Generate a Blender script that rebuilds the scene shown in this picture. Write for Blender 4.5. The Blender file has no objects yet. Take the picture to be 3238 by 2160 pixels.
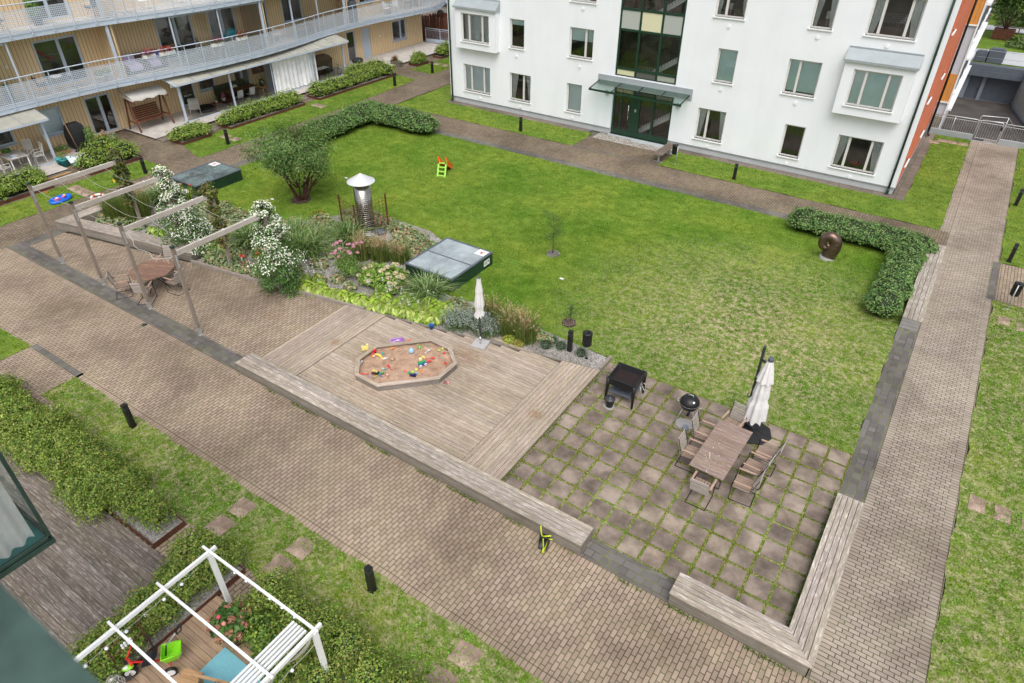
import bpy, bmesh, math, random
import numpy as np
from mathutils import Vector, Matrix
random.seed(7); rng = np.random.default_rng(7)
S = bpy.context.scene
C = S.collection
PI = math.pi
rad = math.radians

# ------------------------------------------------------------------ materials
def nt(name):
    m = bpy.data.materials.new(name); m.use_nodes = True
    n = m.node_tree; n.nodes.clear()
    out = n.nodes.new('ShaderNodeOutputMaterial')
    return m, n, out
def nd(n, t, **kw):
    x = n.nodes.new(t)
    for k, v in kw.items():
        if k.startswith('_'): setattr(x, k[1:], v)
        else: x.inputs[k.replace('__', ' ')].default_value = v
    return x
def c4(c, f=1.0): return (min(c[0]*f, 1), min(c[1]*f, 1), min(c[2]*f, 1), 1)
def mixc(n, a, b, fac, mode='MIX'):
    m = n.nodes.new('ShaderNodeMix'); m.data_type = 'RGBA'; m.blend_type = mode
    for sock, v in ((m.inputs[0], fac), (m.inputs[6], a), (m.inputs[7], b)):
        if hasattr(v, 'links'): n.links.new(v, sock)
        else: sock.default_value = v
    return m.outputs[2]
def ramp(n, fac, stops):
    r = n.nodes.new('ShaderNodeValToRGB')
    while len(r.color_ramp.elements) < len(stops): r.color_ramp.elements.new(0.5)
    for e, (p, c) in zip(r.color_ramp.elements, stops):
        e.position = p; e.color = c if len(c) == 4 else c4(c)
    n.links.new(fac, r.inputs[0]); return r.outputs[0]
def noise(n, vec, scale, detail=3, rough=.6):
    x = nd(n, 'ShaderNodeTexNoise', Scale=scale, Detail=detail, Roughness=rough)
    if vec is not None: n.links.new(vec, x.inputs['Vector'])
    return x.outputs['Fac']
def coords(n, kind='Object'):
    return n.nodes.new('ShaderNodeTexCoord').outputs[kind]
def mapv(n, vec, scale=(1, 1, 1), rot=(0, 0, 0)):
    m = n.nodes.new('ShaderNodeMapping'); m.inputs['Scale'].default_value = scale; m.inputs['Rotation'].default_value = rot
    n.links.new(vec, m.inputs['Vector']); return m.outputs[0]
def bumpn(n, h, strength, dist=.01):
    b = nd(n, 'ShaderNodeBump', Strength=strength, Distance=dist); n.links.new(h, b.inputs['Height']); return b.outputs[0]
def princ(n, out, col, rough=.7, metal=0., normal=None, spec=.4):
    p = nd(n, 'ShaderNodeBsdfPrincipled', Roughness=rough if not hasattr(rough, 'links') else .5, Metallic=metal)
    p.inputs['Specular IOR Level'].default_value = spec
    if hasattr(col, 'links'): n.links.new(col, p.inputs['Base Color'])
    else: p.inputs['Base Color'].default_value = c4(col)
    if hasattr(rough, 'links'): n.links.new(rough, p.inputs['Roughness'])
    if normal is not None: n.links.new(normal, p.inputs['Normal'])
    n.links.new(p.outputs[0], out.inputs[0]); return p
M = {}
def plain(name, col, rough=.6, metal=0., var=.12, scale=6., bump=0., spec=.4, tint=False):
    m, n, out = nt(name); co = coords(n)
    f = noise(n, co, scale, 4)
    c = ramp(n, f, [(.3, c4(col, 1-var)), (.7, c4(col, 1+var))])
    if tint:
        a = n.nodes.new('ShaderNodeAttribute'); a.attribute_name = 'Col'
        c = mixc(n, c, a.outputs['Color'], 1.0, 'MULTIPLY')
    nm = bumpn(n, noise(n, co, scale*14, 3), bump, .01) if bump else None
    princ(n, out, c, rough, metal, nm, spec); M[name] = m; return m
def wood(name, cols, light, rough=.85, worn=.45, big=.5):
    m, n, out = nt(name); uv = coords(n, 'UV'); ob = coords(n)
    g = noise(n, mapv(n, uv, (.9, 13, 1)), 2.2, 6, .75)
    c = ramp(n, g, [(.28, c4(cols[0])), (.5, c4(cols[1])), (.72, c4(cols[2]))])
    w = noise(n, mapv(n, uv, (2.0, 14, 1)), 1.6, 6, .75)
    wf = ramp(n, w, [(.50, (0, 0, 0, 1)), (.66, (worn, worn, worn, 1))])
    c = mixc(n, c, c4(light), wf)
    b = noise(n, ob, big, 4)
    bf = ramp(n, b, [(.35, (.78, .76, .72, 1)), (.65, (1.08, 1.06, 1.04, 1))])
    c = mixc(n, c, bf, 1.0, 'MULTIPLY')
    a = n.nodes.new('ShaderNodeAttribute'); a.attribute_name = 'Col'
    c = mixc(n, c, a.outputs['Color'], 1.0, 'MULTIPLY')
    k = noise(n, mapv(n, uv, (6, 7, 1)), 1.3, 2)
    kf = ramp(n, k, [(.74, (1, 1, 1, 1)), (.80, (.5, .45, .4, 1))])
    c = mixc(n, c, kf, 1.0, 'MULTIPLY')
    princ(n, out, c, rough, 0, bumpn(n, g, .35, .004), .25); M[name] = m; return m
wood('deck_wood', ((.24, .195, .155), (.39, .325, .262), (.49, .415, .34)), (.64, .58, .51), worn=.7, big=.35)
wood('bench_wood', ((.22, .19, .16), (.35, .31, .27), (.46, .42, .37)), (.72, .68, .64), worn=.85)
wood('old_wood', ((.085, .072, .06), (.16, .136, .115), (.24, .205, .178)), (.44, .41, .38), worn=.8)
wood('brown_deck', ((.22, .15, .10), (.38, .27, .185), (.48, .36, .26)), (.55, .46, .38), worn=.3)
wood('grey_beam', ((.38, .345, .31), (.52, .48, .44), (.62, .58, .54)), (.72, .7, .66), worn=.3)
wood('post_wood', ((.14, .11, .085), (.26, .215, .18), (.36, .31, .27)), (.42, .39, .36), worn=.2)
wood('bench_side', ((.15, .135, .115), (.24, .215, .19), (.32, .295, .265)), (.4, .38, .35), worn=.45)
wood('teak', ((.22, .145, .11), (.33, .24, .19), (.43, .34, .28)), (.58, .53, .49), worn=.6)
wood('teak_grey', ((.3, .27, .24), (.42, .38, .35), (.5, .47, .44)), (.62, .6, .58), worn=.4)
wood('red_wood', ((.09, .03, .018), (.15, .055, .032), (.2, .085, .05)), (.22, .1, .06), worn=.1)
wood('light_wood', ((.34, .2, .1), (.45, .28, .15), (.55, .36, .21)), (.6, .45, .3), worn=.1)

def foliage(name, rough=.55, trans=.35):
    m, n, out = nt(name)
    a = n.nodes.new('ShaderNodeAttribute'); a.attribute_name = 'Col'
    d = nd(n, 'ShaderNodeBsdfPrincipled', Roughness=rough); d.inputs['Specular IOR Level'].default_value = .35
    n.links.new(a.outputs['Color'], d.inputs['Base Color'])
    t = nd(n, 'ShaderNodeBsdfTranslucent')
    tc = mixc(n, a.outputs['Color'], (1.0, 1.1, .5, 1), 1.0, 'MULTIPLY'); n.links.new(tc, t.inputs[0])
    mx = nd(n, 'ShaderNodeMixShader', Fac=trans); n.links.new(d.outputs[0], mx.inputs[1]); n.links.new(t.outputs[0], mx.inputs[2])
    n.links.new(mx.outputs[0], out.inputs[0]); M[name] = m; return m
foliage('leaf'); foliage('leaf_gloss', .38, .25); foliage('petal', .7, .2)
def tinted(name, rough=.5, metal=0., spec=.4):
    m, n, out = nt(name)
    a = n.nodes.new('ShaderNodeAttribute'); a.attribute_name = 'Col'
    princ(n, out, a.outputs['Color'], rough, metal, None, spec); M[name] = m
tinted('plastic', .35); tinted('cloth', .9, 0, .1)

def bricks(name, swap, w, h, c1, c2, mortar_c, moss, mort=.007, off=.5, freq=2, stain=1., sq=1.0, damp=.62):
    m, n, out = nt(name); co = coords(n)
    sx = n.nodes.new('ShaderNodeSeparateXYZ'); n.links.new(co, sx.inputs[0])
    cx = n.nodes.new('ShaderNodeCombineXYZ')
    n.links.new(sx.outputs[1 if swap else 0], cx.inputs[0]); n.links.new(sx.outputs[0 if swap else 1], cx.inputs[1])
    b = n.nodes.new('ShaderNodeTexBrick'); b.offset = off; b.offset_frequency = freq; b.squash = sq; b.squash_frequency = 3
    for k, v in (('Scale', 1.0), ('Brick Width', w), ('Row Height', h), ('Mortar Size', mort), ('Mortar Smooth', .3), ('Bias', 0.0)): b.inputs[k].default_value = v
    b.inputs['Color1'].default_value = c4(c1); b.inputs['Color2'].default_value = c4(c2)
    n.links.new(cx.outputs[0], b.inputs['Vector'])
    mo = noise(n, co, 1.1, 4)
    mc = ramp(n, mo, [(.42, c4(mortar_c)), (.6, c4(moss))]); n.links.new(mc, b.inputs['Mortar'])
    st = noise(n, co, .28, 6, .62)
    sf = ramp(n, st, [(.36, (damp, damp*.965, damp*.92, 1)), (.52, (.92, .91, .9, 1)), (.68, (1.12, 1.1, 1.07, 1))])
    c = mixc(n, b.outputs['Color'], sf, stain, 'MULTIPLY')
    fine = ramp(n, noise(n, co, 60, 2), [(.3, (.88, .88, .88, 1)), (.7, (1.1, 1.1, 1.1, 1))])
    c = mixc(n, c, fine, 1., 'MULTIPLY')
    sp = ramp(n, noise(n, co, 9, 2, .4), [(.71, (0, 0, 0, 1)), (.78, (.35, .35, .35, 1))])
    c = mixc(n, c, c4(moss, 1.2), sp)
    inv = nd(n, 'ShaderNodeMath', _operation='SUBTRACT'); inv.inputs[0].default_value = 1; n.links.new(b.outputs['Fac'], inv.inputs[1])
    princ(n, out, c, .8, 0, bumpn(n, inv.outputs[0], .6, .006), .3); M[name] = m
BR1, BR2, MO, MS = (.405, .315, .242), (.305, .234, .178), (.085, .068, .045), (.11, .12, .04)
bricks('pave_y', True, .212, .107, BR1, BR2, MO, MS, .011)
bricks('pave_x', False, .212, .107, (.405, .345, .29), (.315, .265, .22), MO, MS, .011)
bricks('pave_far', True, .212, .107, (.27, .205, .152), (.19, .145, .105), (.055, .045, .032), (.10, .11, .045), .012, damp=.6)
bricks('pave_left', False, .212, .107, (.285, .22, .165), (.2, .152, .112), (.055, .045, .032), (.10, .11, .045), .012, damp=.6)
bricks('soldier_x', False, .107, .212, BR1, BR2, MO, MS, .011, 0.0)
bricks('soldier_y', True, .107, .212, (.405, .345, .29), (.315, .265, .22), MO, MS, .011, 0.0)
bricks('dark_pave_x', False, .42, .2, (.12, .11, .105), (.18, .165, .16), (.08, .075, .05), (.19, .22, .06), .012, .37, 2, .9, .5)
bricks('dark_pave_y', True, .42, .2, (.12, .11, .105), (.18, .165, .16), (.08, .075, .05), (.19, .22, .06), .012, .37, 2, .9, .5)
bricks('cobble', False, .14, .1, (.72, .70, .68), (.42, .34, .3), (.13, .11, .09), (.16, .15, .1), .012)
bricks('edge_stone', False, .5, .5, (.17, .14, .115), (.23, .19, .16), (.07, .065, .05), (.1, .12, .04), .012, 0)

def grassmat(name, worn=False, geo=False, amt=.3):
    m, n, out = nt(name); co = coords(n)
    big = noise(n, co, .32, 4, .55); mid = noise(n, co, 2.2, 4, .65); fin = noise(n, co, 26, 3, .7)
    c = ramp(n, mid, [(.3, (.09, .165, .015)), (.5, (.13, .218, .023)), (.72, (.198, .285, .042))])
    b = ramp(n, big, [(.35, (.70, .84, .6, 1)), (.5, (1, 1, 1, 1)), (.68, (1.3, 1.12, 1.15, 1))])
    c = mixc(n, c, b, 1., 'MULTIPLY')
    f = ramp(n, fin, [(.3, (.5, .55, .45, 1)), (.6, (1.15, 1.12, 1.1, 1))])
    c = mixc(n, c, f, 1., 'MULTIPLY')
    # straw coloured thin turf
    dry = ramp(n, noise(n, co, 5.0, 7, .82), [(.45, (0, 0, 0, 1)), (.585, (1, 1, 1, 1))])
    if worn:
        sx = n.nodes.new('ShaderNodeSeparateXYZ'); n.links.new(co, sx.inputs[0])
        # worn zone round (-2.8, 20): distance falloff
        v = nd(n, 'ShaderNodeVectorMath', _operation='DISTANCE'); n.links.new(co, v.inputs[0]); v.inputs[1].default_value = (-3.6, 19.8, 0)
        wz = nd(n, 'ShaderNodeMapRange'); wz.inputs[1].default_value = 1.0; wz.inputs[2].default_value = 7.5; wz.inputs[3].default_value = 1.; wz.inputs[4].default_value = .04
        n.links.new(v.outputs['Value'], wz.inputs[0])
        fac = nd(n, 'ShaderNodeMath', _operation='MULTIPLY'); n.links.new(dry, fac.inputs[0]); n.links.new(wz.outputs[0], fac.inputs[1]); fac = fac.outputs[0]
    else:
        v = nd(n, 'ShaderNodeMath', _operation='MULTIPLY'); n.links.new(dry, v.inputs[0]); v.inputs[1].default_value = amt; fac = v.outputs[0]
    dc = ramp(n, noise(n, co, 12, 3), [(.35, (.36, .29, .17)), (.65, (.58, .49, .33))])
    if geo: dc = ramp(n, noise(n, co, 12, 3), [(.35, (.30, .27, .10)), (.65, (.48, .43, .22))])
    c = mixc(n, c, dc, fac)
    if geo:
        d = nd(n, 'ShaderNodeBsdfDiffuse'); n.links.new(c, d.inputs[0]); t = nd(n, 'ShaderNodeBsdfTranslucent'); n.links.new(c, t.inputs[0])
        mx = nd(n, 'ShaderNodeMixShader', Fac=.35); n.links.new(d.outputs[0], mx.inputs[1]); n.links.new(t.outputs[0], mx.inputs[2]); n.links.new(mx.outputs[0], out.inputs[0])
    else:
        princ(n, out, c, .95, 0, bumpn(n, fin, 1.0, .03), .1)
    M[name] = m
grassmat('turf', amt=.10); grassmat('turf_dry', amt=.62); grassmat('blade_dry', False, True, .3); grassmat('turf_worn', True); grassmat('blade', False, True, .12); grassmat('blade_worn', True, True)

def gravelm():
    m, n, out = nt('gravel'); co = coords(n)
    v = nd(n, 'ShaderNodeTexVoronoi', Scale=42); n.links.new(co, v.inputs['Vector'])
    c = ramp(n, v.outputs['Color'], [(.1, (.16, .145, .13)), (.5, (.34, .32, .30)), (.9, (.55, .52, .50))])
    p = ramp(n, noise(n, co, .9, 4), [(.35, (.6, .58, .52, 1)), (.6, (1, 1, 1, 1))])
    c = mixc(n, c, p, 1., 'MULTIPLY')
    princ(n, out, c, .9, 0, bumpn(n, v.outputs['Distance'], .8, .01), .2); M['gravel'] = m
gravelm()
def sandm():
    m, n, out = nt('sand'); co = coords(n)
    f = noise(n, co, 5, 6, .65)
    c = ramp(n, f, [(.3, (.30, .185, .125)), (.55, (.45, .30, .21)), (.75, (.55, .39, .29))])
    princ(n, out, c, .95, 0, bumpn(n, noise(n, co, 9, 6, .7), 1., .04), .1); M['sand'] = m
sandm()
def slabm():
    m, n, out = nt('slab'); co = coords(n)
    a = n.nodes.new('ShaderNodeAttribute'); a.attribute_name = 'Col'
    f = noise(n, co, 1.6, 5, .6)
    c = ramp(n, f, [(.3, (.11, .088, .072)), (.47, (.2, .16, .13)), (.66, (.33, .27, .22))])
    c = mixc(n, c, a.outputs['Color'], 1., 'MULTIPLY')
    g = ramp(n, noise(n, co, 70, 2), [(.3, (.86, .86, .86, 1)), (.7, (1.12, 1.12, 1.12, 1))])
    c = mixc(n, c, g, 1., 'MULTIPLY')
    s = ramp(n, noise(n, co, 30, 1, .3), [(.79, (0, 0, 0, 1)), (.83, (.6, .6, .6, 1))])
    c = mixc(n, c, (.55, .52, .48, 1), s)
    princ(n, out, c, .85, 0, bumpn(n, f, .2, .01), .25); M['slab'] = m
slabm()
def render_wall():
    m, n, out = nt('white_render'); co = coords(n)
    c = ramp(n, noise(n, co, .6, 4), [(.3, (.755, .775, .80)), (.7, (.80, .82, .84))])
    sk = ramp(n, noise(n, mapv(n, co, (1.2, 1.2, .16)), 1.3, 4, .6), [(.36, (.972, .97, .965, 1)), (.56, (1, 1, 1, 1))]); c = mixc(n, c, sk, 1., 'MULTIPLY')
    sx = n.nodes.new('ShaderNodeSeparateXYZ'); n.links.new(co, sx.inputs[0]); sp = nd(n, 'ShaderNodeMapRange'); sp.inputs[1].default_value = .3; sp.inputs[2].default_value = .95; n.links.new(sx.outputs[2], sp.inputs[0])
    ad = nd(n, 'ShaderNodeMath', _operation='ADD'); n.links.new(sp.outputs[0], ad.inputs[0]); n.links.new(noise(n, mapv(n, co, (1, 1, .4)), 3, 4), ad.inputs[1])
    sd_ = ramp(n, ad.outputs[0], [(.42, (.92, .915, .895, 1)), (.75, (1, 1, 1, 1))]); c = mixc(n, c, sd_, 1., 'MULTIPLY')
    princ(n, out, c, .85, 0, bumpn(n, noise(n, co, 90, 3), .12, .004), .2); M['white_render'] = m
render_wall()
def boards():
    m, n, out = nt('yellow_boards'); co = coords(n)
    sx = n.nodes.new('ShaderNodeSeparateXYZ'); n.links.new(co, sx.inputs[0])
    ad = nd(n, 'ShaderNodeMath', _operation='ADD'); n.links.new(sx.outputs[0], ad.inputs[0]); n.links.new(sx.outputs[1], ad.inputs[1])
    mu = nd(n, 'ShaderNodeMath', _operation='MULTIPLY'); n.links.new(ad.outputs[0], mu.inputs[0]); mu.inputs[1].default_value = 1/.19
    fr = nd(n, 'ShaderNodeMath', _operation='FRACT'); n.links.new(mu.outputs[0], fr.inputs[0])
    g = ramp(n, fr.outputs[0], [(.0, (.28, .26, .22, 1)), (.09, (.34, .31, .26, 1)), (.13, (1, 1, 1, 1)), (.97, (1, 1, 1, 1))])
    c = ramp(n, noise(n, mapv(n, co, (4, 4, .5)), 2, 3), [(.3, (.68, .50, .29)), (.7, (.78, .59, .36))])
    c = mixc(n, c, g, 1., 'MULTIPLY')
    princ(n, out, c, .75, 0, bumpn(n, g, .5, .01), .25); M['yellow_boards'] = m
boards()
def glass(name, tint=(.8, .9, .88), refl=.9, alpha=.8, rough=.0):
    m, n, out = nt(name)
    t = nd(n, 'ShaderNodeBsdfTransparent'); t.inputs[0].default_value = c4(tint)
    g = nd(n, 'ShaderNodeBsdfGlossy', Roughness=rough); g.inputs[0].default_value = (1, 1, 1, 1)
    fr = nd(n, 'ShaderNodeFresnel', IOR=1.55)
    ml = nd(n, 'ShaderNodeMath', _operation='MULTIPLY'); n.links.new(fr.outputs[0], ml.inputs[0]); ml.inputs[1].default_value = refl
    mx = nd(n, 'ShaderNodeMixShader'); n.links.new(ml.outputs[0], mx.inputs[0]); n.links.new(t.outputs[0], mx.inputs[1]); n.links.new(g.outputs[0], mx.inputs[2])
    n.links.new(mx.outputs[0], out.inputs[0]); M[name] = m
glass('window_glass', (.93, .97, .96), 2.2); glass('clear_glass', (.98, .99, .98), .9); glass('green_glass', (.6, .78, .74), 1.2)
def dusty(nm, dc, lo, hi):
    m, n, out = nt(nm); co = coords(n)
    t = nd(n, 'ShaderNodeBsdfTransparent'); t.inputs[0].default_value = (.8, .9, .9, 1); d = nd(n, 'ShaderNodeBsdfDiffuse'); d.inputs[0].default_value = (*dc, 1)
    f = ramp(n, noise(n, co, 1.3, 5, .6), [(.3, (lo, lo, lo, 1)), (.65, (hi, hi, hi, 1))])
    mx = nd(n, 'ShaderNodeMixShader'); n.links.new(f, mx.inputs[0]); n.links.new(t.outputs[0], mx.inputs[1]); n.links.new(d.outputs[0], mx.inputs[2])
    g = nd(n, 'ShaderNodeBsdfGlossy', Roughness=.05); fr = nd(n, 'ShaderNodeFresnel', IOR=1.6); m2 = nd(n, 'ShaderNodeMixShader'); n.links.new(fr.outputs[0], m2.inputs[0]); n.links.new(mx.outputs[0], m2.inputs[1]); n.links.new(g.outputs[0], m2.inputs[2])
    n.links.new(m2.outputs[0], out.inputs[0]); M[nm] = m
dusty('dusty_glass', (.47, .54, .56), .45, .8); dusty('dusty_dark', (.42, .55, .55), .08, .45)
def meshpanel():
    m, n, out = nt('perforated'); uv = coords(n, 'UV')
    rot = mapv(n, uv, (1, 1, 1), (0, 0, rad(45)))
    ch = nd(n, 'ShaderNodeTexChecker', Scale=17); n.links.new(rot, ch.inputs[0])
    p = nd(n, 'ShaderNodeBsdfPrincipled', Roughness=.5); p.inputs['Base Color'].default_value = (.66, .73, .82, 1)
    t = nd(n, 'ShaderNodeBsdfTransparent')
    mr = nd(n, 'ShaderNodeMapRange'); mr.inputs[3].default_value = .74; mr.inputs[4].default_value = .22; n.links.new(ch.outputs['Fac'], mr.inputs[0])
    mx = nd(n, 'ShaderNodeMixShader'); n.links.new(mr.outputs[0], mx.inputs[0]); n.links.new(t.outputs[0], mx.inputs[1]); n.links.new(p.outputs[0], mx.inputs[2])
    n.links.new(mx.outputs[0], out.inputs[0]); M['perforated'] = m
meshpanel()
def translucent(name, col, tr=.5, alpha=1.):
    m, n, out = nt(name); co = coords(n)
    c = ramp(n, noise(n, mapv(n, co, (1, 1, 1)), 1.5, 5), [(.35, c4(col, .8)), (.65, c4(col))])
    d = nd(n, 'ShaderNodeBsdfDiffuse'); n.links.new(c, d.inputs[0]); t = nd(n, 'ShaderNodeBsdfTranslucent'); n.links.new(c, t.inputs[0])
    mx = nd(n, 'ShaderNodeMixShader', Fac=tr); n.links.new(d.outputs[0], mx.inputs[1]); n.links.new(t.outputs[0], mx.inputs[2]); n.links.new(mx.outputs[0], out.inputs[0]); M[name] = m
translucent('curtain', (.96, .98, .97), .12); translucent('canopy_sheet', (.62, .61, .53), .4); translucent('white_cloth', (.8, .78, .72), .3)
plain('blue_steel', (.50, .57, .66), .5, 0, .06, 3); plain('blue_frame', (.45, .52, .60), .45, 0, .05, 3)
plain('white_metal', (.72, .73, .73), .4, 0, .04); plain('galv', (.5, .52, .53), .4, .6, .08, 8); plain('zinc', (.34, .375, .39), .5, .2, .07, 2)
plain('window_paint', (.6, .58, .55), .5, 0, .04); plain('white_paint', (.82, .82, .81), .45, 0, .04)
plain('dark_green', (.014, .042, .024), .35, 0, .15, 3); plain('black_metal', (.012, .012, .013), .4, 0, .2, 5, .1); plain('black_matte', (.016, .016, .018), .75, 0, .2, 6)
plain('chrome', (.75, .75, .75), .12, 1.0, .05); plain('steel_brushed', (.62, .6, .57), .2, 1.0, .1, 4)
plain('steel_mid', (.36, .34, .31), .2, 1.0, .15, 5); plain('cap_metal', (.72, .73, .74), .35, .35, .05, 4); plain('rust', (.12, .045, .025), .85, .2, .3, 5, .3); plain('stone', (.42, .41, .40), .8, 0, .15, 30, .4); plain('concrete', (.31, .3, .285), .85, 0, .12, 3, .2)
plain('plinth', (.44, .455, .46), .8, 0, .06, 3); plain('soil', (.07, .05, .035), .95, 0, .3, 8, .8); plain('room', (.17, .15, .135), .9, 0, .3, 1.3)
plain('room_floor', (.16, .11, .08), .6, 0, .3, 2); plain('blind', (.70, .84, .84), .8, 0, .05, 2); plain('blind_white', (.80, .86, .89), .8, 0, .04, 2)
plain('red_render', (.62, .17, .085), .8, 0, .08, 2); plain('orange_panel', (.68, .27, .05), .6, 0, .07, 1); plain('grey_panel', (.55, .54, .58), .7, 0, .05, 1)
plain('slate', (.09, .105, .125), .6, 0, .1, 2); plain('slate_light', (.2, .23, .27), .7, 0, .1, 2); plain('asphalt', (.07, .06, .055), .8, 0, .35, .8, .2)
plain('street', (.2, .14, .12), .8, 0, .12, 1); plain('bronze', (.15, .10, .078), .3, .8, .25, 3); plain('fabric_grey', (.66, .645, .63), .9, 0, .08, 9, .15)
plain('terrace', (.48, .44, .40), .85, 0, .15, 3, .1); plain('bark', (.075, .03, .02), .6, 0, .3, 10, .4); plain('bark_grey', (.13, .1, .07), .8, 0, .3, 10, .4)
plain('teal_rug', (.20, .48, .56), .95, 0, .1, 40, .3); plain('wicker', (.1, .06, .04), .8, 0, .3, 40, .5); plain('ground', (.12, .11, .08), .95, 0, .3, 1)
plain('green_frame', (.022, .05, .04), .4, 0, .3, 5); plain('teal_floor', (.02, .2, .19), .5, 0, .1, 5); plain('pole_dark', (.05, .052, .055), .4, .3, .1)
plain('sill_green', (.04, .075, .062), .6, 0, .35, 9); plain('paver_grey', (.27, .23, .2), .85, 0, .15, 4, .2); plain('rope', (.45, .43, .4), .8)
plain('water_glass', (.3, .36, .38), .4, 0, .25, 3)
# ------------------------------------------------------------------ mesh builder
class MB:
    def __init__(s): s.v = []; s.f = []; s.uv = []; s.col = []; s.smooth = []; s.tint = (1, 1, 1)
    def face(s, pts, uv=None, smooth=False):
        b = len(s.v); s.v += [tuple(p) for p in pts]; s.f.append(tuple(range(b, b+len(pts))))
        s.uv += list(uv) if uv else [(p[0], p[1]) for p in pts]
        s.col += [s.tint]*len(pts); s.smooth.append(smooth)
    def grid(s, rows, closed=False, smooth=True, cap=True):
        """rows: list of rings (lists of points); shared vertices for smooth shading"""
        b = len(s.v); n = len(rows[0])
        for i, r in enumerate(rows):
            for j, p in enumerate(r): s.v.append(tuple(p)); s.col.append(s.tint)
        for i in range(len(rows)-1):
            for j in range(n if closed else n-1):
                k = (j+1) % n
                s.f.append((b+i*n+j, b+i*n+k, b+(i+1)*n+k, b+(i+1)*n+j)); s.smooth.append(smooth)
                s.uv += [(i*.1, j*.1)]*4
        if cap and closed:
            for i in (0, len(rows)-1):
                idx = [b+i*n+j for j in range(n)]
                s.f.append(tuple(idx if i else idx[::-1])); s.smooth.append(False); s.uv += [(0, 0)]*n
    def prism(s, poly, z0, z1, ux=None, off=None, bottom=False):
        """poly: list of (x,y) ccw; ux: plank direction for the wood grain"""
        if ux is None: ux = (1, 0)
        l = math.hypot(*ux); ux = (ux[0]/l, ux[1]/l); o = off if off is not None else (random.random()*40, random.random()*40)
        def U(p, h=0): return (p[0]*ux[0]+p[1]*ux[1]+o[0], -p[0]*ux[1]+p[1]*ux[0]+o[1]+h)
        a = sum(poly[i][0]*poly[(i+1) % len(poly)][1]-poly[(i+1) % len(poly)][0]*poly[i][1] for i in range(len(poly)))
        if a < 0: poly = poly[::-1]
        s.face([(x, y, z1) for x, y in poly], [U(p) for p in poly])
        if bottom: s.face([(x, y, z0) for x, y in poly[::-1]], [U(p) for p in poly[::-1]])
        for i in range(len(poly)):
            p, q = poly[i], poly[(i+1) % len(poly)]
            s.face([(*p, z0), (*q, z0), (*q, z1), (*p, z1)], [U(p, z0), U(q, z0), U(q, z1), U(p, z1)])
    def box(s, x0, y0, z0, x1, y1, z1, grain=None):
        if x0 > x1: x0, x1 = x1, x0
        if y0 > y1: y0, y1 = y1, y0
        if z0 > z1: z0, z1 = z1, z0
        d = (x1-x0, y1-y0, z1-z0)
        g = grain if grain is not None else max(range(3), key=lambda i: d[i])
        o = (random.random()*40, random.random()*40)
        def U(p, a, b):
            if g == a: return (p[a]+o[0], p[b]+o[1])
            if g == b: return (p[b]+o[0], p[a]+o[1])
            return (p[a]*.3+o[0], p[b]+o[1])
        c = lambda i, j, k: ((x0, x1)[i], (y0, y1)[j], (z0, z1)[k])
        for idx, a, b in ((((0,0,0),(0,0,1),(0,1,1),(0,1,0)),1,2), (((1,0,0),(1,1,0),(1,1,1),(1,0,1)),1,2), (((0,0,0),(1,0,0),(1,0,1),(0,0,1)),0,2),
                          (((0,1,0),(0,1,1),(1,1,1),(1,1,0)),0,2), (((0,0,0),(0,1,0),(1,1,0),(1,0,0)),0,1), (((0,0,1),(1,0,1),(1,1,1),(0,1,1)),0,1)):
            P = [c(*q) for q in idx]; s.face(P, [U(q, a, b) for q in P])
    def beam(s, p, q, w, h, up=(0, 0, 1)):
        """rectangular bar from p to q, width w, height h"""
        p, q = Vector(p), Vector(q); d = (q-p); L = d.length; d.normalize(); up = Vector(up)
        if abs(d.dot(up)) > .98: up = Vector((0, 1, 0))
        a = d.cross(up).normalized(); b = a.cross(d).normalized()
        o = (random.random()*40, random.random()*40)
        def P(t, i, j): return p+d*t*L+a*i*w/2+b*j*h/2
        for (i0, j0, i1, j1) in ((-1,-1,1,-1), (1,-1,1,1), (1,1,-1,1), (-1,1,-1,-1)):
            k = abs(i0+j0)*.1
            s.face([P(0,i0,j0), P(0,i1,j1), P(1,i1,j1), P(1,i0,j0)][::-1], [(o[0], o[1]+w+i0*.05), (o[0], o[1]), (o[0]+L, o[1]), (o[0]+L, o[1]+w+i0*.05)][::-1])
        for t in (0, 1):
            r = [P(t,-1,-1), P(t,1,-1), P(t,1,1), P(t,-1,1)]; s.face(r if t == 0 else r[::-1], [(o[0], o[1])]*4)
    def tube(s, pts, r, n=8, cap=True):
        pts = [Vector(p) for p in pts]; rs = r if isinstance(r, (list, tuple)) else [r]*len(pts)
        rows = []; prev = None
        for i, p in enumerate(pts):
            d = (pts[min(i+1, len(pts)-1)]-pts[max(i-1, 0)]).normalized()
            if prev is None:
                u = Vector((0, 0, 1)) if abs(d.z) < .9 else Vector((1, 0, 0)); a = d.cross(u).normalized()
            else: a = (prev-d*prev.dot(d)).normalized()
            prev = a; b = d.cross(a)
            rows.append([p+(a*math.cos(2*PI*k/n)+b*math.sin(2*PI*k/n))*rs[i] for k in range(n)])
        s.grid(rows, True, True, cap)
    def cyl(s, x, y, z0, z1, r0, r1=None, n=20): s.tube([(x, y, z0), (x, y, z1)], [r0, r1 if r1 is not None else r0], n)
    def lathe(s, prof, c=(0, 0, 0), n=28, cap=False, smooth=True):
        s.grid([[(c[0]+r*math.cos(2*PI*k/n), c[1]+r*math.sin(2*PI*k/n), c[2]+z) for k in range(n)] for r, z in prof], True, smooth, cap)
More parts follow.
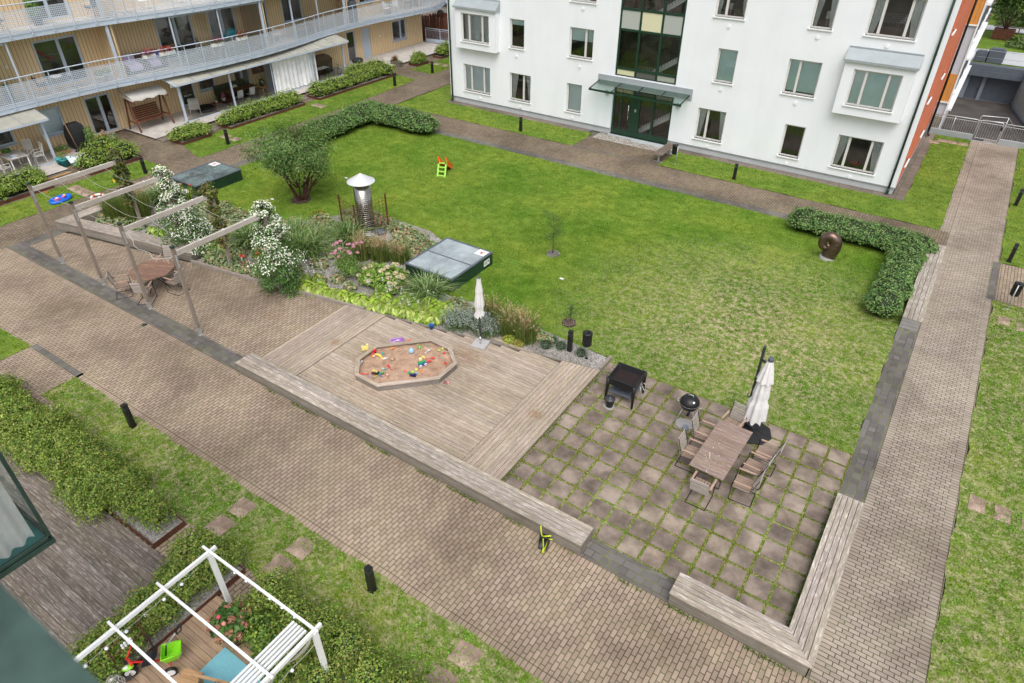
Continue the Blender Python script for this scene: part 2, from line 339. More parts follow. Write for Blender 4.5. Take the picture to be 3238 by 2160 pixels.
    def ball(s, c, r, n=12, sq=(1, 1, 1)):
        rows = []
        for i in range(n//2+1):
            t = -PI/2+PI*i/(n//2)
            rows.append([(c[0]+r*sq[0]*max(math.cos(t), .01)*math.cos(2*PI*k/n), c[1]+r*sq[1]*max(math.cos(t), .01)*math.sin(2*PI*k/n), c[2]+r*sq[2]*math.sin(t)) for k in range(n)])
        s.grid(rows, True, True, True)
    def xform(s, mtx, start=0):
        for i in range(start, len(s.v)): s.v[i] = tuple(mtx @ Vector(s.v[i]))
        return s
    def build(s, name, mat, parent=None, loc=None, world=False):
        me = bpy.data.meshes.new(name)
        v = np.array(s.v, dtype=np.float32).reshape(-1, 3)
        if world and parent is not None: v = v-np.array(parent.location, dtype=np.float32)
        me.from_pydata(v.tolist(), [], s.f)
        uvl = me.uv_layers.new(name='UVMap'); uvl.data.foreach_set('uv', np.array(s.uv, dtype=np.float32).ravel())
        ca = me.color_attributes.new('Col', 'FLOAT_COLOR', 'POINT')
        cc = np.ones((len(v), 4), dtype=np.float32); cc[:, :3] = np.array(s.col, dtype=np.float32); ca.data.foreach_set('color', cc.ravel())
        me.polygons.foreach_set('use_smooth', s.smooth)
        me.materials.append(M[mat]); me.update()
        o = bpy.data.objects.new(name, me); C.objects.link(o)
        if parent is not None: o.parent = parent
        if loc is not None: o.location = loc
        return o
def npmesh(name, V, F, col, mat, parent=None, world=False, smooth=False):
    """fast mesh: V (n,3), F (m,k), col (n,3)"""
    me = bpy.data.meshes.new(name); V = np.asarray(V, dtype=np.float32)
    if world and parent is not None: V = V-np.array(parent.location, dtype=np.float32)
    k = F.shape[1]; me.vertices.add(len(V)); me.vertices.foreach_set('co', V.ravel())
    me.loops.add(F.size); me.loops.foreach_set('vertex_index', F.ravel().astype(np.int32))
    me.polygons.add(len(F)); me.polygons.foreach_set('loop_start', np.arange(0, F.size, k, dtype=np.int32)); me.polygons.foreach_set('loop_total', np.full(len(F), k, dtype=np.int32))
    if col is not None:
        ca = me.color_attributes.new('Col', 'FLOAT_COLOR', 'POINT'); cc = np.ones((len(V), 4), dtype=np.float32); cc[:, :3] = col; ca.data.foreach_set('color', cc.ravel())
    if smooth: me.polygons.foreach_set('use_smooth', np.ones(len(F), dtype=bool))
    me.materials.append(M[mat]); me.update(calc_edges=True); me.validate()
    o = bpy.data.objects.new(name, me); C.objects.link(o)
    if parent is not None: o.parent = parent
    return o
def tag(o, label=None, cat=None, group=None, kind=None):
    if label: o['label'] = label
    if cat: o['category'] = cat
    if group: o['group'] = group
    if kind: o['kind'] = kind
    return o
def thing(name, label, cat, loc=(0, 0, 0), rz=0, group=None):
    o = bpy.data.objects.new(name, None); C.objects.link(o); o.location = loc; o.rotation_euler = (0, 0, rz); o.empty_display_size = .1
    return tag(o, label, cat, group)
def dup(root, loc, rz=0, label=None, scale=None):
    r = root.copy(); C.objects.link(r); r.location = loc; r.rotation_euler = (0, 0, rz)
    if label: r['label'] = label
    if scale: r.scale = (scale,)*3
    for ch in list(root.children):
        c = ch.copy(); C.objects.link(c); c.parent = r
        for g in list(ch.children):
            d = g.copy(); C.objects.link(d); d.parent = c
    return r
def struct(name, mb, mat, label=None): return tag(mb.build(name, mat), label, None, None, 'structure')
def sheet(name, poly, z, mat, label=None):
    m = MB(); a = sum(poly[i][0]*poly[(i+1) % len(poly)][1]-poly[(i+1) % len(poly)][0]*poly[i][1] for i in range(len(poly)))
    if a < 0: poly = poly[::-1]
    from mathutils.geometry import tessellate_polygon
    pts = [Vector((x, y, z)) for x, y in poly]
    for t in tessellate_polygon([pts]):
        tri = [pts[i] for i in t]
        if (tri[1]-tri[0]).cross(tri[2]-tri[0]).z < 0: tri = tri[::-1]
        m.face(tri)
    return struct(name, m, mat, label)
def rect(x0, y0, x1, y1): return [(x0, y0), (x1, y0), (x1, y1), (x0, y1)]

# ------------------------------------------------------------------ leaves, blades
def inpoly(P, poly):
    x, y = P[:, 0], P[:, 1]; ins = np.zeros(len(P), bool); n = len(poly)
    for i in range(n):
        x0, y0 = poly[i]; x1, y1 = poly[(i+1) % n]
        if y0 == y1: continue
        c = ((y0 > y) != (y1 > y)) & (x < (x1-x0)*(y-y0)/(y1-y0)+x0); ins ^= c
    return ins
def palette(n, cols, jit=.18):
    c = np.array(cols)[rng.integers(0, len(cols), n)]
    return c*(1+rng.normal(0, jit, (n, 1)))*(1+rng.normal(0, .05, (n, 3)))
def leafcards(P, N, size, cols, aspect=.55, up=.35, jit=.18, fold=.25):
    """diamond leaves at P, facing roughly N. returns V,F,col"""
    n = len(P); sz = size*(.65+.7*rng.random(n))[:, None]
    d = rng.normal(0, 1, (n, 3)); d += N*.5; d[:, 2] -= .15
    nn = N+rng.normal(0, .55, (n, 3)); nn[:, 2] += up; nn /= np.linalg.norm(nn, axis=1, keepdims=True)
    d -= nn*(d*nn).sum(1, keepdims=True); d /= np.linalg.norm(d, axis=1, keepdims=True)+1e-9
    s = np.cross(nn, d)
    a = P-d*sz*.5; b = P+s*sz*aspect*.5+nn*sz*fold*.3; c = P+d*sz*.5; e = P-s*sz*aspect*.5+nn*sz*fold*.3
    V = np.stack([a, b, c, e], 1).reshape(-1, 3)
    i = np.arange(n)[:, None]*4
    F = np.concatenate([i+[[0, 1, 2]], i+[[0, 2, 3]]], 0)
    col = np.repeat(np.clip(palette(n, cols, jit), .003, .95), 4, 0)
    return V, F, col
def blobpoints(blobs, n, shell=.45, zmin=.02, lump=.12):
    """points near the surface of ellipsoids (cx,cy,cz,rx,ry,rz); points deep inside others dropped"""
    B = np.array(blobs, float); w = (B[:, 3]*B[:, 4]+B[:, 3]*B[:, 5]+B[:, 4]*B[:, 5]); w = w/w.sum()
    k = rng.choice(len(B), int(n*1.6), p=w)
    u = rng.normal(0, 1, (len(k), 3)); u /= np.linalg.norm(u, axis=1, keepdims=True)
    u[:, 2] = np.where(u[:, 2] < -.3, -u[:, 2]*.5, u[:, 2])
    lum = 1+lump*np.sin(u[:, 0]*7+k*1.7)*np.sin(u[:, 1]*6+k)*1.0+lump*.7*np.sin(u[:, 2]*9+u[:, 0]*5+k*3)
    r = (1-shell*rng.random(len(k))**1.8)*lum
    P = B[k, :3]+u*B[k, 3:6]*r[:, None]; N = u/B[k, 3:6]; N /= np.linalg.norm(N, axis=1, keepdims=True)
    keep = P[:, 2] > zmin
    for j in range(len(B)):
        q = (((P-B[j, :3])/B[j, 3:6])**2).sum(1); keep &= ~((q < .5) & (k != j))
    P, N = P[keep][:n], N[keep][:n]
    return P, N
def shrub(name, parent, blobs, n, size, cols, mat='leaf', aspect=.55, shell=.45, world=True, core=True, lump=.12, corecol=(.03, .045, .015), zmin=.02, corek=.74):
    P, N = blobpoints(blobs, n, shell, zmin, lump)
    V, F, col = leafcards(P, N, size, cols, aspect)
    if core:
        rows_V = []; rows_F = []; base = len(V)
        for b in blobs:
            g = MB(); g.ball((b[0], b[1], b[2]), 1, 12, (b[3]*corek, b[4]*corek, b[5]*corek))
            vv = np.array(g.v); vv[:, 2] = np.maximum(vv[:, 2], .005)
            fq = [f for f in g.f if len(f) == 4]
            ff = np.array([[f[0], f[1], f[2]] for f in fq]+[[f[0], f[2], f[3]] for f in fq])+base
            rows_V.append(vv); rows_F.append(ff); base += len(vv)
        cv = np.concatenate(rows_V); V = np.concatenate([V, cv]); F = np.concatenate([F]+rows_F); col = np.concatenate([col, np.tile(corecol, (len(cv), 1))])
    return npmesh(name, V, F, col, mat, parent, world)
def blades(P, h, w, cols, lean=.5, segs=1, jit=.2, zdir=None):
    """grass blades rooted at P; arching when segs>1"""
    n = len(P); a = rng.random(n)*2*PI; L = h*(.6+.6*rng.random(n)); ln = lean*(.3+1.0*rng.random(n))
    dx, dy = np.cos(a), np.sin(a); sx, sy = -dy, dx
    if segs == 1:
        w2 = w*(.6+.8*rng.random(n))/2
        A = P+np.stack([sx*w2, sy*w2, np.zeros(n)], 1); B = P-np.stack([sx*w2, sy*w2, np.zeros(n)], 1)
        T = P+np.stack([dx*L*ln, dy*L*ln, L], 1)
        V = np.stack([A, B, T], 1).reshape(-1, 3); F = np.arange(3*n).reshape(-1, 3)
        return V, F, np.repeat(np.clip(palette(n, cols, jit), .003, .9), 3, 0)
    rows = []
    for i in range(segs+1):
        t = i/segs; out = L*ln*(t**1.8); up = L*(t-.55*ln*t**2.4*1.0); ww = w/2*(1-t**2)*1.0+.0008
        cpt = P+np.stack([dx*out, dy*out, up], 1); rows.append(cpt+np.stack([sx*ww, sy*ww, 0*sx], 1)); rows.append(cpt-np.stack([sx*ww, sy*ww, 0*sx], 1))
    V = np.stack(rows, 1).reshape(-1, 3); k = 2*(segs+1); i = np.arange(n)[:, None]*k
    F = np.concatenate([i+[[2*j, 2*j+1, 2*j+3, 2*j+2]] for j in range(segs)], 0)
    return V, F, np.repeat(np.clip(palette(n, cols, jit), .003, .9), k, 0)
def lawn_blades(name, poly, dens, h, w, mat, label, spill=.05, clump=.0):
    xs = [p[0] for p in poly]; ys = [p[1] for p in poly]; A = (max(xs)-min(xs))*(max(ys)-min(ys)); n = int(A*dens)
    P = np.stack([rng.uniform(min(xs), max(xs), n), rng.uniform(min(ys), max(ys), n)], 1)
    P = P[inpoly(P, poly)]
    g = np.sin(P[:, 0]*3.1+1.3*np.sin(P[:, 1]*2.3))*np.sin(P[:, 1]*2.7+1.1*np.sin(P[:, 0]*1.9)); P = P[rng.random(len(P)) < .65+.35*g]
    P = P+rng.normal(0, spill, P.shape)
    P3 = np.concatenate([P, np.full((len(P), 1), .012)], 1)
    V, F, col = blades(P3, h, w, [(1, 1, 1)], .7)
    o = npmesh(name, V, F, None, mat); return tag(o, label, 'grass', None, 'stuff')
# ------------------------------------------------------------------ camera, light
cam = bpy.data.objects.new('camera', bpy.data.cameras.new('camera')); C.objects.link(cam); S.camera = cam
pitch, roll, yaw = rad(35.912), rad(.357), rad(123.574)
fw = Vector((math.cos(yaw)*math.cos(pitch), math.sin(yaw)*math.cos(pitch), -math.sin(pitch)))
rt = Vector((math.sin(yaw), -math.cos(yaw), 0)); up = rt.cross(fw)
r2 = rt*math.cos(roll)+up*math.sin(roll); u2 = -rt*math.sin(roll)+up*math.cos(roll)
cam.matrix_world = Matrix(((r2.x, u2.x, -fw.x, 0), (r2.y, u2.y, -fw.y, 0), (r2.z, u2.z, -fw.z, 13), (0, 0, 0, 1)))
cam.data.sensor_width = 36; cam.data.lens = 2139.39/3238*36; cam.data.clip_end = 600; cam.data.clip_start = .05
cam.data.dof.use_dof = True; cam.data.dof.focus_distance = 24; cam.data.dof.aperture_fstop = 2.0
W = bpy.data.worlds.new('World'); S.world = W; W.use_nodes = True; wn = W.node_tree; wn.nodes.clear()
sky = wn.nodes.new('ShaderNodeTexSky'); sky.sky_type = 'NISHITA'; sky.sun_disc = False; sky.sun_elevation = rad(58); sky.sun_rotation = rad(145)
sky.air_density = 1.0; sky.dust_density = 4.0; sky.ozone_density = 1.0
hs = wn.nodes.new('ShaderNodeHueSaturation'); hs.inputs['Saturation'].default_value = .36; wn.links.new(sky.outputs[0], hs.inputs['Color'])
bg = wn.nodes.new('ShaderNodeBackground'); bg.inputs[1].default_value = .15; wn.links.new(hs.outputs[0], bg.inputs[0])
wo = wn.nodes.new('ShaderNodeOutputWorld'); wn.links.new(bg.outputs[0], wo.inputs[0])
sun = bpy.data.objects.new('sun', bpy.data.lights.new('sun', 'SUN')); C.objects.link(sun)
sun.data.energy = 1.25; sun.data.angle = rad(50); sun.data.color = (1, .98, .955)
# sun stands over the camera's building a little to the right (sky azimuth and lamp agree)
az, el = rad(145), rad(58)
sd = Vector((math.sin(az)*math.cos(el), math.cos(az)*math.cos(el), math.sin(el)))
sun.rotation_euler = sd.to_track_quat('Z', 'Y').to_euler(); sun.location = (0, 0, 40)
S.view_settings.view_transform = 'Standard'; S.view_settings.look = 'None'; S.view_settings.exposure = .42; S.view_settings.gamma = 1

# ------------------------------------------------------------------ ground and paving
sheet('ground', [(-300, -60), (120, -60), (120, 45.7), (-1.2, 45.7), (-1.2, 65.4), (-1.2, 300), (-300, 300)], -.06, 'ground')
sheet('park_ground', [(-1.2, 65.8), (120, 65.8), (120, 300), (-1.2, 300)], -.05, 'turf')
sheet('courtyard_paving', [(-39.7, -6), (1.26, -6), (1.26, 8.7), (-39.7, 8.7)], 0, 'pave_y')
sheet('seating_paving', [(-30.3, 9.5), (-15.9, 9.5), (-15.9, 13.42), (-23.1, 12.3), (-29.7, 10.9), (-30.3, 10.9)], 0, 'pave_y')
sheet('plaza_paving', [(-39.7, 8.7), (-30.3, 8.7), (-30.3, 46), (-39.7, 46)], 0, 'pave_left')
sheet('paving_edge', rect(-30.3, 8.7, 1.26, 8.92), 0, 'soldier_x')
sheet('paving_edge', rect(-19.9, 5.98, 1.05, 6.2), .004, 'soldier_x')
sheet('right_path', rect(1.26, -2, 2.78, 46), 0, 'pave_x')
sheet('path_edge', rect(1.05, 8.92, 1.26, 45.6), .003, 'soldier_y')
sheet('path_edge', rect(2.78, -2, 2.99, 45.6), 0, 'soldier_y')
sheet('far_path', rect(-30.3, 29.85, 1.05, 31.95), 0, 'pave_far')
sheet('right_path_strip', rect(.68, 31.95, 1.05, 45.6), 0, 'pave_x')
sheet('side_path', rect(3.0, 26.8, 16, 30.1), .002, 'pave_y')
sheet('dark_threshold', rect(2.78, 26.8, 3.05, 30.1), .006, 'dark_pave_y')
sheet('entrance_paving', rect(-17.35, 31.95, -12.3, 33.75), 0, 'pave_far')
sheet('entrance_threshold', rect(-17.35, 31.95, -12.3, 32.12), .005, 'dark_pave_x')
sheet('entrance_cobbles', rect(-17.1, 33.75, -12.3, 34.8), .004, 'cobble')
sheet('dark_band', rect(-30.3, 8.92, 1.05, 9.5), .004, 'dark_pave_x')
sheet('dark_band', rect(.45, 9.5, 1.05, 29.3), .004, 'dark_pave_y')
sheet('dark_band', rect(-29.7, 29.3, 1.05, 29.85), .004, 'dark_pave_x')
sheet('dark_band', rect(-30.3, 9.5, -29.7, 29.85), .004, 'dark_pave_y')
sheet('dark_threshold', rect(-22.6, 5.98, -19.8, 6.2), .004, 'dark_pave_x')
sheet('footing_slabs', rect(-17.6, 34.3, -29.5, 34.8), .004, 'edge_stone')
sheet('footing_slabs', rect(-12.3, 34.3, -1.1, 34.8), .004, 'edge_stone')
sheet('footing_slabs', rect(-1.65, 34.8, -1.1, 45.5), .004, 'edge_stone')

# ------------------------------------------------------------------ lawns
bed_top = [(-29.6, 16.2), (-28.1, 16.4), (-26.0, 16.35), (-23.6, 16.3), (-22.2, 17.2), (-21.6, 18.4), (-20.6, 19.3), (-19, 19.6), (-17.2, 19.6), (-16.2, 19.2), (-15.8, 18.5), (-15.8, 16.1), (-13.2, 16.0), (-11.4, 16.3), (-9.5, 16.05), (-8.4, 16.0), (-6.85, 15.9)]
lawn = bed_top+[(-6.75, 15.75), (.45, 15.75), (.45, 29.3), (-29.7, 29.3), (-29.7, 19.0), (-29.6, 16.2)]
L = [('main_lawn', lawn, 'turf_worn', 'courtyard lawn, tired and straw coloured towards the barbecue corner'),
     ('lower_lawn', [(-19.9, 4.95), (-12.2, 4.5), (-9.9, 4.45), (-9.4, 4.4), (1, 4.4), (1, 5.98), (-19.9, 5.98)], 'turf_dry', 'strip of thin lawn between the brick path and the nearest hedges'),
     ('right_lawn', rect(2.99, -2, 16, 26.8), 'turf_dry', None), ('right_lawn', rect(2.99, 30.1, 16, 45.5), 'turf', None),
     ('building_lawn', rect(-30.2, 31.95, -17.35, 34.3), 'turf', None), ('building_lawn', rect(-12.3, 31.95, .68, 34.3), 'turf', None), ('building_lawn', rect(-1.1, 34.3, .68, 45.4), 'turf', None),
     ('building_lawn', rect(-30.2, 34.3, -27.95, 47), 'turf', None),
     ('terrace_lawn', rect(-34.6, 5, -32.5, 17.6), 'turf', None), ('terrace_lawn', [(-34.9, 20), (-32.4, 19.35), (-32.45, 30), (-32.9, 37.2), (-35.1, 37.4), (-35.1, 22)], 'turf', None), ('terrace_lawn', rect(-35.0, 38.95, -32.85, 48), 'turf', None),
     ('plaza_lawn', rect(-36, 2.5, -22.6, 6.0), 'turf', None)]
def ragged(poly, amp=.045):
    out = []; n = len(poly)
    for i in range(n):
        (x0, y0), (x1, y1) = poly[i], poly[(i+1) % n]; L_ = math.hypot(x1-x0, y1-y0); k = max(1, int(L_/.22)); nx, ny = -(y1-y0)/max(L_, 1e-6), (x1-x0)/max(L_, 1e-6)
        for j in range(k):
            f = j/k; o = 0 if j == 0 else amp*(math.sin(f*L_*2.3+i*2)+.6*math.sin(f*L_*6.1+i))*.6+random.uniform(-.35, .35)*amp
            out.append((x0+(x1-x0)*f+nx*o, y0+(y1-y0)*f+ny*o))
    return out
for nme, poly, mt, lab in L: sheet(nme, ragged(poly), .012, mt, lab)
near = [(-14, 16.4), (-6.75, 15.75), (.45, 15.75), (.45, 24), (-14, 24)]
lawn_blades('lawn_grass', near, 900, .038, .016, 'blade_worn', None, .03)
lawn_blades('lawn_grass', [(-16, 19.3), (-14, 16.4), (-14, 24), (.45, 24), (.45, 29.3), (-29.7, 29.3), (-29.7, 19), (-28, 16.6), (-23.6, 16.5), (-21.6, 19)], 200, .045, .03, 'blade', None, .05)
lawn_blades('lower_grass', L[1][1], 1500, .04, .015, 'blade_dry', None, .03)
lawn_blades('right_grass', rect(2.99, 7, 6.5, 26.8), 900, .045, .017, 'blade_dry', None, .03)
for p in (rect(3.0, 30.1, 7, 45.4), rect(-30.2, 31.95, -17.35, 34.3), rect(-12.3, 31.95, .68, 34.3), rect(-1.1, 34.3, .68, 45.4), L[8][1], L[9][1], L[10][1], rect(-30, 2.5, -22.6, 6.0)):
    lawn_blades('verge_grass', p, 200, .05, .03, 'blade', None, .05)

for nm_, poly_, n_ in (('clover', L[1][1], 5200), ('clover', rect(3.05, 9, 6.5, 26.5), 5200), ('clover', near, 5200)):
    xs_, ys_ = [p[0] for p in poly_], [p[1] for p in poly_]; cc_ = np.stack([rng.uniform(min(xs_), max(xs_), 170), rng.uniform(min(ys_), max(ys_), 170)], 1)
    k_ = rng.integers(0, 170, n_); P = cc_[k_]+rng.normal(0, .11, (n_, 2))*(.5+1.0*rng.random((170, 1)))[k_]; P = P[inpoly(P, poly_)]; P = np.concatenate([P, np.full((len(P), 1), .04)], 1)
    V, F, col = leafcards(P, np.tile([0, 0, 1.], (len(P), 1)), .036, [(.16, .33, .03), (.22, .40, .05), (.30, .44, .08)], .9, 1.2); tag(npmesh(nm_, V, F, col, 'leaf'), 'bright clover tufts scattered through the thin lawn', 'clover', None, 'stuff')
# stepping slabs in the grass (each can be lifted)
step = MB(); step.tint = (1.5, 1.36, 1.3)
pts = [(-.28, -.235), (-.25, -.26), (.1, -.245), (.26, -.25), (.27, -.21), (.262, .05), (.268, .22), (.22, .25), (-.1, .26), (-.25, .245), (-.27, .2), (-.262, -.02)]
step.prism(pts, .0, .024); st0 = None
spots = [(-11.5, 4.86, 'the stepping slab closest to the rusty corner of the big hedge planter'), (-11.52, 5.5, 'the next slab out from the slab at the big hedge planter, towards the path'),
         (-9.42, 5.5, 'the slab by the path just up-left of the nearest bollard'), (-9.45, 4.86, 'the slab between the white pergola corner and its twin beside the path'),
         (-4.75, 5.55, 'the slab at the bottom edge of the photo nearest the brick path'), (-4.85, 4.85, 'the slab cut by the bottom edge of the photo, next to its twin'),
         (3.38, 15.7, 'the square slab nearest the right path, lower pair'), (3.93, 15.68, 'the square slab one step further from the right path, lower pair'), (4.5, 15.7, 'the square slab half cut by the right edge of the photo'),
         (3.4, 25.45, 'the slab in the grass beside the bin post on the right'), (3.95, 25.3, 'the slab right of the one beside the bin post, at the photo edge'),
         (-33.9, 13.6, None), (-33.3, 13.6, None), (-32.8, 13.6, None), (-34.2, 29.1, None), (-33.75, 29.1, None), (-34.0, 22.2, None), (-33.2, 22.2, None), (-34.4, 41.4, None), (-33.6, 41.4, None), (-1.0, 43.9, None), (-.6, 44.4, None), (-.1, 44.4, None), (.35, 44.4, None)]
for i, (x, y, lab) in enumerate(spots):
    if st0 is None:
        st0 = step.build('stepping_slab', 'slab'); st0.location = (x, y, 0); o = st0; tag(o, None, 'paving slab', 'stepping slabs set in the grass')
    else: o = st0.copy(); C.objects.link(o); o.location = (x, y, 0)
    if 6 <= i <= 10: o.scale = (.66, 1.1, 1)
    if i >= 11: o.rotation_euler = (0, 0, rad(random.uniform(-4, 4))); 
    where = ('in the verge in front of the timber terraces' if i < 19 else 'in the small lawn by the metal gate')
    o['label'] = lab.replace('the ', 'grey concrete stepping slab: ', 1) if lab else 'worn brown stepping slab '+where
# slab terrace
sheet('slab_bed', rect(-6.77, 9.5, .45, 15.9), .001, 'turf_dry')
sb = MB(); jp = MB()
for i in range(13):
    for j in range(11):
        x0, y0 = -6.77+i*.5555, 9.5+j*.57; k = random.uniform(.85, 1.08); sb.tint = (k, k*random.uniform(.97, 1.0), k*random.uniform(.94, 1.0))
        if j == 10 and i % 2 == 0: pass
        jx = lambda a=.006: random.uniform(-a, a)
        X0, X1, Y0, Y1 = x0+.034+jx(), x0+.5555-.034+jx(), y0+.034+jx(), y0+.57-.034+jx()
        q = .02+random.random()*.02
        sb.prism([(X0+q, Y0), (X1-q, Y0), (X1, Y0+q), (X1, Y1-q), (X1-q, Y1), (X0+q, Y1), (X0, Y1-q), (X0, Y0+q)], -.02, .016+jx(.003))
struct('slab_terrace', sb, 'slab')
P = []
for i in range(14): n = 2600; P.append(np.stack([-6.77+i*.5555+rng.normal(0, .022, n), rng.uniform(9.5, 15.8, n)], 1))
for j in range(12): n = 2900; P.append(np.stack([rng.uniform(-6.77, .45, n), 9.5+j*.57+rng.normal(0, .022, n)], 1))
P = np.concatenate(P); P = P[(P[:, 0] < .47) & (P[:, 1] > 9.5)]; q = np.sin(P[:, 0]*2.1+1)*np.sin(P[:, 1]*1.7+P[:, 0]); q2 = np.sin(P[:, 0]*.9+2)*np.cos(P[:, 1]*.8+P[:, 0]*.4); P = P[rng.random(len(P)) < .5+.35*q+.3*q2]
P = np.concatenate([P, np.zeros((len(P), 1))], 1)
V, F, col = blades(P, .034, .022, [(.26, .33, .05), (.40, .44, .10), (.17, .26, .03), (.34, .32, .1), (.26, .17, .07)], .8)
tag(npmesh('joint_grass', V, F, col, 'leaf'), 'moss and fine grass growing in the joints of the slab terrace', 'grass', None, 'stuff')
# grass creeping along bench feet and path edges
P = np.concatenate([np.stack([rng.uniform(-15.9, 1, 3600), 8.86-np.abs(rng.normal(0, .035, 3600))], 1), np.stack([np.full(1500, -6.72)+np.abs(rng.normal(0, .04, 1500)), rng.uniform(9.5, 15.2, 1500)], 1),
                    np.stack([.42-np.abs(rng.normal(0, .03, 1500)), rng.uniform(9.6, 14.2, 1500)], 1), np.stack([rng.uniform(-23, -16, 700), 0*rng.random(700)], 1)])
P[-700:, 1] = 12.3+(P[-700:, 0]+23.1)*.155-np.abs(rng.normal(0, .15, 700))
g = np.sin(P[:, 0]*1.7+2*np.sin(P[:, 0]*.61))+np.sin(P[:, 0]*4.3+P[:, 1]*3)+rng.normal(0, .5, len(P)); P = P[g > .2]; P = np.concatenate([P, np.zeros((len(P), 1))], 1)
V, F, col = blades(P, .05, .02, [(.10, .18, .02), (.16, .25, .03), (.06, .11, .015)], .9)
tag(npmesh('edge_weeds', V, F, col, 'leaf'), 'small weeds along the foot of the long timber bench', 'weeds', None, 'stuff')

# ------------------------------------------------------------------ timber deck
dk = MB()
def tint(m, lo=.87, hi=1.1):
    k = random.uniform(lo, hi); m.tint = (k, k*random.uniform(.97, 1.01), k*random.uniform(.93, 1.02))
yt = lambda x: 13.39+(x+15.9)*.1905
pw = .1225
n = 0; y = 9.5
while y < 15.0:
    xa, xb = -14.27, -8.01; y1 = y+pw-.012
    lo = xa if yt(xa) > y1 else -15.9+(y1-13.39)/.1905
    if lo < xb-.1:
        cut = random.choice([0, 0, 1]); xs = [max(lo, xa), xb] if not cut else [max(lo, xa), random.uniform(-12.5, -9.5), xb]
        for a, b in zip(xs, xs[1:]):
            if b-a > .05: tint(dk); dk.prism([(a, y), (b-.004, y), (b-.004, y1), (a, y1)], .03, .08+random.uniform(-.002, .002))
    y += pw
for x0, cnt in ((-15.9, 13), (-8.0, 10)):
    for i in range(cnt):
        a = x0+i*pw*1.005+.002; b = a+pw-.012; cuts = [9.5]
        if random.random() < .5: cuts.append(random.uniform(10.5, 13))
        for s0, s1 in zip(cuts, cuts[1:]+[None]):
            tint(dk); t0, t1 = (s1-.004, s1-.004) if s1 else (yt(a), yt(b))
            dk.prism([(a, s0), (b, s0), (b, t1), (a, t0)], .03, .084+random.uniform(-.002, .002), (0, 1))
deck = struct('deck', dk, 'deck_wood')
sheet('deck_underlay', [(-15.9, 9.5), (-6.77, 9.5), (-6.77, 15.13), (-15.9, 13.39)], .028, 'soil')
dm = MB(); dm.beam((-15.9, 13.41, .03), (-6.77, 15.15, .03), .03, .1); struct('deck_fascia', dm, 'bench_side')
# spilt sand on deck and paving
def sandpatch(cx, cy, r, n, z): 
    P = np.stack([rng.normal(cx, r, n), rng.normal(cy, r*.8, n), np.full(n, z)], 1); return P
P = np.concatenate([sandpatch(-10.6, 13.4, .35, 2600, .088), sandpatch(-7.35, 12.3, .13, 700, .09), sandpatch(-14.6, 11.6, .12, 400, .09), sandpatch(-12.4, 10.4, .6, 1600, .088), sandpatch(-11, 10.6, .7, 1600, .088), sandpatch(-17.6, 11.6, .25, 700, .006), sandpatch(-13.3, 11.5, .25, 900, .088)])
P = P[~((P[:, 2] > .05) & ((P[:, 0] > -6.8) | (P[:, 0] < -15.9) | (P[:, 1] < 9.55) | (P[:, 1] > yt(P[:, 0]))))]
V, F, col = leafcards(P, np.tile([0, 0, 1.], (len(P), 1)), .016, [(.42, .27, .18), (.5, .34, .24)], 1., 3., .1, 0.)
V[:, 2] = np.maximum(V[:, 2], P[:, 2].min())
tag(npmesh('spilt_sand', V, F, col, 'leaf'), 'reddish sand spilt over the deck boards round the sandpit', 'sand', None, 'stuff')

# ------------------------------------------------------------------ timber benches
def bench_box(name, label, a, b, w, h, ends, n=5, side='bench_side', base=0.):
    """seat box along segment a-b (front edge), planks offset to its left; ends = (shift0, shift1) of the back line along the seat (mitre)"""
    t = thing(name, label, 'bench', (a[0], a[1], base)); ax = Vector((b[0]-a[0], b[1]-a[1])); Ln = ax.length; ax.normalize(); nr = Vector((-ax.y, ax.x))
    tp = MB(); pwid = w/n
    for i in range(n):
        o0, o1 = i*pwid-.012*(i == 0), (i+1)*pwid-.012
        def pt(s, o): return (a[0]+ax.x*s+nr.x*o, a[1]+ax.y*s+nr.y*o)
        e0 = ends[0]*o0/w, ends[0]*o1/w; e1 = ends[1]*o0/w, ends[1]*o1/w
        cuts = [None]; 
        if Ln > 4: cuts = [None, random.uniform(.25, .75)*Ln]
        for k, cst in enumerate(cuts):
            tint(tp, .86, 1.12); s0 = (e0[0], e0[1]) if k == 0 else (cst, cst); s1 = (Ln+e1[0], Ln+e1[1]) if k == len(cuts)-1 else (cuts[k+1]-.004,)*2
            tp.prism([pt(s0[0], o0), pt(s1[0], o0), pt(s1[1], o1), pt(s0[1], o1)], h-.03, h+random.uniform(-.0015, .0015), ax, None, True)
    tp.build('seat', 'bench_wood', t, world=True).location.z = 0
    sd = MB(); q = .02
    hh = (h-.03)/3
    for i in range(3):
        z0, z1 = i*hh+.01, (i+1)*hh-.004
        def P2(s, o): return (a[0]+ax.x*s+nr.x*o, a[1]+ax.y*s+nr.y*o)
        E0 = lambda o: ends[0]*o/w+.015*(ends[0] == 0); E1 = lambda o: Ln+ends[1]*o/w-.015*(ends[1] == 0)
        for o0, o1 in ((q, q+.025), (w-q-.025, w-q)):
            cs = [E0(o0)]+([Ln*random.uniform(.3, .6)] if Ln > 4 else [])+[E1(o0)]
            for c0, c1 in zip(cs, cs[1:]):
                tint(sd, .8, 1.1); sd.prism([P2(c0, o0), P2(c1-.003, o0), P2(c1-.003, o1), P2(c0, o1)], z0, z1, ax)
        for e, E in ((0, E0), (1, E1)):
            if ends[e] == 0:
                s0 = E(0)-(0 if e == 0 else .0); s1 = s0+(.025 if e == 0 else -.025); tint(sd, .8, 1.1)
                sd.prism([P2(s0, q+.027), P2(s1, q+.027), P2(s1, w-q-.027), P2(s0, w-q-.027)], z0, z1, nr)
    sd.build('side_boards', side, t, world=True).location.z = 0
    return t
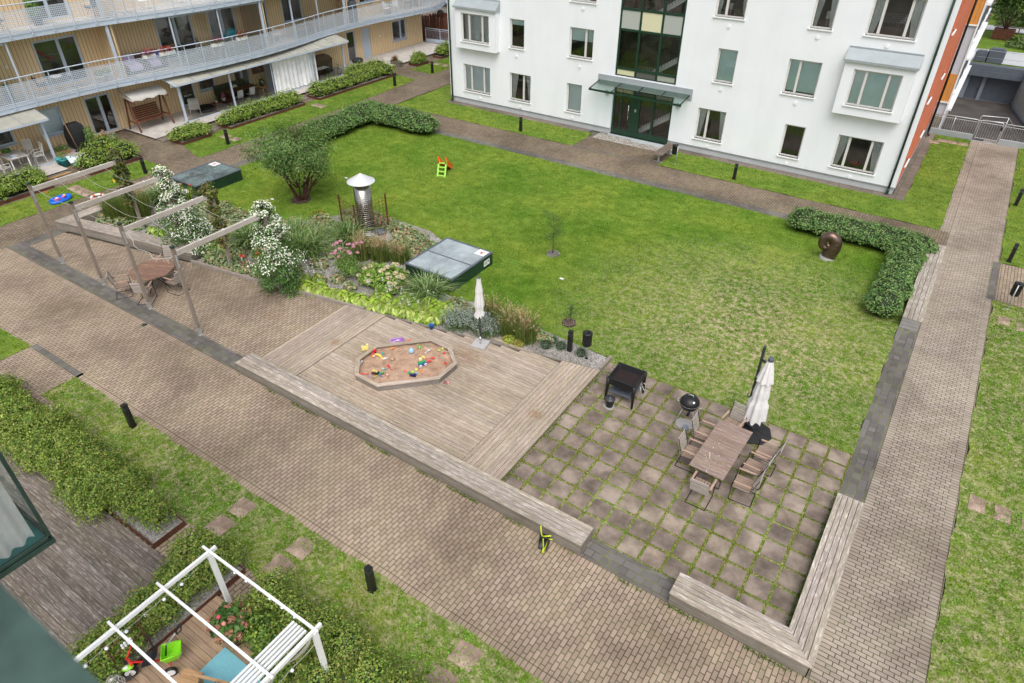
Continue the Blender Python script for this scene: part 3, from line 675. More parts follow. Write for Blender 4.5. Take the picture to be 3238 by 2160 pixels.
bench_box('timber_bench', 'very long low grey timber bench between brick path and sandpit deck', (-15.97, 8.88), (-4.0, 8.88), .61, .4, (0, 0))
tl = thing('timber_bench', 'L-shaped low grey timber bench wrapping the corner of the slab terrace', 'bench', (-1.88, 8.88, 0))
for (a, b, e) in (((-1.88, 8.88), (1.03, 8.88), (0, -.61)), ((1.03, 8.88), (1.03, 13.75), (.61, 0))):
    t = bench_box('x', 'x', a, b, .61, .4, e)
    for ch in list(t.children):
        ch.parent = tl; ch.location = (a[0]-tl.location.x, a[1]-tl.location.y, 0)
    bpy.data.objects.remove(t)
bench_box('timber_bench', 'straight grey timber bench backed by clipped hedge beside the right path', (1.04, 23.02), (1.04, 29.5), .6, .42, (0, 0), 4, 'concrete')
bench_box('timber_bench', 'grey timber bench hidden behind the far round-cornered hedge', (-29.9, 29.55), (-25.0, 29.55), .5, .42, (0, 0), 4)
# planter edge bench, two arms
tp = thing('planter_bench', 'angled grey timber bench edging the flower bed beside the octagonal table', 'bench', (-30.24, 10.9, 0))
a, b = Vector((-30.24, 10.9)), Vector((-23.1, 12.33)); m = MB(); sd = MB(); ax = (b-a).normalized(); nr = Vector((-ax.y, ax.x)); Ln = (b-a).length
up_x = -30.24
for i in range(5):
    o0, o1 = i*.12, i*.12+.108; tint(m)
    def Pp(s, o): p = a+ax*s+nr*o; return (p.x, p.y)
    def mit(o): # mitre against the arm that runs up along y
        k = o/.6; return (up_x+.6*k, 10.9+ .72*k)
    m.prism([mit(o0), Pp(Ln, o0), Pp(Ln, o1), mit(o1)], .37, .4, ax, None, True)
    m.prism([mit(o0), (up_x+o0, 16.2), (up_x+o1, 16.2), mit(o1)][::-1], .37, .4, (0, 1), None, True)
for i in range(3):
    z0, z1 = .01+i*.12, .126+i*.12
    tint(sd, .8, 1.1); sd.prism([Pp(0, .02), Pp(Ln*.55, .02), Pp(Ln*.55, .045), Pp(0, .045)], z0, z1, ax); tint(sd, .8, 1.1); sd.prism([Pp(Ln*.55+.004, .02), Pp(Ln-.01, .02), Pp(Ln-.01, .045), Pp(Ln*.55, .045)], z0, z1, ax)
    sd.prism([Pp(Ln-.01, .045), Pp(Ln-.01, .57), Pp(Ln-.035, .57), Pp(Ln-.035, .045)], z0, z1, nr)
    sd.prism([(up_x+.02, 10.93), (up_x+.045, 10.93), (up_x+.045, 16.2), (up_x+.02, 16.2)], z0, z1, (0, 1))
    sd.prism([Pp(.7, .55), Pp(Ln-.01, .55), Pp(Ln-.01, .575), Pp(.7, .575)], z0, z1, ax)
    sd.prism([(up_x+.55, 11.7), (up_x+.575, 11.7), (up_x+.575, 16.2), (up_x+.55, 16.2)], z0, z1, (0, 1))
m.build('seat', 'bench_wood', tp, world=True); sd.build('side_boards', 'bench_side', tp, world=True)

# ------------------------------------------------------------------ flower bed ground
bed = [(-29.7, 11.5), (-23.1, 12.9), (-23.1, 12.35), (-22, 12.45), (-20.1, 12.77), (-17.16, 13.37), (-15.13, 13.72), (-15.9, 13.5), (-12.77, 14.2), (-10.3, 14.62), (-7.99, 15.05), (-6.85, 15.25)]
bed = [(-29.7, 11.5), (-23.1, 12.9), (-23.1, 12.35), (-20.1, 12.77), (-17.16, 13.3), (-15.9, 13.45), (-12.77, 14.05), (-6.85, 15.17), (-6.85, 15.9)]+bed_top[::-1]
sheet('gravel_bed', bed, .02, 'gravel')
for p, q in (((-23.1, 12.3), (-20.1, 12.72)), ((-20.1, 12.72), (-17.16, 13.25)), ((-17.16, 13.25), (-15.2, 13.58)), ((-6.82, 15.2), (-6.82, 15.95))):
    ed = MB(); tint(ed, .8, 1.0); ed.beam((*p, .06), (*q, .06), .09, .13)
    tag(ed.build('stone_edging', 'paver_grey'), {-23.1: 'low stone edging starting at the end of the angled bench', -20.1: 'low stone edging along the ground cover left of the right clematis', -17.16: 'low stone edging ending at the timber deck', -6.82: 'short pale kerb stone at the gravel tip by the grill table'}[p[0]], 'edging')
P = np.stack([rng.uniform(-29, -7, 26000), rng.uniform(11.5, 19.5, 26000)], 1); P = P[inpoly(P, bed)]; P = np.concatenate([P, np.full((len(P), 1), .03)], 1)
V, F, col = leafcards(P, np.tile([0, 0, 1.], (len(P), 1)), .04, [(.3, .28, .26), (.16, .14, .12), (.42, .4, .38), (.22, .2, .19)], .9, .6)
tag(npmesh('bed_gravel', V, F, col, 'leaf'), 'grey gravel mulch between the bed plants', 'gravel', None, 'stuff')
# ------------------------------------------------------------------ planting
LG = [(.20, .31, .04), (.30, .41, .07), (.14, .23, .03), (.38, .45, .11)]          # lime-green privet type
YG = [(.22, .33, .05), (.33, .43, .08), (.14, .25, .04), (.40, .46, .11), (.08, .16, .03), (.34, .32, .10), (.24, .35, .05)]
DG = [(.12, .25, .06), (.17, .31, .085), (.08, .17, .04), (.24, .37, .13), (.30, .40, .15)]
def lumps(x0, y0, x1, y1, h, r, step=.7, jit=.12, zc=.45):
    """row of blobs along a segment"""
    L = math.hypot(x1-x0, y1-y0); n = max(2, int(L/step)+1); out = []
    for i in range(n):
        t = i/(n-1); k = random.uniform(1-jit, 1+jit)
        out.append((x0+(x1-x0)*t+random.uniform(-.08, .08), y0+(y1-y0)*t+random.uniform(-.08, .08), h*zc, r*k, r*random.uniform(1-jit, 1+jit), h*(1-zc)*random.uniform(1-jit, 1+jit)))
    return out
# clipped cotoneaster hedges at two lawn corners
t = thing('hedge', 'L-shaped dark green clipped hedge behind the bronze sculpture', 'hedge', (.1, 28.6, 0))
b = lumps(-4.15, 28.75, .05, 28.85, .95, .72, .6)+lumps(-.15, 28.4, -.2, 23.6, .95, .62, .6)+lumps(.1, 28.5, .1, 24, .8, .3, .6)
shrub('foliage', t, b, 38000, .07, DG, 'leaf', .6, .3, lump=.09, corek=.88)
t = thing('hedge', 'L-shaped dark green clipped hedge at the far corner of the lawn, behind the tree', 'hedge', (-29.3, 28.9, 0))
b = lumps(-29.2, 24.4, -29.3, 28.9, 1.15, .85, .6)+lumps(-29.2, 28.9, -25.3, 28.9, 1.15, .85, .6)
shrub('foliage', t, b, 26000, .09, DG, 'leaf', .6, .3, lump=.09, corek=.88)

def planter_hedge(label, x0, y0, x1, y1, h, n, size, cols, lx=0, extra=None, edge=True, corek=.7, step=.6):
    """rusty steel edged bed with a bushy hedge: bed rectangle x0..x1,y0..y1"""
    t = thing('hedge', label, 'hedge', ((x0+x1)/2, (y0+y1)/2, 0))
    if (x1-x0) > (y1-y0): b = lumps(x0+.5, (y0+y1)/2, x1-.5, (y0+y1)/2, h, (y1-y0)/2*1.12, step, .22)
    else: b = lumps((x0+x1)/2, y0+.45, (x0+x1)/2, y1-.45, h, (x1-x0)/2*1.12, step, .22)
    if extra: b += extra
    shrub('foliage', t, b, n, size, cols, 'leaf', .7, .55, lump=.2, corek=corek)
    m = MB(); e = .012; H = .16
    for (a, c) in (((x0, y0), (x1, y0)), ((x1, y0), (x1, y1)), ((x1, y1), (x0, y1)), ((x0, y1), (x0, y0))): m.beam((*a, H/2), (*c, H/2), e, H)
    m.build('steel_edging', 'rust', t, world=True)
    g = MB(); g.face([(x0, y0, .1), (x1, y0, .1), (x1, y1, .1), (x0, y1, .1)]); g.build('gravel', 'gravel', t, world=True)
    # bare branches
    br = MB()
    for q in range(int(max(x1-x0, y1-y0)*6)):
        px, py = random.uniform(x0+.3, x1-.3), random.uniform(y0+.25, y1-.25)
        br.tube([(px, py, .08), (px+random.uniform(-.25, .25), py+random.uniform(-.25, .25), h*.45), (px+random.uniform(-.4, .4), py+random.uniform(-.4, .4), h*.8)], [.012, .008, .004], 5)
    br.build('stems', 'bark_grey', t, world=True)
    return t
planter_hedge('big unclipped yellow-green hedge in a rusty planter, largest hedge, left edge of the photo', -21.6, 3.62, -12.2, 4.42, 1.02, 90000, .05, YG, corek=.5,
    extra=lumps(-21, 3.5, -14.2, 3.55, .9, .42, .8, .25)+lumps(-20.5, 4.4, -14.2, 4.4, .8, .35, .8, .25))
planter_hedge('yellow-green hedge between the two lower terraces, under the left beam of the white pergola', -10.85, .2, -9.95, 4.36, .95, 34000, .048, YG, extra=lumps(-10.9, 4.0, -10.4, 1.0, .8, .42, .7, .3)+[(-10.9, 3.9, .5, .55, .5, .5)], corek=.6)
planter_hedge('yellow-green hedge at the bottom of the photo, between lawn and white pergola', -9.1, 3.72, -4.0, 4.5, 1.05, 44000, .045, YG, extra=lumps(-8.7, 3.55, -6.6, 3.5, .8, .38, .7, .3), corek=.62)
hb = [(5.5, 13.1, 1.05, 'lime hedge in front of the glazed patio with white chairs'), (14.9, 17.6, .95, 'lime hedge under the covered barbecue and rattan chair'), (20.0, 21.8, .85, 'small boxy hedge in front of the wooden swing seat'),
      (23.1, 28.7, .9, 'long hedge in front of the glazed dining terrace'), (29.95, 37.2, .95, 'long hedge in front of the pale curtained terrace'), (39.95, 41.3, .85, 'round bush hedge beside the wooden trough planter'), (42.8, 46.5, .95, 'last hedge before the white building, furthest from the camera')]
for i, (ya, yb, h, lab) in enumerate(hb):
    ex = None
    if i == 4: ex = lumps(-36.4, 34.6, -36.3, 37.0, 1.05, .55, .6, .2)
    if i == 1: ex = lumps(-36.5, 16.2, -36.5, 17.3, 1.0, .5, .6, .2)+[(-36.9, 16.9, .5, .5, .5, .55)]
    planter_hedge(lab, -35.95, ya, -34.75 if i < 5 else -35.1, yb, h, int((yb-ya)*1700)+1500, .085, LG, extra=ex, corek=.72)

# tree with dark red multi-stem trunk
def limbs(m, p, d, L, r, depth, tips, spread=.5, upb=.15):
    pts = [p]; rs = [r]; q = Vector(p); dd = Vector(d).normalized()
    for i in range(4):
        dd = (dd+Vector((random.uniform(-.18, .18), random.uniform(-.18, .18), random.uniform(-.05, .15)+upb*.3))).normalized(); q = q+dd*L/4
        pts.append(tuple(q)); rs.append(r*(1-.17*(i+1)))
        if depth <= 1: tips.append(tuple(q))
    m.tube(pts, rs, 6 if depth < 3 else 8, False)
    if depth > 0:
        for k in range(3 if depth > 1 else 3):
            a = random.uniform(0, 2*PI); v = (dd+Vector((math.cos(a), math.sin(a), random.uniform(-.2, .35)))*spread*random.uniform(.8, 1.4)).normalized()
            s = random.choice([2, 3, 4]); limbs(m, pts[s], v, L*random.uniform(.6, .8), rs[s]*.62, depth-1, tips, spread, upb)
t = thing('tree', 'round-crowned tree with several dark red stems growing from the lawn', 'tree', (-24.05, 18.75, 0))
m = MB(); tips = []
for a, le, r in ((20, .35, .09), (110, .6, .065), (190, .8, .07), (250, .45, .1), (320, .6, .06), (75, .2, .08)):
    a = rad(a); limbs(m, (-24.05+.12*math.cos(a), 18.75+.12*math.sin(a), -.02), (math.cos(a)*le*1.25, math.sin(a)*le*1.25, 1), 1.55, r, 3, tips, .68)
for a in range(0, 360, 45): a = rad(a+random.uniform(-15, 15)); limbs(m, (-24.05+.2*math.cos(a), 18.75+.2*math.sin(a), .7), (math.cos(a), math.sin(a), .75), 1.35, .04, 2, tips, .6)
m.build('trunk', 'bark', t, world=True)
tp_ = np.array(tips); tp_ = tp_[(tp_[:, 2] > 1.1) & (tp_[:, 2] < 4.1)]
tp_ = tp_[np.hypot(tp_[:, 0]+24.05, tp_[:, 1]-18.75) < 2.45]
k = rng.integers(0, len(tp_), 19000); P = tp_[k]+rng.normal(0, .16, (len(k), 3)); cc = np.array([-24.05, 18.75, 2.0])
N = P-cc; N /= np.linalg.norm(N, axis=1, keepdims=True)
V, F, col = leafcards(P, N, .125, [(.10, .20, .045), (.14, .26, .06), (.07, .15, .035), (.2, .32, .09), (.25, .30, .12)], .3, .5, .2)
npmesh('crown', V, F, col, 'leaf', t, True)
def mulch(x, y, r, lab, kind='soil', col=None):
    m = MB(); m.lathe([(0.01, .05), (r*.6, .045), (r*.93, .03), (r, .0)], (x, y, 0), 22); o = m.build('mulch_ring', kind); 
    P = np.stack([rng.normal(x, r*.5, 900), rng.normal(y, r*.5, 900), np.full(900, .055)], 1); P = P[np.hypot(P[:, 0]-x, P[:, 1]-y) < r]
    V, F, c_ = leafcards(P, np.tile([0, 0, 1.], (len(P), 1)), .05, col or [(.14, .09, .07), (.24, .17, .14), (.08, .05, .04), (.35, .28, .25)], .6, .5)
    tag(o, lab, 'mulch'); npmesh('chips', V, F, c_, 'leaf', o)
mulch(-24.1, 18.72, .48, 'ring of bark mulch round the foot of the big tree'); mulch(-11.87, 20.8, .27, 'small pale gravel ring round the thin sapling in mid-lawn', 'gravel', [(.4, .38, .36), (.2, .18, .17)]); mulch(-8.9, 16.9, .25, 'patch of dark soil round the tiny shrub by the bin')
for (x, y, h, lab, nl, sp) in ((-11.88, 20.78, 1.75, 'thin young sapling standing alone in the middle of the lawn', 620, .42), (-8.88, 16.95, .75, 'tiny newly planted shrub on a patch of bare soil near the parasol', 160, .14)):
    t = thing('sapling', lab, 'sapling', (x, y, 0)); m = MB(); tips = []
    m.tube([(x, y, 0), (x+.02, y, h*.3), (x-.03, y+.02, h*.6), (x, y, h)], [.022, .018, .012, .005], 6)
    for k in range(11):
        z = h*random.uniform(.35, .95); a = random.uniform(0, 6.3); q = (x+math.cos(a)*sp*random.uniform(.5, 1), y+math.sin(a)*sp*random.uniform(.5, 1), z+random.uniform(.1, .35)*h*.5)
        m.tube([(x, y, z), q], [.008, .003], 5); tips += [q, tuple((Vector(q)+Vector((x, y, z)))/2)]
    m.build('trunk', 'bark_grey', t, world=True); tp_ = np.array(tips); P = tp_[rng.integers(0, len(tp_), nl)]+rng.normal(0, .07, (nl, 3)); N = np.tile([0, 0, 1.], (nl, 1))
    V, F, col = leafcards(P, N, .07, [(.07, .15, .03), (.1, .19, .05), (.05, .1, .02)], .4); npmesh('crown', V, F, col, 'leaf', t, True)

# ornamental grasses
def tuft(name, label, cat, x, y, h, r, n, w, cols, lean=.85, segs=5, top=None, group=None, spr=.35):
    t = thing(name, label, cat, (x, y, 0), 0, group)
    a = rng.random(n)*2*PI; q = r*spr*np.sqrt(rng.random(n)); P = np.stack([x+np.cos(a)*q, y+np.sin(a)*q, np.full(n, .01)], 1)
    V, F, col = blades(P, h*1.25, w, cols, lean, segs); npmesh('leaf_blades', V, F, col, 'leaf', t, True)
    if top:
        tc, th, tn, tl = top; a = rng.random(tn)*2*PI; q = r*.3*np.sqrt(rng.random(tn)); P = np.stack([x+np.cos(a)*q, y+np.sin(a)*q, np.full(tn, .01)], 1)
        V, F, col = blades(P, th, .008, tc, tl, 4); 
        # plumes: thicker cards at the blade tips
        tipsP = V.reshape(tn, -1, 3)[:, -1]; base = V.reshape(tn, -1, 3)[:, -3]; d = tipsP-base
        PP = (tipsP[:, None, :]-d[:, None, :]*rng.random((tn, 9, 1))*1.1).reshape(-1, 3)+rng.normal(0, .012, (tn*9, 3))
        V2, F2, c2 = leafcards(PP, np.tile([.1, .1, 1.], (len(PP), 1)), .055, tc, .3, .2)
        V1, F1, c1 = V, np.concatenate([F[:, [0, 1, 2]], F[:, [0, 2, 3]]]), col
        npmesh('plumes', np.concatenate([V1, V2]), np.concatenate([F1, F2+len(V1)]), np.concatenate([c1, c2]), 'leaf', t, True)
    return t
MG = [(.10, .20, .035), (.17, .29, .07), (.06, .13, .025), (.3, .4, .15), (.46, .52, .28)]
UG = [(.13, .21, .04), (.19, .27, .06), (.1, .15, .03), (.28, .28, .09)]
TAN = [(.55, .39, .24), (.65, .48, .32), (.46, .31, .19), (.6, .38, .26)]
ga = 'arching ornamental grasses in the flower bed'
tuft('ornamental_grass', 'arching pale green grass in the back corner behind the left clematis', 'ornamental grass', -29.0, 14.9, .85, .8, 420, .032, MG, .95, group=ga)
tuft('ornamental_grass', 'arching green grass fountain between the red-leaved vine post and the right clematis', 'ornamental grass', -22.3, 14.6, 1.0, 1.3, 620, .034, MG, 1.0, group=ga)
tuft('ornamental_grass', 'largest arching grass fountain, directly right of the right clematis', 'ornamental grass', -20.0, 15.3, 1.05, 1.5, 760, .034, MG, 1.05, group=ga)
tuft('ornamental_grass', 'arching green grass just behind the largest fountain, towards the lawn', 'ornamental grass', -21.1, 15.7, .95, 1.1, 460, .032, MG, 1.0, group=ga)
tuft('ornamental_grass', 'arching green grass at the foot of the steel chimney', 'ornamental grass', -19.2, 16.8, 1.0, 1.1, 520, .032, MG, .95, group=ga)
tuft('ornamental_grass', 'arching green grass spilling over the front corner of the near skylight', 'ornamental grass', -13.85, 15.45, .88, 1.1, 460, .032, MG, 1.05, group=ga)
gb = 'upright dark green grasses on the planter bench side'
tuft('ornamental_grass', 'upright dark green grass, left one of the pair inside the angled bench', 'ornamental grass', -29.1, 12.95, .95, .9, 1100, .016, UG, .35, 4, group=gb, spr=.55)
tuft('ornamental_grass', 'upright dark green grass, right one of the pair inside the angled bench', 'ornamental grass', -28.2, 13.35, .95, .9, 1100, .016, UG, .35, 4, group=gb, spr=.55)
gc = 'upright grasses with tan plumes'
for x, y, h, lab, tn in ((-28.9, 13.9, 1.25, 'tan-plumed grass behind the upright dark green pair', 90), (-17.9, 16.3, 1.15, 'tan-plumed grass left of the grass pair beside the skylight, behind the pink flowers', 120), (-17.2, 16.6, 1.1, 'tan-plumed grass in the middle of the row behind the hydrangea', 120),
                     (-16.5, 16.9, 1.0, 'tan-plumed grass closest to the left corner of the near skylight', 90), (-10.25, 15.3, 1.15, 'tan-plumed grass behind the small parasol pole', 60), (-9.6, 15.25, 1.2, 'tan-plumed grass right of the small parasol, nearest the bollard', 80), (-11.3, 15.7, .9, 'low tan-plumed grass between skylight and parasol', 40)):
    tuft('plume_grass', lab, 'ornamental grass', x, y, h*.68, .75, 520, .014, UG, .4, 4, (TAN, h, tn, .35), gc, .5)
tuft('day_lily', 'strappy lily clump with red flowers behind the left clematis', 'lily', -28.4, 15.8, .6, .6, 160, .02, LG, .9)
tuft('day_lily', 'small strappy lily clump with red flowers left of the right clematis', 'lily', -20.9, 13.9, .5, .4, 110, .02, LG, .9)
fl = MB()
for q in ((-28.5, 15.6, .75), (-28.2, 16, .7), (-28.7, 15.9, .66)): fl.tint = (.7, .06, .04); fl.ball(q, .05, 6)
for r_ in [o for o in C.objects if o.name.startswith('day_lily') and not o.parent][:1]: fl.build('flower', 'plastic', r_, world=True)
fl = MB(); fl.tint = (.75, .05, .05)
for q in ((-20.8, 13.7, .5), (-21.3, 13.4, .35)): fl.ball(q, .06, 6)
for r_ in [o for o in C.objects if o.name.startswith('day_lily') and not o.parent][1:2]: fl.build('flower', 'plastic', r_, world=True)

# hostas: three patterns copied along the edging
def hosta_mesh(r, n, seed, cols):
    g = np.random.default_rng(seed); V = []; F = []; col = []
    for i in range(n):
        a = i*2.39996+g.uniform(-.3, .3); t = math.sqrt((i+.5)/n); rr = r*(.25+.8*t); z0 = .34*(1-t*.75); L = .185*(.75+.55*g.random()); wd = L*.62; tilt = -.15-.75*t
        d = np.array([math.cos(a), math.sin(a), 0]); s = np.array([-math.sin(a), math.cos(a), 0]); c = d*rr*.75+np.array([0, 0, z0]); dd = d*math.cos(tilt)+np.array([0, 0, math.sin(tilt)]); u = np.array([0, 0, 1.])
        prof = [(-.5, 0, 0), (-.3, .42, .1), (.05, .5, .1), (.35, .28, .02), (.62, 0, -.12)]; b = len(V)
        for q, w_, h_ in prof:
            V.append(c+dd*q*L+u*h_*L*0); V.append(c+dd*q*L+s*w_*wd+u*h_*L); V.append(c+dd*q*L-s*w_*wd+u*h_*L)
        cl = np.array(cols[g.integers(0, len(cols))])*g.uniform(.55, 1.25)
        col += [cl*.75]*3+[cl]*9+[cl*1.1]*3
        for k in range(4):
            F += [(b+3*k, b+3*k+1, b+3*k+4, b+3*k+3), (b+3*k, b+3*k+3, b+3*k+5, b+3*k+2)]
    return np.array(V), np.array(F), np.clip(np.array(col), 0, .9)
HC = [(.29, .42, .045), (.39, .50, .08), (.2, .32, .03), (.5, .58, .16)]
protos = []
hg = 'lime green hostas planted in a band along the bed edge'
for sd_ in range(3):
    t = thing('hosta', 'lime green hosta in the broad band of hostas along the bed edge', 'hosta', (-18.0, 13.55, 0), 0, hg) if sd_ == 0 else protos[0].copy()
    if sd_: C.objects.link(t)
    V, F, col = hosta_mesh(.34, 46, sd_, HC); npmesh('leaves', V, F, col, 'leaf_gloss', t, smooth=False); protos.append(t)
pos = []
for i in range(22):
    u = i/21; x = -18.15+u*5.4; yb = 13.25+(x+17.16)*.187+.3; pos.append((x, yb, 1.0))
    if u > .5: pos.append((x+random.uniform(-.1, .1), yb+.42, 1.05))
    if u > .62: pos.append((x+random.uniform(-.1, .1), yb+.82, 1.0))
pos += [(-18.5, 13.9, .9), (-18.0, 14.1, .85), (-17.6, 13.85, .85), (-26.7, 12.95, 1.), (-26.2, 13.0, 1.), (-23.9, 13.35, 1.05), (-23.4, 13.3, 1.05), (-23.6, 13.75, 1.0), (-24.2, 13.8, .9), (-23.0, 13.6, .9)]
for i, (x, y, s) in enumerate(pos):
    a = random.uniform(0, 6.28); s *= random.uniform(.85, 1.15)
    if i < 3: o = protos[i]; o.location = (x, y, 0); o.rotation_euler = (0, 0, a); o.scale = (s,)*3
    else: o = dup(protos[i % 3], (x, y, 0), a, None, s)
    if x < -20: o['label'] = 'lime green hosta in the loose group beside the angled bench and vine posts'
# white hosta flowers
def spikes(name, label, x, y, n, r, h, cols, size=.03, parent=None, stem=(.1, .2, .04), per=12, top=.35, z0=0, mat='petal'):
    t = parent or thing(name, label, 'flowers', (x, y, 0)); P = []; m = MB()
    for i in range(n):
        a = random.uniform(0, 6.3); q = r*math.sqrt(random.random()); bx, by = x+q*math.cos(a), y+q*math.sin(a); H = h*random.uniform(.75, 1.15); lx, ly = random.uniform(-.1, .1), random.uniform(-.1, .1)
        m.tint = stem; m.tube([(bx, by, z0), (bx+lx, by+ly, z0+H)], .004, 3, False)
        for k in range(per): f = 1-top*random.random(); P.append((bx+lx*f+random.gauss(0, .016), by+ly*f+random.gauss(0, .016), z0+H*f))
    m.build('stems', 'cloth', t, world=True); P = np.array(P)
    V, F, col = leafcards(P, np.tile([0, 0, 1.], (len(P), 1)), size, cols, .6, .1, .08); npmesh('blossom', V, F, col, mat, t, True)
    return t
WH = [(.8, .8, .78), (.72, .74, .7)]
spikes('hosta_flowers', 'white flower spikes rising over the hostas below the hydrangea', -15.3, 14.7, 14, .7, .75, WH, .05)
spikes('hosta_flowers', 'white flower spikes over the hostas by the near skylight grass', -13.9, 14.8, 14, .7, .65, WH, .05)
spikes('hosta_flowers', 'white flower spikes just right of the right clematis', -18.2, 14.1, 10, .45, .7, WH, .05)
spikes('hosta_flowers', 'white flower spikes over the hostas right of the left clematis', -23.9, 13.8, 12, .45, .7, WH, .05)
# lavender-like catmint
def catmint(label, x, y, r, n):
    t = thing('catmint', label, 'catmint', (x, y, 0)); shrub('foliage', t, [(x, y, .15, r*.85, r*.7, .28)], 1600, .05, [(.13, .2, .09), (.2, .27, .14), (.1, .16, .07)], 'leaf', .35, .5, corek=.6)
    spikes('', '', x, y, n, r*.92, .58, [(.5, .5, .53), (.62, .63, .64), (.36, .37, .4), (.3, .36, .28)], .032, t, per=16, top=.5)
catmint('grey-white flowering catmint mound at the left, by the blue pot', -11.95, 14.68, .62, 150); catmint('grey-white flowering catmint mound right behind the parasol pole', -10.85, 14.85, .55, 120); catmint('grey-white catmint mound squeezed between the other two', -11.35, 14.95, .45, 70)
# eupatorium and hydrangea
t = thing('joe_pye_weed', 'tall leafy perennial with domed pink flower heads', 'perennial', (-17.35, 14.95, 0))
shrub('foliage', t, [(-17.35, 14.95, .5, .5, .45, .45), (-17.0, 14.9, .4, .35, .35, .4)], 2400, .085, [(.2, .34, .07), (.27, .41, .1), (.14, .25, .05)], 'leaf', .3, .9, core=False)
m = MB()
for i in range(26):
    a = random.uniform(0, 6.3); q = .5*math.sqrt(random.random()); m.tint = (.1, .12, .05); m.tube([(-17.35+q*.4*math.cos(a), 14.95+q*.4*math.sin(a), 0), (-17.35+q*math.cos(a), 14.95+q*math.sin(a), random.uniform(.9, 1.25))], .007, 4, False)
m.build('stems', 'cloth', t, world=True)
def head(name, parent, x, y, z, r, cols, flat=.55, n=90):
    u = rng.normal(0, 1, (n, 3)); u /= np.linalg.norm(u, axis=1, keepdims=True); u[:, 2] = np.abs(u[:, 2])*1.0-.2
    P = np.array([x, y, z])+u*[r, r, r*flat]; V, F, col = leafcards(P, u, r*.5, cols, .9, .2, .12); return npmesh(name, V, F, col, 'petal', parent, True)
PK = [(.62, .28, .38), (.72, .42, .5), (.5, .2, .3)]
for i in range(18):
    a = random.uniform(0, 6.3); q = .62*math.sqrt(random.random()); head('flower_head', t, -17.35+q*math.cos(a), 15.0+q*math.sin(a), random.uniform(.95, 1.35), random.uniform(.05, .085), PK)
t = thing('hydrangea', 'hydrangea bush with many faded cream flower heads beside the skylight', 'hydrangea', (-15.75, 15.2, 0))
hb_ = [(-15.9, 15.15, .35, .62, .5, .5), (-15.4, 15.35, .4, .5, .45, .45), (-16.2, 14.95, .3, .4, .35, .35), (-15.35, 14.9, .25, .5, .4, .38)]
shrub('foliage', t, hb_, 3600, .1, [(.24, .38, .06), (.32, .46, .09), (.16, .28, .04)], 'leaf', .75, .4)
HY = [(.66, .56, .36), (.72, .64, .44), (.6, .5, .33), (.72, .54, .42), (.56, .58, .35)]
for i in range(34):
    b = random.choice(hb_); a = random.uniform(0, 6.3); e = random.uniform(.15, 1.3); x = b[0]+b[3]*math.cos(a)*math.cos(e)*1.05; y = b[1]+b[4]*math.sin(a)*math.cos(e)*1.05; z = b[2]+b[5]*math.sin(e)*1.08+.03
    head('flower_head', t, x, y, z, random.uniform(.07, .105), HY, .7, 70)
# clematis columns and vines on the frame posts
def column(label, name, x, y, prof, n, size, cols, blossom=0, side=(0, 0), flower_side=1.0):
    """prof: list of (z, radius)"""
    t = thing(name, label, 'climber', (x, y, 0)); z = np.array([p[0] for p in prof]); r = np.array([p[1] for p in prof])
    K = 120; cz = rng.uniform(z.min(), z.max(), K*4); cr_ = np.interp(cz, z, r); kp = rng.random(K*4) < cr_/r.max(); cz, cr_ = cz[kp][:K], cr_[kp][:K]; ca_ = rng.random(len(cz))*2*PI; cq = np.minimum(cr_*rng.uniform(.35, 1.12, len(cz)), np.where(cz > 2.6, cr_*.7, 9)); cs_ = np.clip(cr_*.34, .09, .26)*rng.uniform(.7, 1.3, len(cz))
    fz = (z.max()-cz)/z.max(); CC = np.stack([x+side[0]*fz+np.cos(ca_)*cq, y+side[1]*fz+np.sin(ca_)*cq, cz], 1)
    def samp(n, pick=None, sq=1.0):
        k = rng.integers(0, len(CC), n) if pick is None else pick[rng.integers(0, len(pick), n)]; u = rng.normal(0, 1, (n, 3)); u /= np.linalg.norm(u, axis=1, keepdims=True)
        P = CC[k]+u*(cs_[k]*sq)[:, None]*(rng.random((n, 1))**.4)*[1.15, 1.15, 1.0]; f = (z.max()-P[:, 2])/z.max(); N = P-np.stack([x+side[0]*f, y+side[1]*f, P[:, 2]-.25], 1); N /= np.linalg.norm(N, axis=1, keepdims=True); kk = P[:, 2] > .03; return P[kk], N[kk]
    P, N = samp(n); V, F, col = leafcards(P, N, size, cols, .7); npmesh('foliage', V, F, col, 'leaf', t, True)
    if blossom:
        sc_ = CC[:, 2]*.9+(CC[:, 0]-x)*flower_side+rng.normal(0, .55, len(CC)); pick = np.argsort(-sc_)[:int(len(CC)*.52)]; P, N = samp(blossom, pick, 1.12); P = P+N*.05; kk = (N[:, 2] > -.2); P, N = P[kk], N[kk]
        V, F, col = leafcards(P, N, .05, [(.88, .87, .76), (.82, .82, .68), (.9, .9, .84)], .95, .5, .06); tag(npmesh('blossom', V, F, col, 'petal', t, True), None, None, None, 'stuff')
    return t
CG = [(.06, .13, .03), (.10, .20, .045), (.16, .28, .08)]
column('white-flowered clematis over the frame post at the back left, nearest the far skylight', 'clematis', -24.36, 12.9, [(.02, .62), (.5, .92), (1.2, .85), (1.9, .55), (2.6, .34), (3.2, .36), (3.4, .2)], 9000, .075, CG, 3600, (.55, .15), 1.6)
column('white-flowered clematis over the frame post nearest the hostas and deck', 'clematis', -18.66, 12.85, [(.02, .6), (.35, .8), (1.1, .82), (1.9, .74), (2.5, .55), (3.1, .36), (3.4, .2)], 9500, .075, CG, 3900, (.1, .05), .5)
VG = [(.10, .13, .03), (.16, .19, .045), (.22, .15, .06), (.26, .26, .07), (.07, .10, .02)]
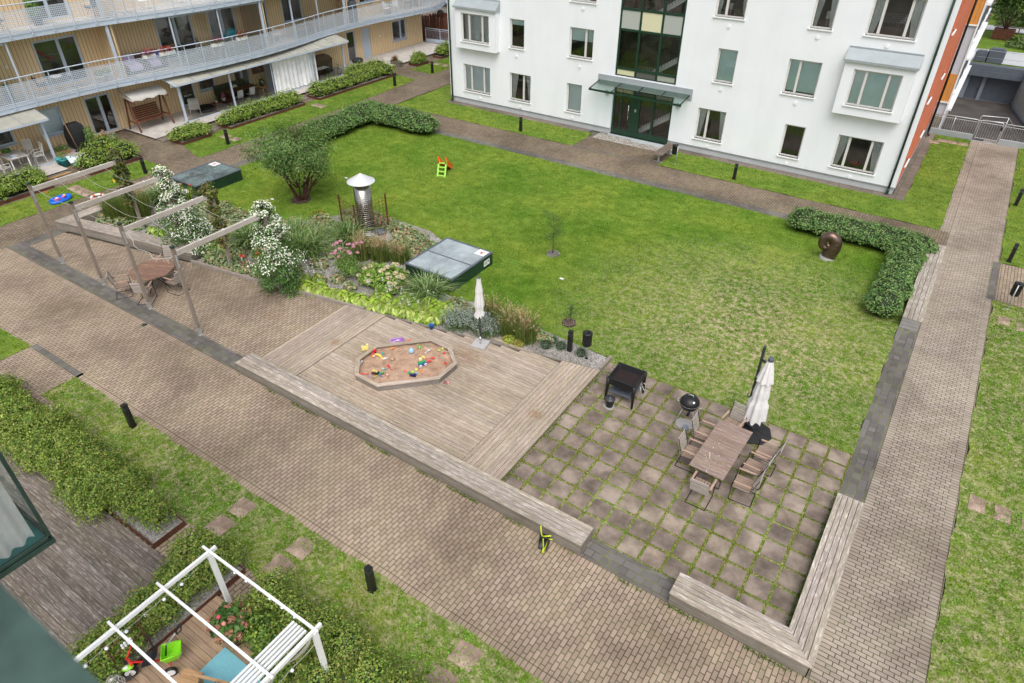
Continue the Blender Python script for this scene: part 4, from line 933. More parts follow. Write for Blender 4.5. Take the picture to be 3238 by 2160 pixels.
column('green virginia creeper wrapped round the top of the leftmost back post', 'virginia_creeper', -27.25, 12.8, [(1.2, .14), (1.8, .26), (2.6, .24), (3.2, .3), (3.5, .16)], 2200, .11, [(.09, .13, .03), (.13, .17, .04), (.17, .15, .05)])
column('reddish virginia creeper wrapped round the third back post', 'virginia_creeper', -21.5, 12.85, [(.9, .08), (1.3, .16), (2.2, .18), (2.9, .22), (3.25, .34), (3.45, .14)], 2200, .10, VG)
# low ground cover
P = []; C0 = [(-22.0, 13.6, .4), (-20.3, 14.2, .4), (-18.8, 14.9, .4), (-18.3, 16.1, .4), (-17.9, 14.1, .25), (-21.6, 15.2, .4), (-26.0, 14.2, .4), (-25.6, 14.8, .4), (-23.9, 14.9, .5), (-24.6, 15.2, .5), (-20.2, 17.6, .6), (-20.6, 16.9, .5), (-18.3, 17.3, .5), (-27.2, 15.7, .5), (-27.8, 15.1, .45), (-23.0, 15.8, .6), (-15.9, 17.6, .4), (-16.0, 18.4, .45), (-26.2, 15.9, .7), (-25.2, 15.8, .7), (-24.3, 15.7, .6), (-23.2, 16.0, .6), (-22.2, 16.6, .6), (-21.6, 17.6, .6), (-20.9, 18.7, .55), (-20.0, 19.1, .5), (-19.0, 18.95, .55), (-18.0, 18.8, .6), (-17.2, 18.6, .6), (-16.5, 18.2, .6), (-16.5, 17.6, .5), (-17.4, 18.0, .5), (-22.5, 12.95, .5), (-25.0, 13.9, .4), (-19.4, 14.0, .5), (-19.0, 15.9, .5), (-17.9, 15.4, .35), (-16.9, 15.7, .5), (-15.6, 16.0, .4), (-14.9, 15.6, .35), (-21.3, 14.2, .45), (-21.8, 12.95, .45), (-21.0, 13.05, .42), (-20.3, 13.2, .4), (-19.6, 13.2, .35),
      (-29.3, 12.45, .4), (-28.4, 12.65, .4), (-27.5, 12.85, .35), (-25.7, 13.4, .4), (-17.4, 14.45, .28), (-16.6, 14.3, .25), (-12.6, 15.5, .5), (-12.0, 15.5, .4), (-9.4, 15.6, .35), (-8.95, 15.55, .25), (-22.6, 13.9, .4), (-27.4, 14.6, .4), (-26.6, 15.0, .5)]
bl = [(x, y, .08, r, r*.85, random.uniform(.22, .32)) for x, y, r in C0]
GCc = [(.2, .31, .13), (.29, .4, .2), (.4, .46, .26), (.13, .22, .07), (.46, .38, .22), (.45, .28, .17)]
Pp_, Nn = blobpoints(bl, 24000, .3, .03, .1); V, F, col = leafcards(Pp_, Nn, .10, GCc, .95, 1.0, .15); tag(npmesh('ground_cover', V, F, col, 'leaf'), 'low round-leaved ground cover between the taller bed plants', 'ground cover', None, 'stuff')
for x, y, r, c_, lab in ((-22.0, 17.9, .4, (.4, .38, .06), 'yellow-flowered mound left of the chimney'), (-21.2, 16.6, .4, (.36, .32, .07), 'yellow-flowered mound behind the big grasses'), (-9.95, 14.88, .26, (.42, .42, .08), 'yellow-green heuchera at the deck edge, right of the parasol'), (-9.62, 14.85, .2, (.45, .38, .1), 'small yellowish heuchera beside its twin at the deck edge'), (-10.7, 15.6, .5, (.3, .33, .09), 'yellow-green mound behind the small parasol')):
    t = thing('perennial', lab, 'perennial', (x, y, 0)); shrub('foliage', t, [(x, y, .08, r, r*.8, .3 if r > .3 else .16)], 900, .06, [c_, (c_[0]*.6, c_[1]*.8, c_[2]*.6)], 'leaf', .8, .4, corek=.6)
for x, y, r, lab in ((-8.85, 15.33, .27, 'grey-green cushion shrub, leftmost near the bollard'), (-8.42, 15.55, .24, 'grey-green cushion shrub between its neighbour and the bollard'), (-8.8, 15.68, .2, 'grey-green cushion shrub behind the other two'), (-7.7, 15.58, .22, 'small grey-green shrub between bollard and bin')):
    t = thing('shrub', lab, 'shrub', (x, y, 0)); shrub('foliage', t, [(x, y, .08, r, r, .22)], 1100, .035, [(.17, .24, .17), (.24, .31, .22), (.12, .17, .11)], 'leaf', .3, .5, corek=.7)
cf = spikes('coneflower', 'pink coneflowers near the rusty trellis', -18.6, 18.3, 10, .5, .7, [(.6, .12, .22)], .07, None, per=4, top=.02)
# ------------------------------------------------------------------ facades
def mbox(m, mp, u0, v0, d0, u1, v1, d1):
    s = len(m.v); m.box(u0, d0, v0, u1, d1, v1)
    for i in range(s, len(m.v)): u, d, v = m.v[i]; m.v[i] = mp(u, v, d)
def facade(mp, U, V, holes, depth, m=None):
    m = m or MB(); us = sorted({U[0], U[1]}|{h[i] for h in holes for i in (0, 1)}); vs = sorted({V[0], V[1]}|{h[i] for h in holes for i in (2, 3)})
    us = [u for u in us if U[0] <= u <= U[1]]; vs = [v for v in vs if V[0] <= v <= V[1]]
    for a, b in zip(us, us[1:]):
        for c, d in zip(vs, vs[1:]):
            um, vm = (a+b)/2, (c+d)/2
            if any(h[0] < um < h[1] and h[2] < vm < h[3] for h in holes): continue
            m.face([mp(a, c, 0), mp(b, c, 0), mp(b, d, 0), mp(a, d, 0)])
    for h in holes:
        a, b, c, d = h[:4]; d = min(d, V[1])
        for (p, q) in (((a, c), (b, c)), ((b, c), (b, d)), ((b, d), (a, d)), ((a, d), (a, c))):
            m.face([mp(p[0], p[1], 0), mp(q[0], q[1], 0), mp(q[0], q[1], depth), mp(p[0], p[1], depth)])
    return m
def window(parent, mp, a, b, c, d, mulls=(), fr='window_paint', dep=.12, blind=None, curtain=None, sill=True, sillmat='white_paint', room=True, glassm='window_glass', fw_=.07, name='window', label=None, off=(0, 0, 0)):
    """frame + panes + sill + what hangs behind; mulls: fractions of the width"""
    m = MB(); t = .06
    mbox(m, mp, a, c, dep, b, c+fw_, dep+t); mbox(m, mp, a, d-fw_, dep, b, d, dep+t); mbox(m, mp, a, c+fw_, dep, a+fw_, d-fw_, dep+t); mbox(m, mp, b-fw_, c+fw_, dep, b, d-fw_, dep+t)
    for f in mulls: u = a+(b-a)*f; mbox(m, mp, u-fw_*.8, c+fw_, dep-.005, u+fw_*.8, d-fw_, dep+t)
    w = m.build(name, fr, parent, world=True)
    if label: w['label'] = label
    g = MB(); e = dep+t*.6
    g.face([mp(a+fw_*.5, c+fw_*.5, e), mp(b-fw_*.5, c+fw_*.5, e), mp(b-fw_*.5, d-fw_*.5, e), mp(a+fw_*.5, d-fw_*.5, e)])
    def sub(mb, nm, mt):
        o = mb.build(nm, mt, parent, world=True); o.parent = w; return o
    sub(g, 'pane', glassm)
    if sill:
        s = MB(); mbox(s, mp, a-.05, c-.05, -.07, b+.05, c+.0, dep+.02); sub(s, 'sill', sillmat)
    if blind:
        cov, mt = blind; s = MB(); v0 = d-(d-c)*cov; k = e+.06
        n = 6
        s.face([mp(a+.04, v0, k), mp(b-.04, v0, k), mp(b-.04, d-.03, k), mp(a+.04, d-.03, k)]); sub(s, 'blind', mt)
    if curtain:
        s = MB(); wd = (b-a)*curtain
        for sx in (0, 1):
            u0 = a+.05 if sx == 0 else b-.05; n = 10; top = []; bot = []
            for i in range(n+1):
                f = i/n; sg = 1 if sx == 0 else -1; k = e+.10+.03*(i % 2)
                top.append(mp(u0+sg*wd*f, d-.03, k)); bot.append(mp(u0+sg*wd*.45*f, c+.05, k))
            for i in range(n): s.face([bot[i], bot[i+1], top[i+1], top[i]])
        sub(s, 'curtain', 'curtain')
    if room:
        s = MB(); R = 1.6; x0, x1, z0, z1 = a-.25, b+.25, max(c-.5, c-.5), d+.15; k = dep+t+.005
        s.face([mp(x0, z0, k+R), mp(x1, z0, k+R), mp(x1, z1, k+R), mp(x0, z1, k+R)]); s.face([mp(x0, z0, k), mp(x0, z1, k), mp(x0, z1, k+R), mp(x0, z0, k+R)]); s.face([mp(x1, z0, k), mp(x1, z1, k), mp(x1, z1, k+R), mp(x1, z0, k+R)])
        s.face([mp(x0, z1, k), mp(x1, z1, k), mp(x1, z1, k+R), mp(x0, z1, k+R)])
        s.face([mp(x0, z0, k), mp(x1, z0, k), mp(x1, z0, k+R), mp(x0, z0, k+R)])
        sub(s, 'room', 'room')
    return w

# ------------------------------------------------------------------ white building
FY = 34.8
bd = thing('apartment_building', 'white rendered apartment block with dark green glazed stairwell and red end wall', 'building', (-14.8, FY, 0))
fm = lambda u, v, d: (u, FY+d, v)
B1, B2 = .35, 12.5
wins = []   # a,b,c,d,kind
def addw(a, b, c, d, **k): wins.append((a, b, c, d, k))
for fl in (0, 2.92, 5.84):
    pass
addw(-26.82, -24.82, .82, 2.40, mulls=(.27, .74), blind=(1.0, 'blind_white')); addw(-23.38, -21.9, .82, 2.38, mulls=(.63,), curtain=.3); addw(-19.46, -18.48, .82, 2.38, blind=(1., 'blind_white'))
addw(-11.62, -10.14, .77, 2.35, mulls=(.35,), curtain=.24); addw(-7.18, -6.2, .76, 2.32); addw(-4.68, -2.70, .74, 2.29, mulls=(.26, .76), curtain=.22)
addw(-23.38, -22.4, 3.78, 5.32, blind=(.22, 'blind')); addw(-19.45, -17.97, 3.8, 5.32, mulls=(.66,), blind=(.45, 'blind'))
addw(-11.1, -10.13, 3.73, 5.29, blind=(1., 'blind')); addw(-7.69, -6.21, 3.71, 5.27, mulls=(.35,), blind=(.92, 'blind'))
addw(-26.82, -24.82, 6.6, 8.2, mulls=(.27, .74)); addw(-19.48, -17.95, 6.6, 8.2, mulls=(.66,), blind=(.4, 'blind')); addw(-23.38, -22.4, 6.6, 8.2)
addw(-11.58, -10.14, 6.67, 8.2, mulls=(.35,), curtain=.2); addw(-7.15, -6.2, 6.65, 8.2, curtain=.35); addw(-4.82, -2.84, 6.63, 8.2, mulls=(.24, .76), curtain=.25)
holes = [w[:4] for w in wins]+[(-16.53, -13.03, .05, 2.6), (-16.53, -13.03, 3.24, B2-.5)]
m = facade(fm, (-27.9, -1.65), (B1, B2), holes, .14)
# end wall (white strip then red), back and far side
m.build('wall', 'white_render', bd, world=True)
m = MB(); m.face([(-27.9, FY, B1), (-27.9, FY+12, B1), (-27.9, FY+12, B2), (-27.9, FY, B2)]); m.face([(-27.9, FY, B2), (-1.65, FY, B2), (-1.65, FY+12, B2), (-27.9, FY+12, B2)]); m.face([(-27.9, FY+12, 0), (-1.65, FY+12, 0), (-1.65, FY+12, B2), (-27.9, FY+12, B2)])
m.build('side_walls', 'white_render', bd, world=True)
em = lambda u, v, d: (-1.65-d, u, v)
eh = [(36.2, 37.4, .95, 2.35), (36.2, 37.4, 3.9, 5.3), (36.2, 37.4, 6.8, 8.2), (41.2, 42.4, .95, 2.35), (41.2, 42.4, 3.9, 5.3)]
facade(em, (FY, 46.9), (B1, B2), eh, .16).build('end_wall', 'red_render', bd, world=True)
for h in eh: window(bd, em, *h, fr='white_paint', room=True)
m = MB(); m.box(-27.86, FY+.05, 0, -16.55, FY+.2, B1); m.box(-13.0, FY+.05, 0, -1.70, FY+.2, B1); m.box(-1.85, FY+.2, 0, -1.70, 46.8, B1)
m.build('plinth', 'plinth', bd, world=True)
m = MB(); m.box(-27.92, FY-.02, B1-.03, -16.53, FY+.1, B1-.002); m.box(-13.03, FY-.02, B1-.03, -1.63, FY+.1, B1-.002); m.box(-1.75, FY+.1, B1-.03, -1.63, 46.8, B1-.002)
m.build('plinth_flashing', 'zinc', bd, world=True)
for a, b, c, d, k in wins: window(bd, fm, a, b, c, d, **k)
# bay windows
def bay(x0, x1, z0, z1, wa, wb, wc, wd, mulls, bl):
    P = .42; m2 = lambda u, v, d: (u, FY-P+d, v)
    m = facade(m2, (x0, x1), (z0, z1), [(wa, wb, wc, wd)], .12)
    for u in (x0, x1): m.face([(u, FY-P, z0), (u, FY, z0), (u, FY, z1), (u, FY-P, z1)])
    m.face([(x0, FY-P, z0), (x1, FY-P, z0), (x1, FY, z0), (x0, FY, z0)]); m.face([(x0, FY-P, z1), (x1, FY-P, z1), (x1, FY, z1), (x0, FY, z1)])
    o = m.build('bay_window', 'white_render', bd, world=True)
    w = window(bd, m2, wa, wb, wc, wd, mulls, blind=bl, dep=.1, room=False)
    w.name = 'window'; w.parent = bd
    s = MB(); s.face([(x0+.1, FY+.5, z0+.1), (x1-.1, FY+.5, z0+.1), (x1-.1, FY+.5, z1), (x0+.1, FY+.5, z1)]); s.face([(x0+.1, FY-.2, z0+.1), (x1-.1, FY-.2, z0+.1), (x1-.1, FY+.5, z0+.1), (x0+.1, FY+.5, z0+.1)]); q = s.build('room', 'room', bd, world=True); q.parent = o
    h = MB(); h.face([(x0-.06, FY-.01, z1+.5), (x1+.06, FY-.01, z1+.5), (x1+.06, FY-P-.1, z1+.1), (x0-.06, FY-P-.1, z1+.1)]); h.box(x0-.08, FY-P-.13, z1+.0, x1+.08, FY-P-.02, z1+.1); h.box(x0-.06, FY-.03, z1+.5, x1+.06, FY-.012, z1+.56)
    for u in (x0-.06, x1+.06): h.face([(u, FY-.01, z1+.5), (u, FY-P-.1, z1+.1), (u, FY-P-.1, z1+.0), (u, FY-.01, z1+.0)])
    q = h.build('hood', 'zinc', bd, world=True); q.parent = o
s_ = (34.8-.42)/34.8
def sc(x, z): return x*s_, 13-(13-z)*s_
x0, z0 = sc(-27.33, 3.3); x1, z1 = sc(-24.4, 5.52); a, c = sc(-26.9, 3.72); b, d = sc(-24.87, 5.27)
bay(x0, x1, z0, z1, a, b, c, d, (.27, .74), None)
x0, z0 = sc(-5.27, 3.22); x1, z1 = sc(-2.38, 5.5); a, c = sc(-4.83, 3.65); b, d = sc(-2.82, 5.21)
bay(x0, x1, z0, z1, a, b, c, d, (.27, .74), (1., 'blind'))
# lamps and plants standing in some windows
for x, z, h, lab in ((-25.3, 3.8, .55, 0), (-10.95, 6.75, .5, 0), (-6.55, 6.75, .6, 0), (-18.9, 3.85, .25, 1), (-10.5, 6.7, .3, 1), (-3.6, .8, .35, 2), (-3.9, 3.7, .45, 3), (-22.6, 3.85, .3, 1), (-18.6, 6.65, .3, 1), (-10.5, .82, .2, 3)):
    yy = FY+.32 if not (z == 3.8 or z == 3.7) else FY-.18
    v = MB(); 
    if lab == 0: v.tube([(x, yy, z), (x, yy, z+h*.5)], .012, 6); v.lathe([(.10, z+h*.5), (.075, z+h)], (x, yy, 0), 14); v.build('window_lamp', 'white_cloth', bd, world=True)
    elif lab == 3: v.tube([(x, yy, z), (x, yy, z+.16)], .03, 8); v.tube([(x, yy, z+.16), (x+.05, yy, z+h)], .006, 4); v.tube([(x, yy, z+.16), (x-.06, yy, z+h*.85)], .006, 4); v.build('vase', 'bark', bd, world=True)
    else:
        P = rng.normal(0, 1, (60, 3))*[.12, .05, .09]+[x, yy, z+.12+h*.3]; V, F, col = leafcards(P, np.tile([0, -1., .3], (60, 1)), .09, [(.08, .2, .04), (.05, .13, .03)] if lab == 1 else [(.7, .05, .12), (.6, .04, .1), (.06, .14, .03)], .8); npmesh('window_plant', V, F, col, 'leaf', bd, True)
# vent caps under the windows
for x, z in [(-25.6, .5), (-22.6, .5), (-19.0, .5), (-22.9, 3.35), (-18.7, 3.35), (-10.85, .36+.1), (-6.7, .43), (-3.7, .42), (-10.65, 3.4), (-6.95, 3.35), (-10.8, 6.3), (-6.7, 6.3), (-3.8, 6.3), (-18.7, 6.28)]:
    v = MB(); v.tube([(x, FY-.001, z), (x, FY-.05, z)], .075, 14); v.build('vent_cap', 'white_paint', bd, world=True)
# stairwell glazing
G0, G1 = -16.53, -13.03
st = MB()
for z in (3.24, 3.62, 5.54, 6.52, 8.45, 9.4): mbox(st, fm, G0, z-.05, .02, G1, z+.06, .14)
for u in (G0+.05, -15.36, -14.16, G1-.05): mbox(st, fm, u-.055, 3.24, .03, u+.055, B2-.6, .13)
sg = st.build('stair_glazing', 'dark_green', bd, world=True)
pm = MB(); pm.face([fm(G0+.1, 3.3, .09), fm(G1-.1, 3.3, .09), fm(G1-.1, B2-.6, .09), fm(G0+.1, B2-.6, .09)]); q = pm.build('pane', 'window_glass', bd, world=True); q.parent = sg
cols = [((.4, .42, .37), 0), ((.55, .54, .36), 1), ((.4, .42, .37), 2)]
us = [G0+.1, -15.42, -14.22, G1-.1]; us1 = [-15.3, -14.1]
for (z0, z1, cl) in ((5.6, 6.46, ((.40, .42, .38), (.62, .6, .4), (.38, .4, .37))), (3.3, 3.57, ((.6, .58, .36), (.1, .1, .09), (.33, .34, .28)))):
    for i in range(3):
        a = (G0+.1, -15.3, -14.1)[i]; b = (-15.42, -14.22, G1-.1)[i]; pp = MB(); pp.tint = cl[i]; mbox(pp, fm, a, z0, .05, b, z1, .085); q = pp.build('spandrel_panel', 'plastic', bd, world=True); q.parent = sg
# door set
dr = MB()
for u in (G0+.06, -15.42, -14.2+.08, G1-.06): mbox(dr, fm, u-.06, .05, .1, u+.06, 2.6, .2)
mbox(dr, fm, -16.06, .35, .1, -15.98, 2.6, .19); mbox(dr, fm, -14.98, .35, .1, -14.9, 2.6, .19)
mbox(dr, fm, G0, .05, .105, G1, .36, .195); mbox(dr, fm, G0, 2.5, .105, G1, 2.6, .195); mbox(dr, fm, -15.36, .36, .105, -14.98, 2.5, .18)
do = dr.build('entrance_door', 'dark_green', bd, world=True)
pm = MB(); pm.face([fm(G0+.1, .36, .15), fm(G1-.1, .36, .15), fm(G1-.1, 2.5, .15), fm(G0+.1, 2.5, .15)]); q = pm.build('pane', 'window_glass', bd, world=True); q.parent = do
h = MB(); h.tube([fm(-15.52, .95, .1), fm(-15.52, .95, 0), fm(-15.52, 1.75, 0), fm(-15.52, 1.75, .1)], .022, 8); q = h.build('handle', 'chrome', bd, world=True); q.parent = do
pl = MB(); mbox(pl, fm, -15.2, 1.45, .09, -15.1, 1.6, .104); q = pl.build('lock_plate', 'galv', bd, world=True); q.parent = do
th = MB(); th.box(-16.6, FY-.18, .005, -13.0, FY+.2, .05); th.box(-15.0, FY-.42, .005, -13.0, FY-.18, .05); q = th.build('threshold', 'plinth', bd, world=True)
# stair hall behind
hall = MB()
for (p) in ([(-16.6, 38.2, 0), (-12.9, 38.2, 0), (-12.9, 38.2, B2), (-16.6, 38.2, B2)], [(-16.6, FY+.2, 0), (-16.6, 38.2, 0), (-16.6, 38.2, B2), (-16.6, FY+.2, B2)], [(-12.9, FY+.2, 0), (-12.9, 38.2, 0), (-12.9, 38.2, B2), (-12.9, FY+.2, B2)], [(-16.6, FY+.2, .04), (-12.9, FY+.2, .04), (-12.9, 38.2, .04), (-16.6, 38.2, .04)]): hall.face(p)
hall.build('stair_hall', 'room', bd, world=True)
for lv in (0, 2.92, 5.84):
    s = MB(); y0, y1 = FY+.55, FY+1.6; xa, xb = -15.3, -12.95; N_ = 9
    for i in range(N_):
        x = xa+(xb-xa)*i/N_; z = lv+.15+i*.17; s.box(x, y0, z, x+.3, y1, z+.05)
    s.beam((xa, y0-.02, lv+.12), (xb, y0-.02, lv+.12+N_*.17), .05, .26); s.beam((xa, y1, lv+.12), (xb, y1, lv+.12+N_*.17), .05, .26)
    if lv: s.box(-16.6, FY+.25, lv-.1, -15.2, 38.2, lv+.1); 
    q = s.build('staircase', 'white_paint', bd, world=True)
    r = MB(); r.tube([(xa, y0-.05, lv+1.05), (xb, y0-.05, lv+1.05+N_*.17)], .022, 6)
    r.tube([(-16.6, y0-.05, lv+1.05), (xa, y0-.05, lv+1.05)], .022, 6)
    for i in range(17): x = xa+(xb-xa)*i/16; z = lv+.15+N_*.17*i/16; r.tube([(x, y0-.05, z), (x, y0-.05, z+.9)], .009, 4)
    for i in range(9): x = -16.6+(1.3)*i/8; r.tube([(x, y0-.05, lv+.1), (x, y0-.05, lv+1.0)], .009, 4)
    r2_ = r.build('railing', 'black_metal', bd, world=True); r2_.parent = q
# canopy over the door
cp = MB(); zc = 2.87; y0 = FY-1.15
cp.beam((-17.45, y0, zc-.25), (-12.15, y0, zc-.25), .06, .1)
for u in (-17.4, -16.1, -14.8, -13.5, -12.2): cp.beam((u, y0, zc-.2), (u, FY-.02, zc-.02), .05, .07)
co = cp.build('canopy', 'dark_green', bd, world=True)
g = MB(); g.face([(-17.42, y0-.02, zc-.155), (-12.18, y0-.02, zc-.155), (-12.18, FY-.03, zc+.03), (-17.42, FY-.03, zc+.03)]); q = g.build('glass_sheet', 'green_glass', bd, world=True); q.parent = co
g = MB(); g.box(-17.5, FY-.035, 2.62, -12.05, FY-.003, 3.18); q = g.build('back_plate', 'zinc', bd, world=True); q.parent = co
for x, z in ((-16.85, 2.3), (-12.7, 2.28)):
    l = MB(); l.tube([(x, FY, z), (x, FY-.1, z)], [.14, .12], 16); l.build('wall_lamp', 'galv', bd, world=True)
# downpipes
for x, nm in ((-27.72, 'a'), (-1.9, 'b')):
    p = MB(); p.tube([(x, FY-.09, .25), (x, FY-.09, B2)], .05, 10)
    p.tube([(x, FY-.09, .3), (x, FY-.09, .18), (x, FY-.16, .05)], .065, 10)
    for z in (1.2, 3.6, 6.2, 8.4): p.tube([(x, FY-.09, z), (x, FY-.09, z+.04)], .062, 10)
    p.build('downpipe', 'dark_green', bd, world=True)
p = MB(); p.tube([(-1.5, 44.9, .3), (-1.5, 44.9, B2)], .06, 10); p.tube([(-1.5, 44.9, .32), (-1.48, 44.8, .2), (-1.4, 44.6, .12)], .06, 8); p.build('downpipe', 'black_metal', bd, world=True)
# second wing by the ramp
wg = thing('apartment_wing', 'grey-lilac building wing with orange panels behind the red end wall', 'building', (-1.5, 50, -2.6))
m = MB(); m.box(-14, 49.8, -2.6, -1.18, 66, 10); m.build('wall', 'grey_panel', wg, world=True)
for z0, z1 in ((.75, 2.35), (5.1, 8.0)):
    m = MB(); m.box(-6, 49.76, z0, -1.42, 49.795, z1); m.box(-1.395, 49.76, z0, -1.2, 49.795, z1); m.build('orange_panel', 'orange_panel', wg, world=True)
    m = MB(); m.box(-6, 49.7, z0-.08, -1.14, 49.79, z0-.003); m.build('panel_sill', 'white_paint', wg, world=True)
m = MB(); m.box(-1.19, 49.72, -2.6, -1.1, 49.8, 10)
for z in (0, 3.0, 6.0): m.box(-1.178, 51, z+.9, -1.02, 64, z+1.0); m.box(-1.178, 51, z-.05, -.9, 64, z+.08)
m.build('trim', 'white_paint', wg, world=True)
for z in (0, 3.0, 6.0):
    m = MB()
    for k in range(4): m.box(-1.177, 52+k*3, z+1.0, -1.12, 53.6+k*3, z+2.2)
    m.build('window_band', 'slate', wg, world=True)
# ------------------------------------------------------------------ ramp, garage, fence, park
m = MB(); m.face([(-1.18, 45.8, -1.4), (6, 45.8, -1.4), (6, 52, -2.3), (-1.18, 52, -2.3)]); m.face([(-1.18, 52, -2.3), (6, 52, -2.3), (6, 65.4, -2.6), (-1.18, 65.4, -2.6)]); m.face([(-1.18, 45.78, 0), (6, 45.78, 0), (6, 45.78, -1.4), (-1.18, 45.78, -1.4)])
struct('ramp', m, 'asphalt')
gw = thing('retaining_wall', 'dark blue-grey garage entrance wall at the end of the ramp', 'wall', (1, 65.3, -2.6))
fm2 = lambda u, v, d: (u, 65.3+d, v)
facade(fm2, (-1.17, 6), (-2.6, -.75), [(-.7, .15, -2.6, -.85), (.4, 2.62, -2.6, -.85)], .3).build('wall', 'slate_light', gw, world=True)
m = MB(); m.box(-1.17, 64.7, -.75, 6, 65.2, -.35); m.box(-1.17, 64.85, -.34, 6, 65.6, .02); m.build('parapet', 'slate', gw, world=True)
m = MB(); m.box(-.68, 65.5, -2.6, .13, 65.55, -.87); d_ = m.build('door', 'slate', gw, world=True)
m = MB(); m.tube([(0, 65.48, -1.8), (0, 65.42, -1.8), (.08, 65.42, -1.8)], .02, 6); q = m.build('handle', 'black_metal', gw, world=True); q.parent = d_
m = MB(); m.box(.42, 65.5, -2.6, 2.6, 65.55, -.87)
for k in range(5): m.box(.42+k*.545-.015, 65.47, -2.6, .42+k*.545+.015, 65.51, -.87)
m.build('garage_door', 'slate', gw, world=True)
rw = thing('retaining_wall', 'curving pale side wall along the right of the ramp', 'wall', (3.2, 60, -2.6)); m = MB()
pl = [(2.7, 65.3), (2.9, 63.5), (3.4, 61), (4.2, 58), (5.5, 54), (6, 46)]
for (p, q) in zip(pl, pl[1:]): m.beam((*p, -1.3), (*q, -1.3), .2, 2.6)
m.build('wall', 'concrete', rw, world=True); m = MB()
for (p, q) in zip(pl, pl[1:]): m.beam((p[0]-.16, p[1], -2.45), (q[0]-.16, q[1], -2.45), .14, .3)
m.build('kerb', 'slate', rw, world=True)
def railing(m, p, q, h, z0=.12, step=.11, gate=False):
    p, q = Vector(p), Vector(q); L = (q-p).length; n = int(L/step)
    m.tube([(p.x, p.y, z0), (p.x, p.y, h-.06), (p.x+(q.x-p.x)*.04, p.y+(q.y-p.y)*.04, h), (q.x-(q.x-p.x)*.04, q.y-(q.y-p.y)*.04, h), (q.x, q.y, h-.06), (q.x, q.y, z0)], .025, 8, False)
    m.tube([(p.x, p.y, h-.13), (q.x, q.y, h-.13)], .014, 6, False); m.tube([(p.x, p.y, z0+.08), (q.x, q.y, z0+.08)], .014, 6, False)
    for i in range(1, n): r = p.lerp(q, i/n); m.tube([(r.x, r.y, z0+.08), (r.x, r.y, h-.13)], .007, 4, False)
for a, b, lab in (((-1.6, 45.6), (.7, 45.6), 'galvanised railing left of the gate above the ramp'), ((1.95, 45.6), (6.5, 45.6), 'galvanised railing right of the gate, reaching the photo edge')):
    t = thing('railing', lab, 'railing', (a[0], a[1], 0)); m = MB(); railing(m, (*a, 0), (*b, 0), 1.1, .2); m.tube([((a[0]+b[0])/2, a[1], 0), ((a[0]+b[0])/2, a[1], 1.08)], .022, 6); m.build('bars', 'galv', t, world=True)
    m = MB(); m.box(a[0], 45.5, -.05, b[0], 45.56, .28); m.build('kick_plate', 'zinc', t, world=True)
t = thing('gate', 'low galvanised metal gate across the end of the right path', 'gate', (.78, 45.5, 0)); m = MB(); railing(m, (.8, 45.5, 0), (1.87, 45.5, 0), 1.15, .1); m.build('gate_leaf', 'galv', t, world=True); m = MB(); m.box(.72, 45.42, 0, 1.95, 45.56, .02); m.build('threshold', 'zinc', t, world=True); m = MB(); m.box(1.8, 45.42, .75, 1.9, 45.46, .95); m.build('latch', 'black_metal', t, world=True)
t = thing('handrail', 'taller tube handrail behind the gate leading down the ramp stair', 'handrail', (.75, 46.2, 0)); m = MB()
for z in (1.28, 1.02): m.tube([(.72, 45.8, .1), (.72, 45.8, z-.05), (.78, 45.85, z), (2.0, 46.2, z), (2.3, 47.0, z-.5), (3.2, 49.5, z-2.0)], .024, 8)
m.tube([(2.0, 46.2, 1.28), (2.0, 46.2, -.2)], .022, 6); m.build('tube', 'galv', t, world=True)
sheet('park_path', [(-1.2, 66.2), (20, 66.2), (20, 72.5), (-1.2, 71)], .0, 'plinth'); sheet('park_path', [(-1.2, 80), (20, 78), (20, 80.5), (-1.2, 82.5)], .0, 'plinth')
t = thing('bin_store', 'dark covered containers standing on the garage parapet edge', 'container', (.3, 66.4, 0)); m = MB()
for x0, x1, h in ((-.9, -.2, .75), (-.1, .9, 1.0)): m.prism([(x0, 66.1), (x1, 66.1), (x1+.08, 66.5), (x1, 66.9), (x0, 66.9), (x0-.08, 66.5)], 0, h-.1); m.prism([(x0+.08, 66.2), (x1-.08, 66.2), (x1-.1, 66.8), (x0+.1, 66.8)], h-.1, h)
m.build('cover', 'slate', t, world=True)
m = MB(); m.tube([(-1.1, 65.3, .02), (-1.1, 65.3, 1.0), (6, 65.3, 1.0)], .02, 6); m.tube([(-1.1, 65.3, .5), (6, 65.3, .5)], .012, 5); tag(m.build('railing', 'galv'), 'thin railing on top of the garage wall', 'railing')
t = thing('planter', 'rusty square tree planter in the park behind the ramp', 'planter', (.35, 76.5, 0)); m = MB(); m.box(-.45, 75.9, 0, 1.15, 77.1, .75); m.build('box', 'rust', t, world=True)
t = thing('tree', 'multi-stemmed tree growing in the rusty planter beyond the garage', 'tree', (.35, 76.5, .7)); m = MB(); tips = []
for a in range(0, 360, 60): limbs(m, (.35, 76.5, .7), (math.cos(rad(a))*.7, math.sin(rad(a))*.7, 1), 1.9, .07, 3, tips, .6)
m.build('trunk', 'bark', t, world=True); tp_ = np.array(tips); k = rng.integers(0, len(tp_), 5200); P = tp_[k]+rng.normal(0, .4, (len(k), 3)); V, F, col = leafcards(P, np.tile([0, 0, 1.], (len(P), 1)), .32, [(.05, .11, .03), (.08, .15, .04), (.11, .19, .05)], .6); npmesh('crown', V, F, col, 'leaf', t, True)
t = thing('tree', 'second green tree in the top right corner beyond the planter tree', 'tree', (3.0, 84, 0)); m = MB(); tips = []
for a in range(0, 360, 90): limbs(m, (3, 84, 0), (math.cos(rad(a))*.5, math.sin(rad(a))*.5, 1), 2.6, .1, 3, tips, .6)
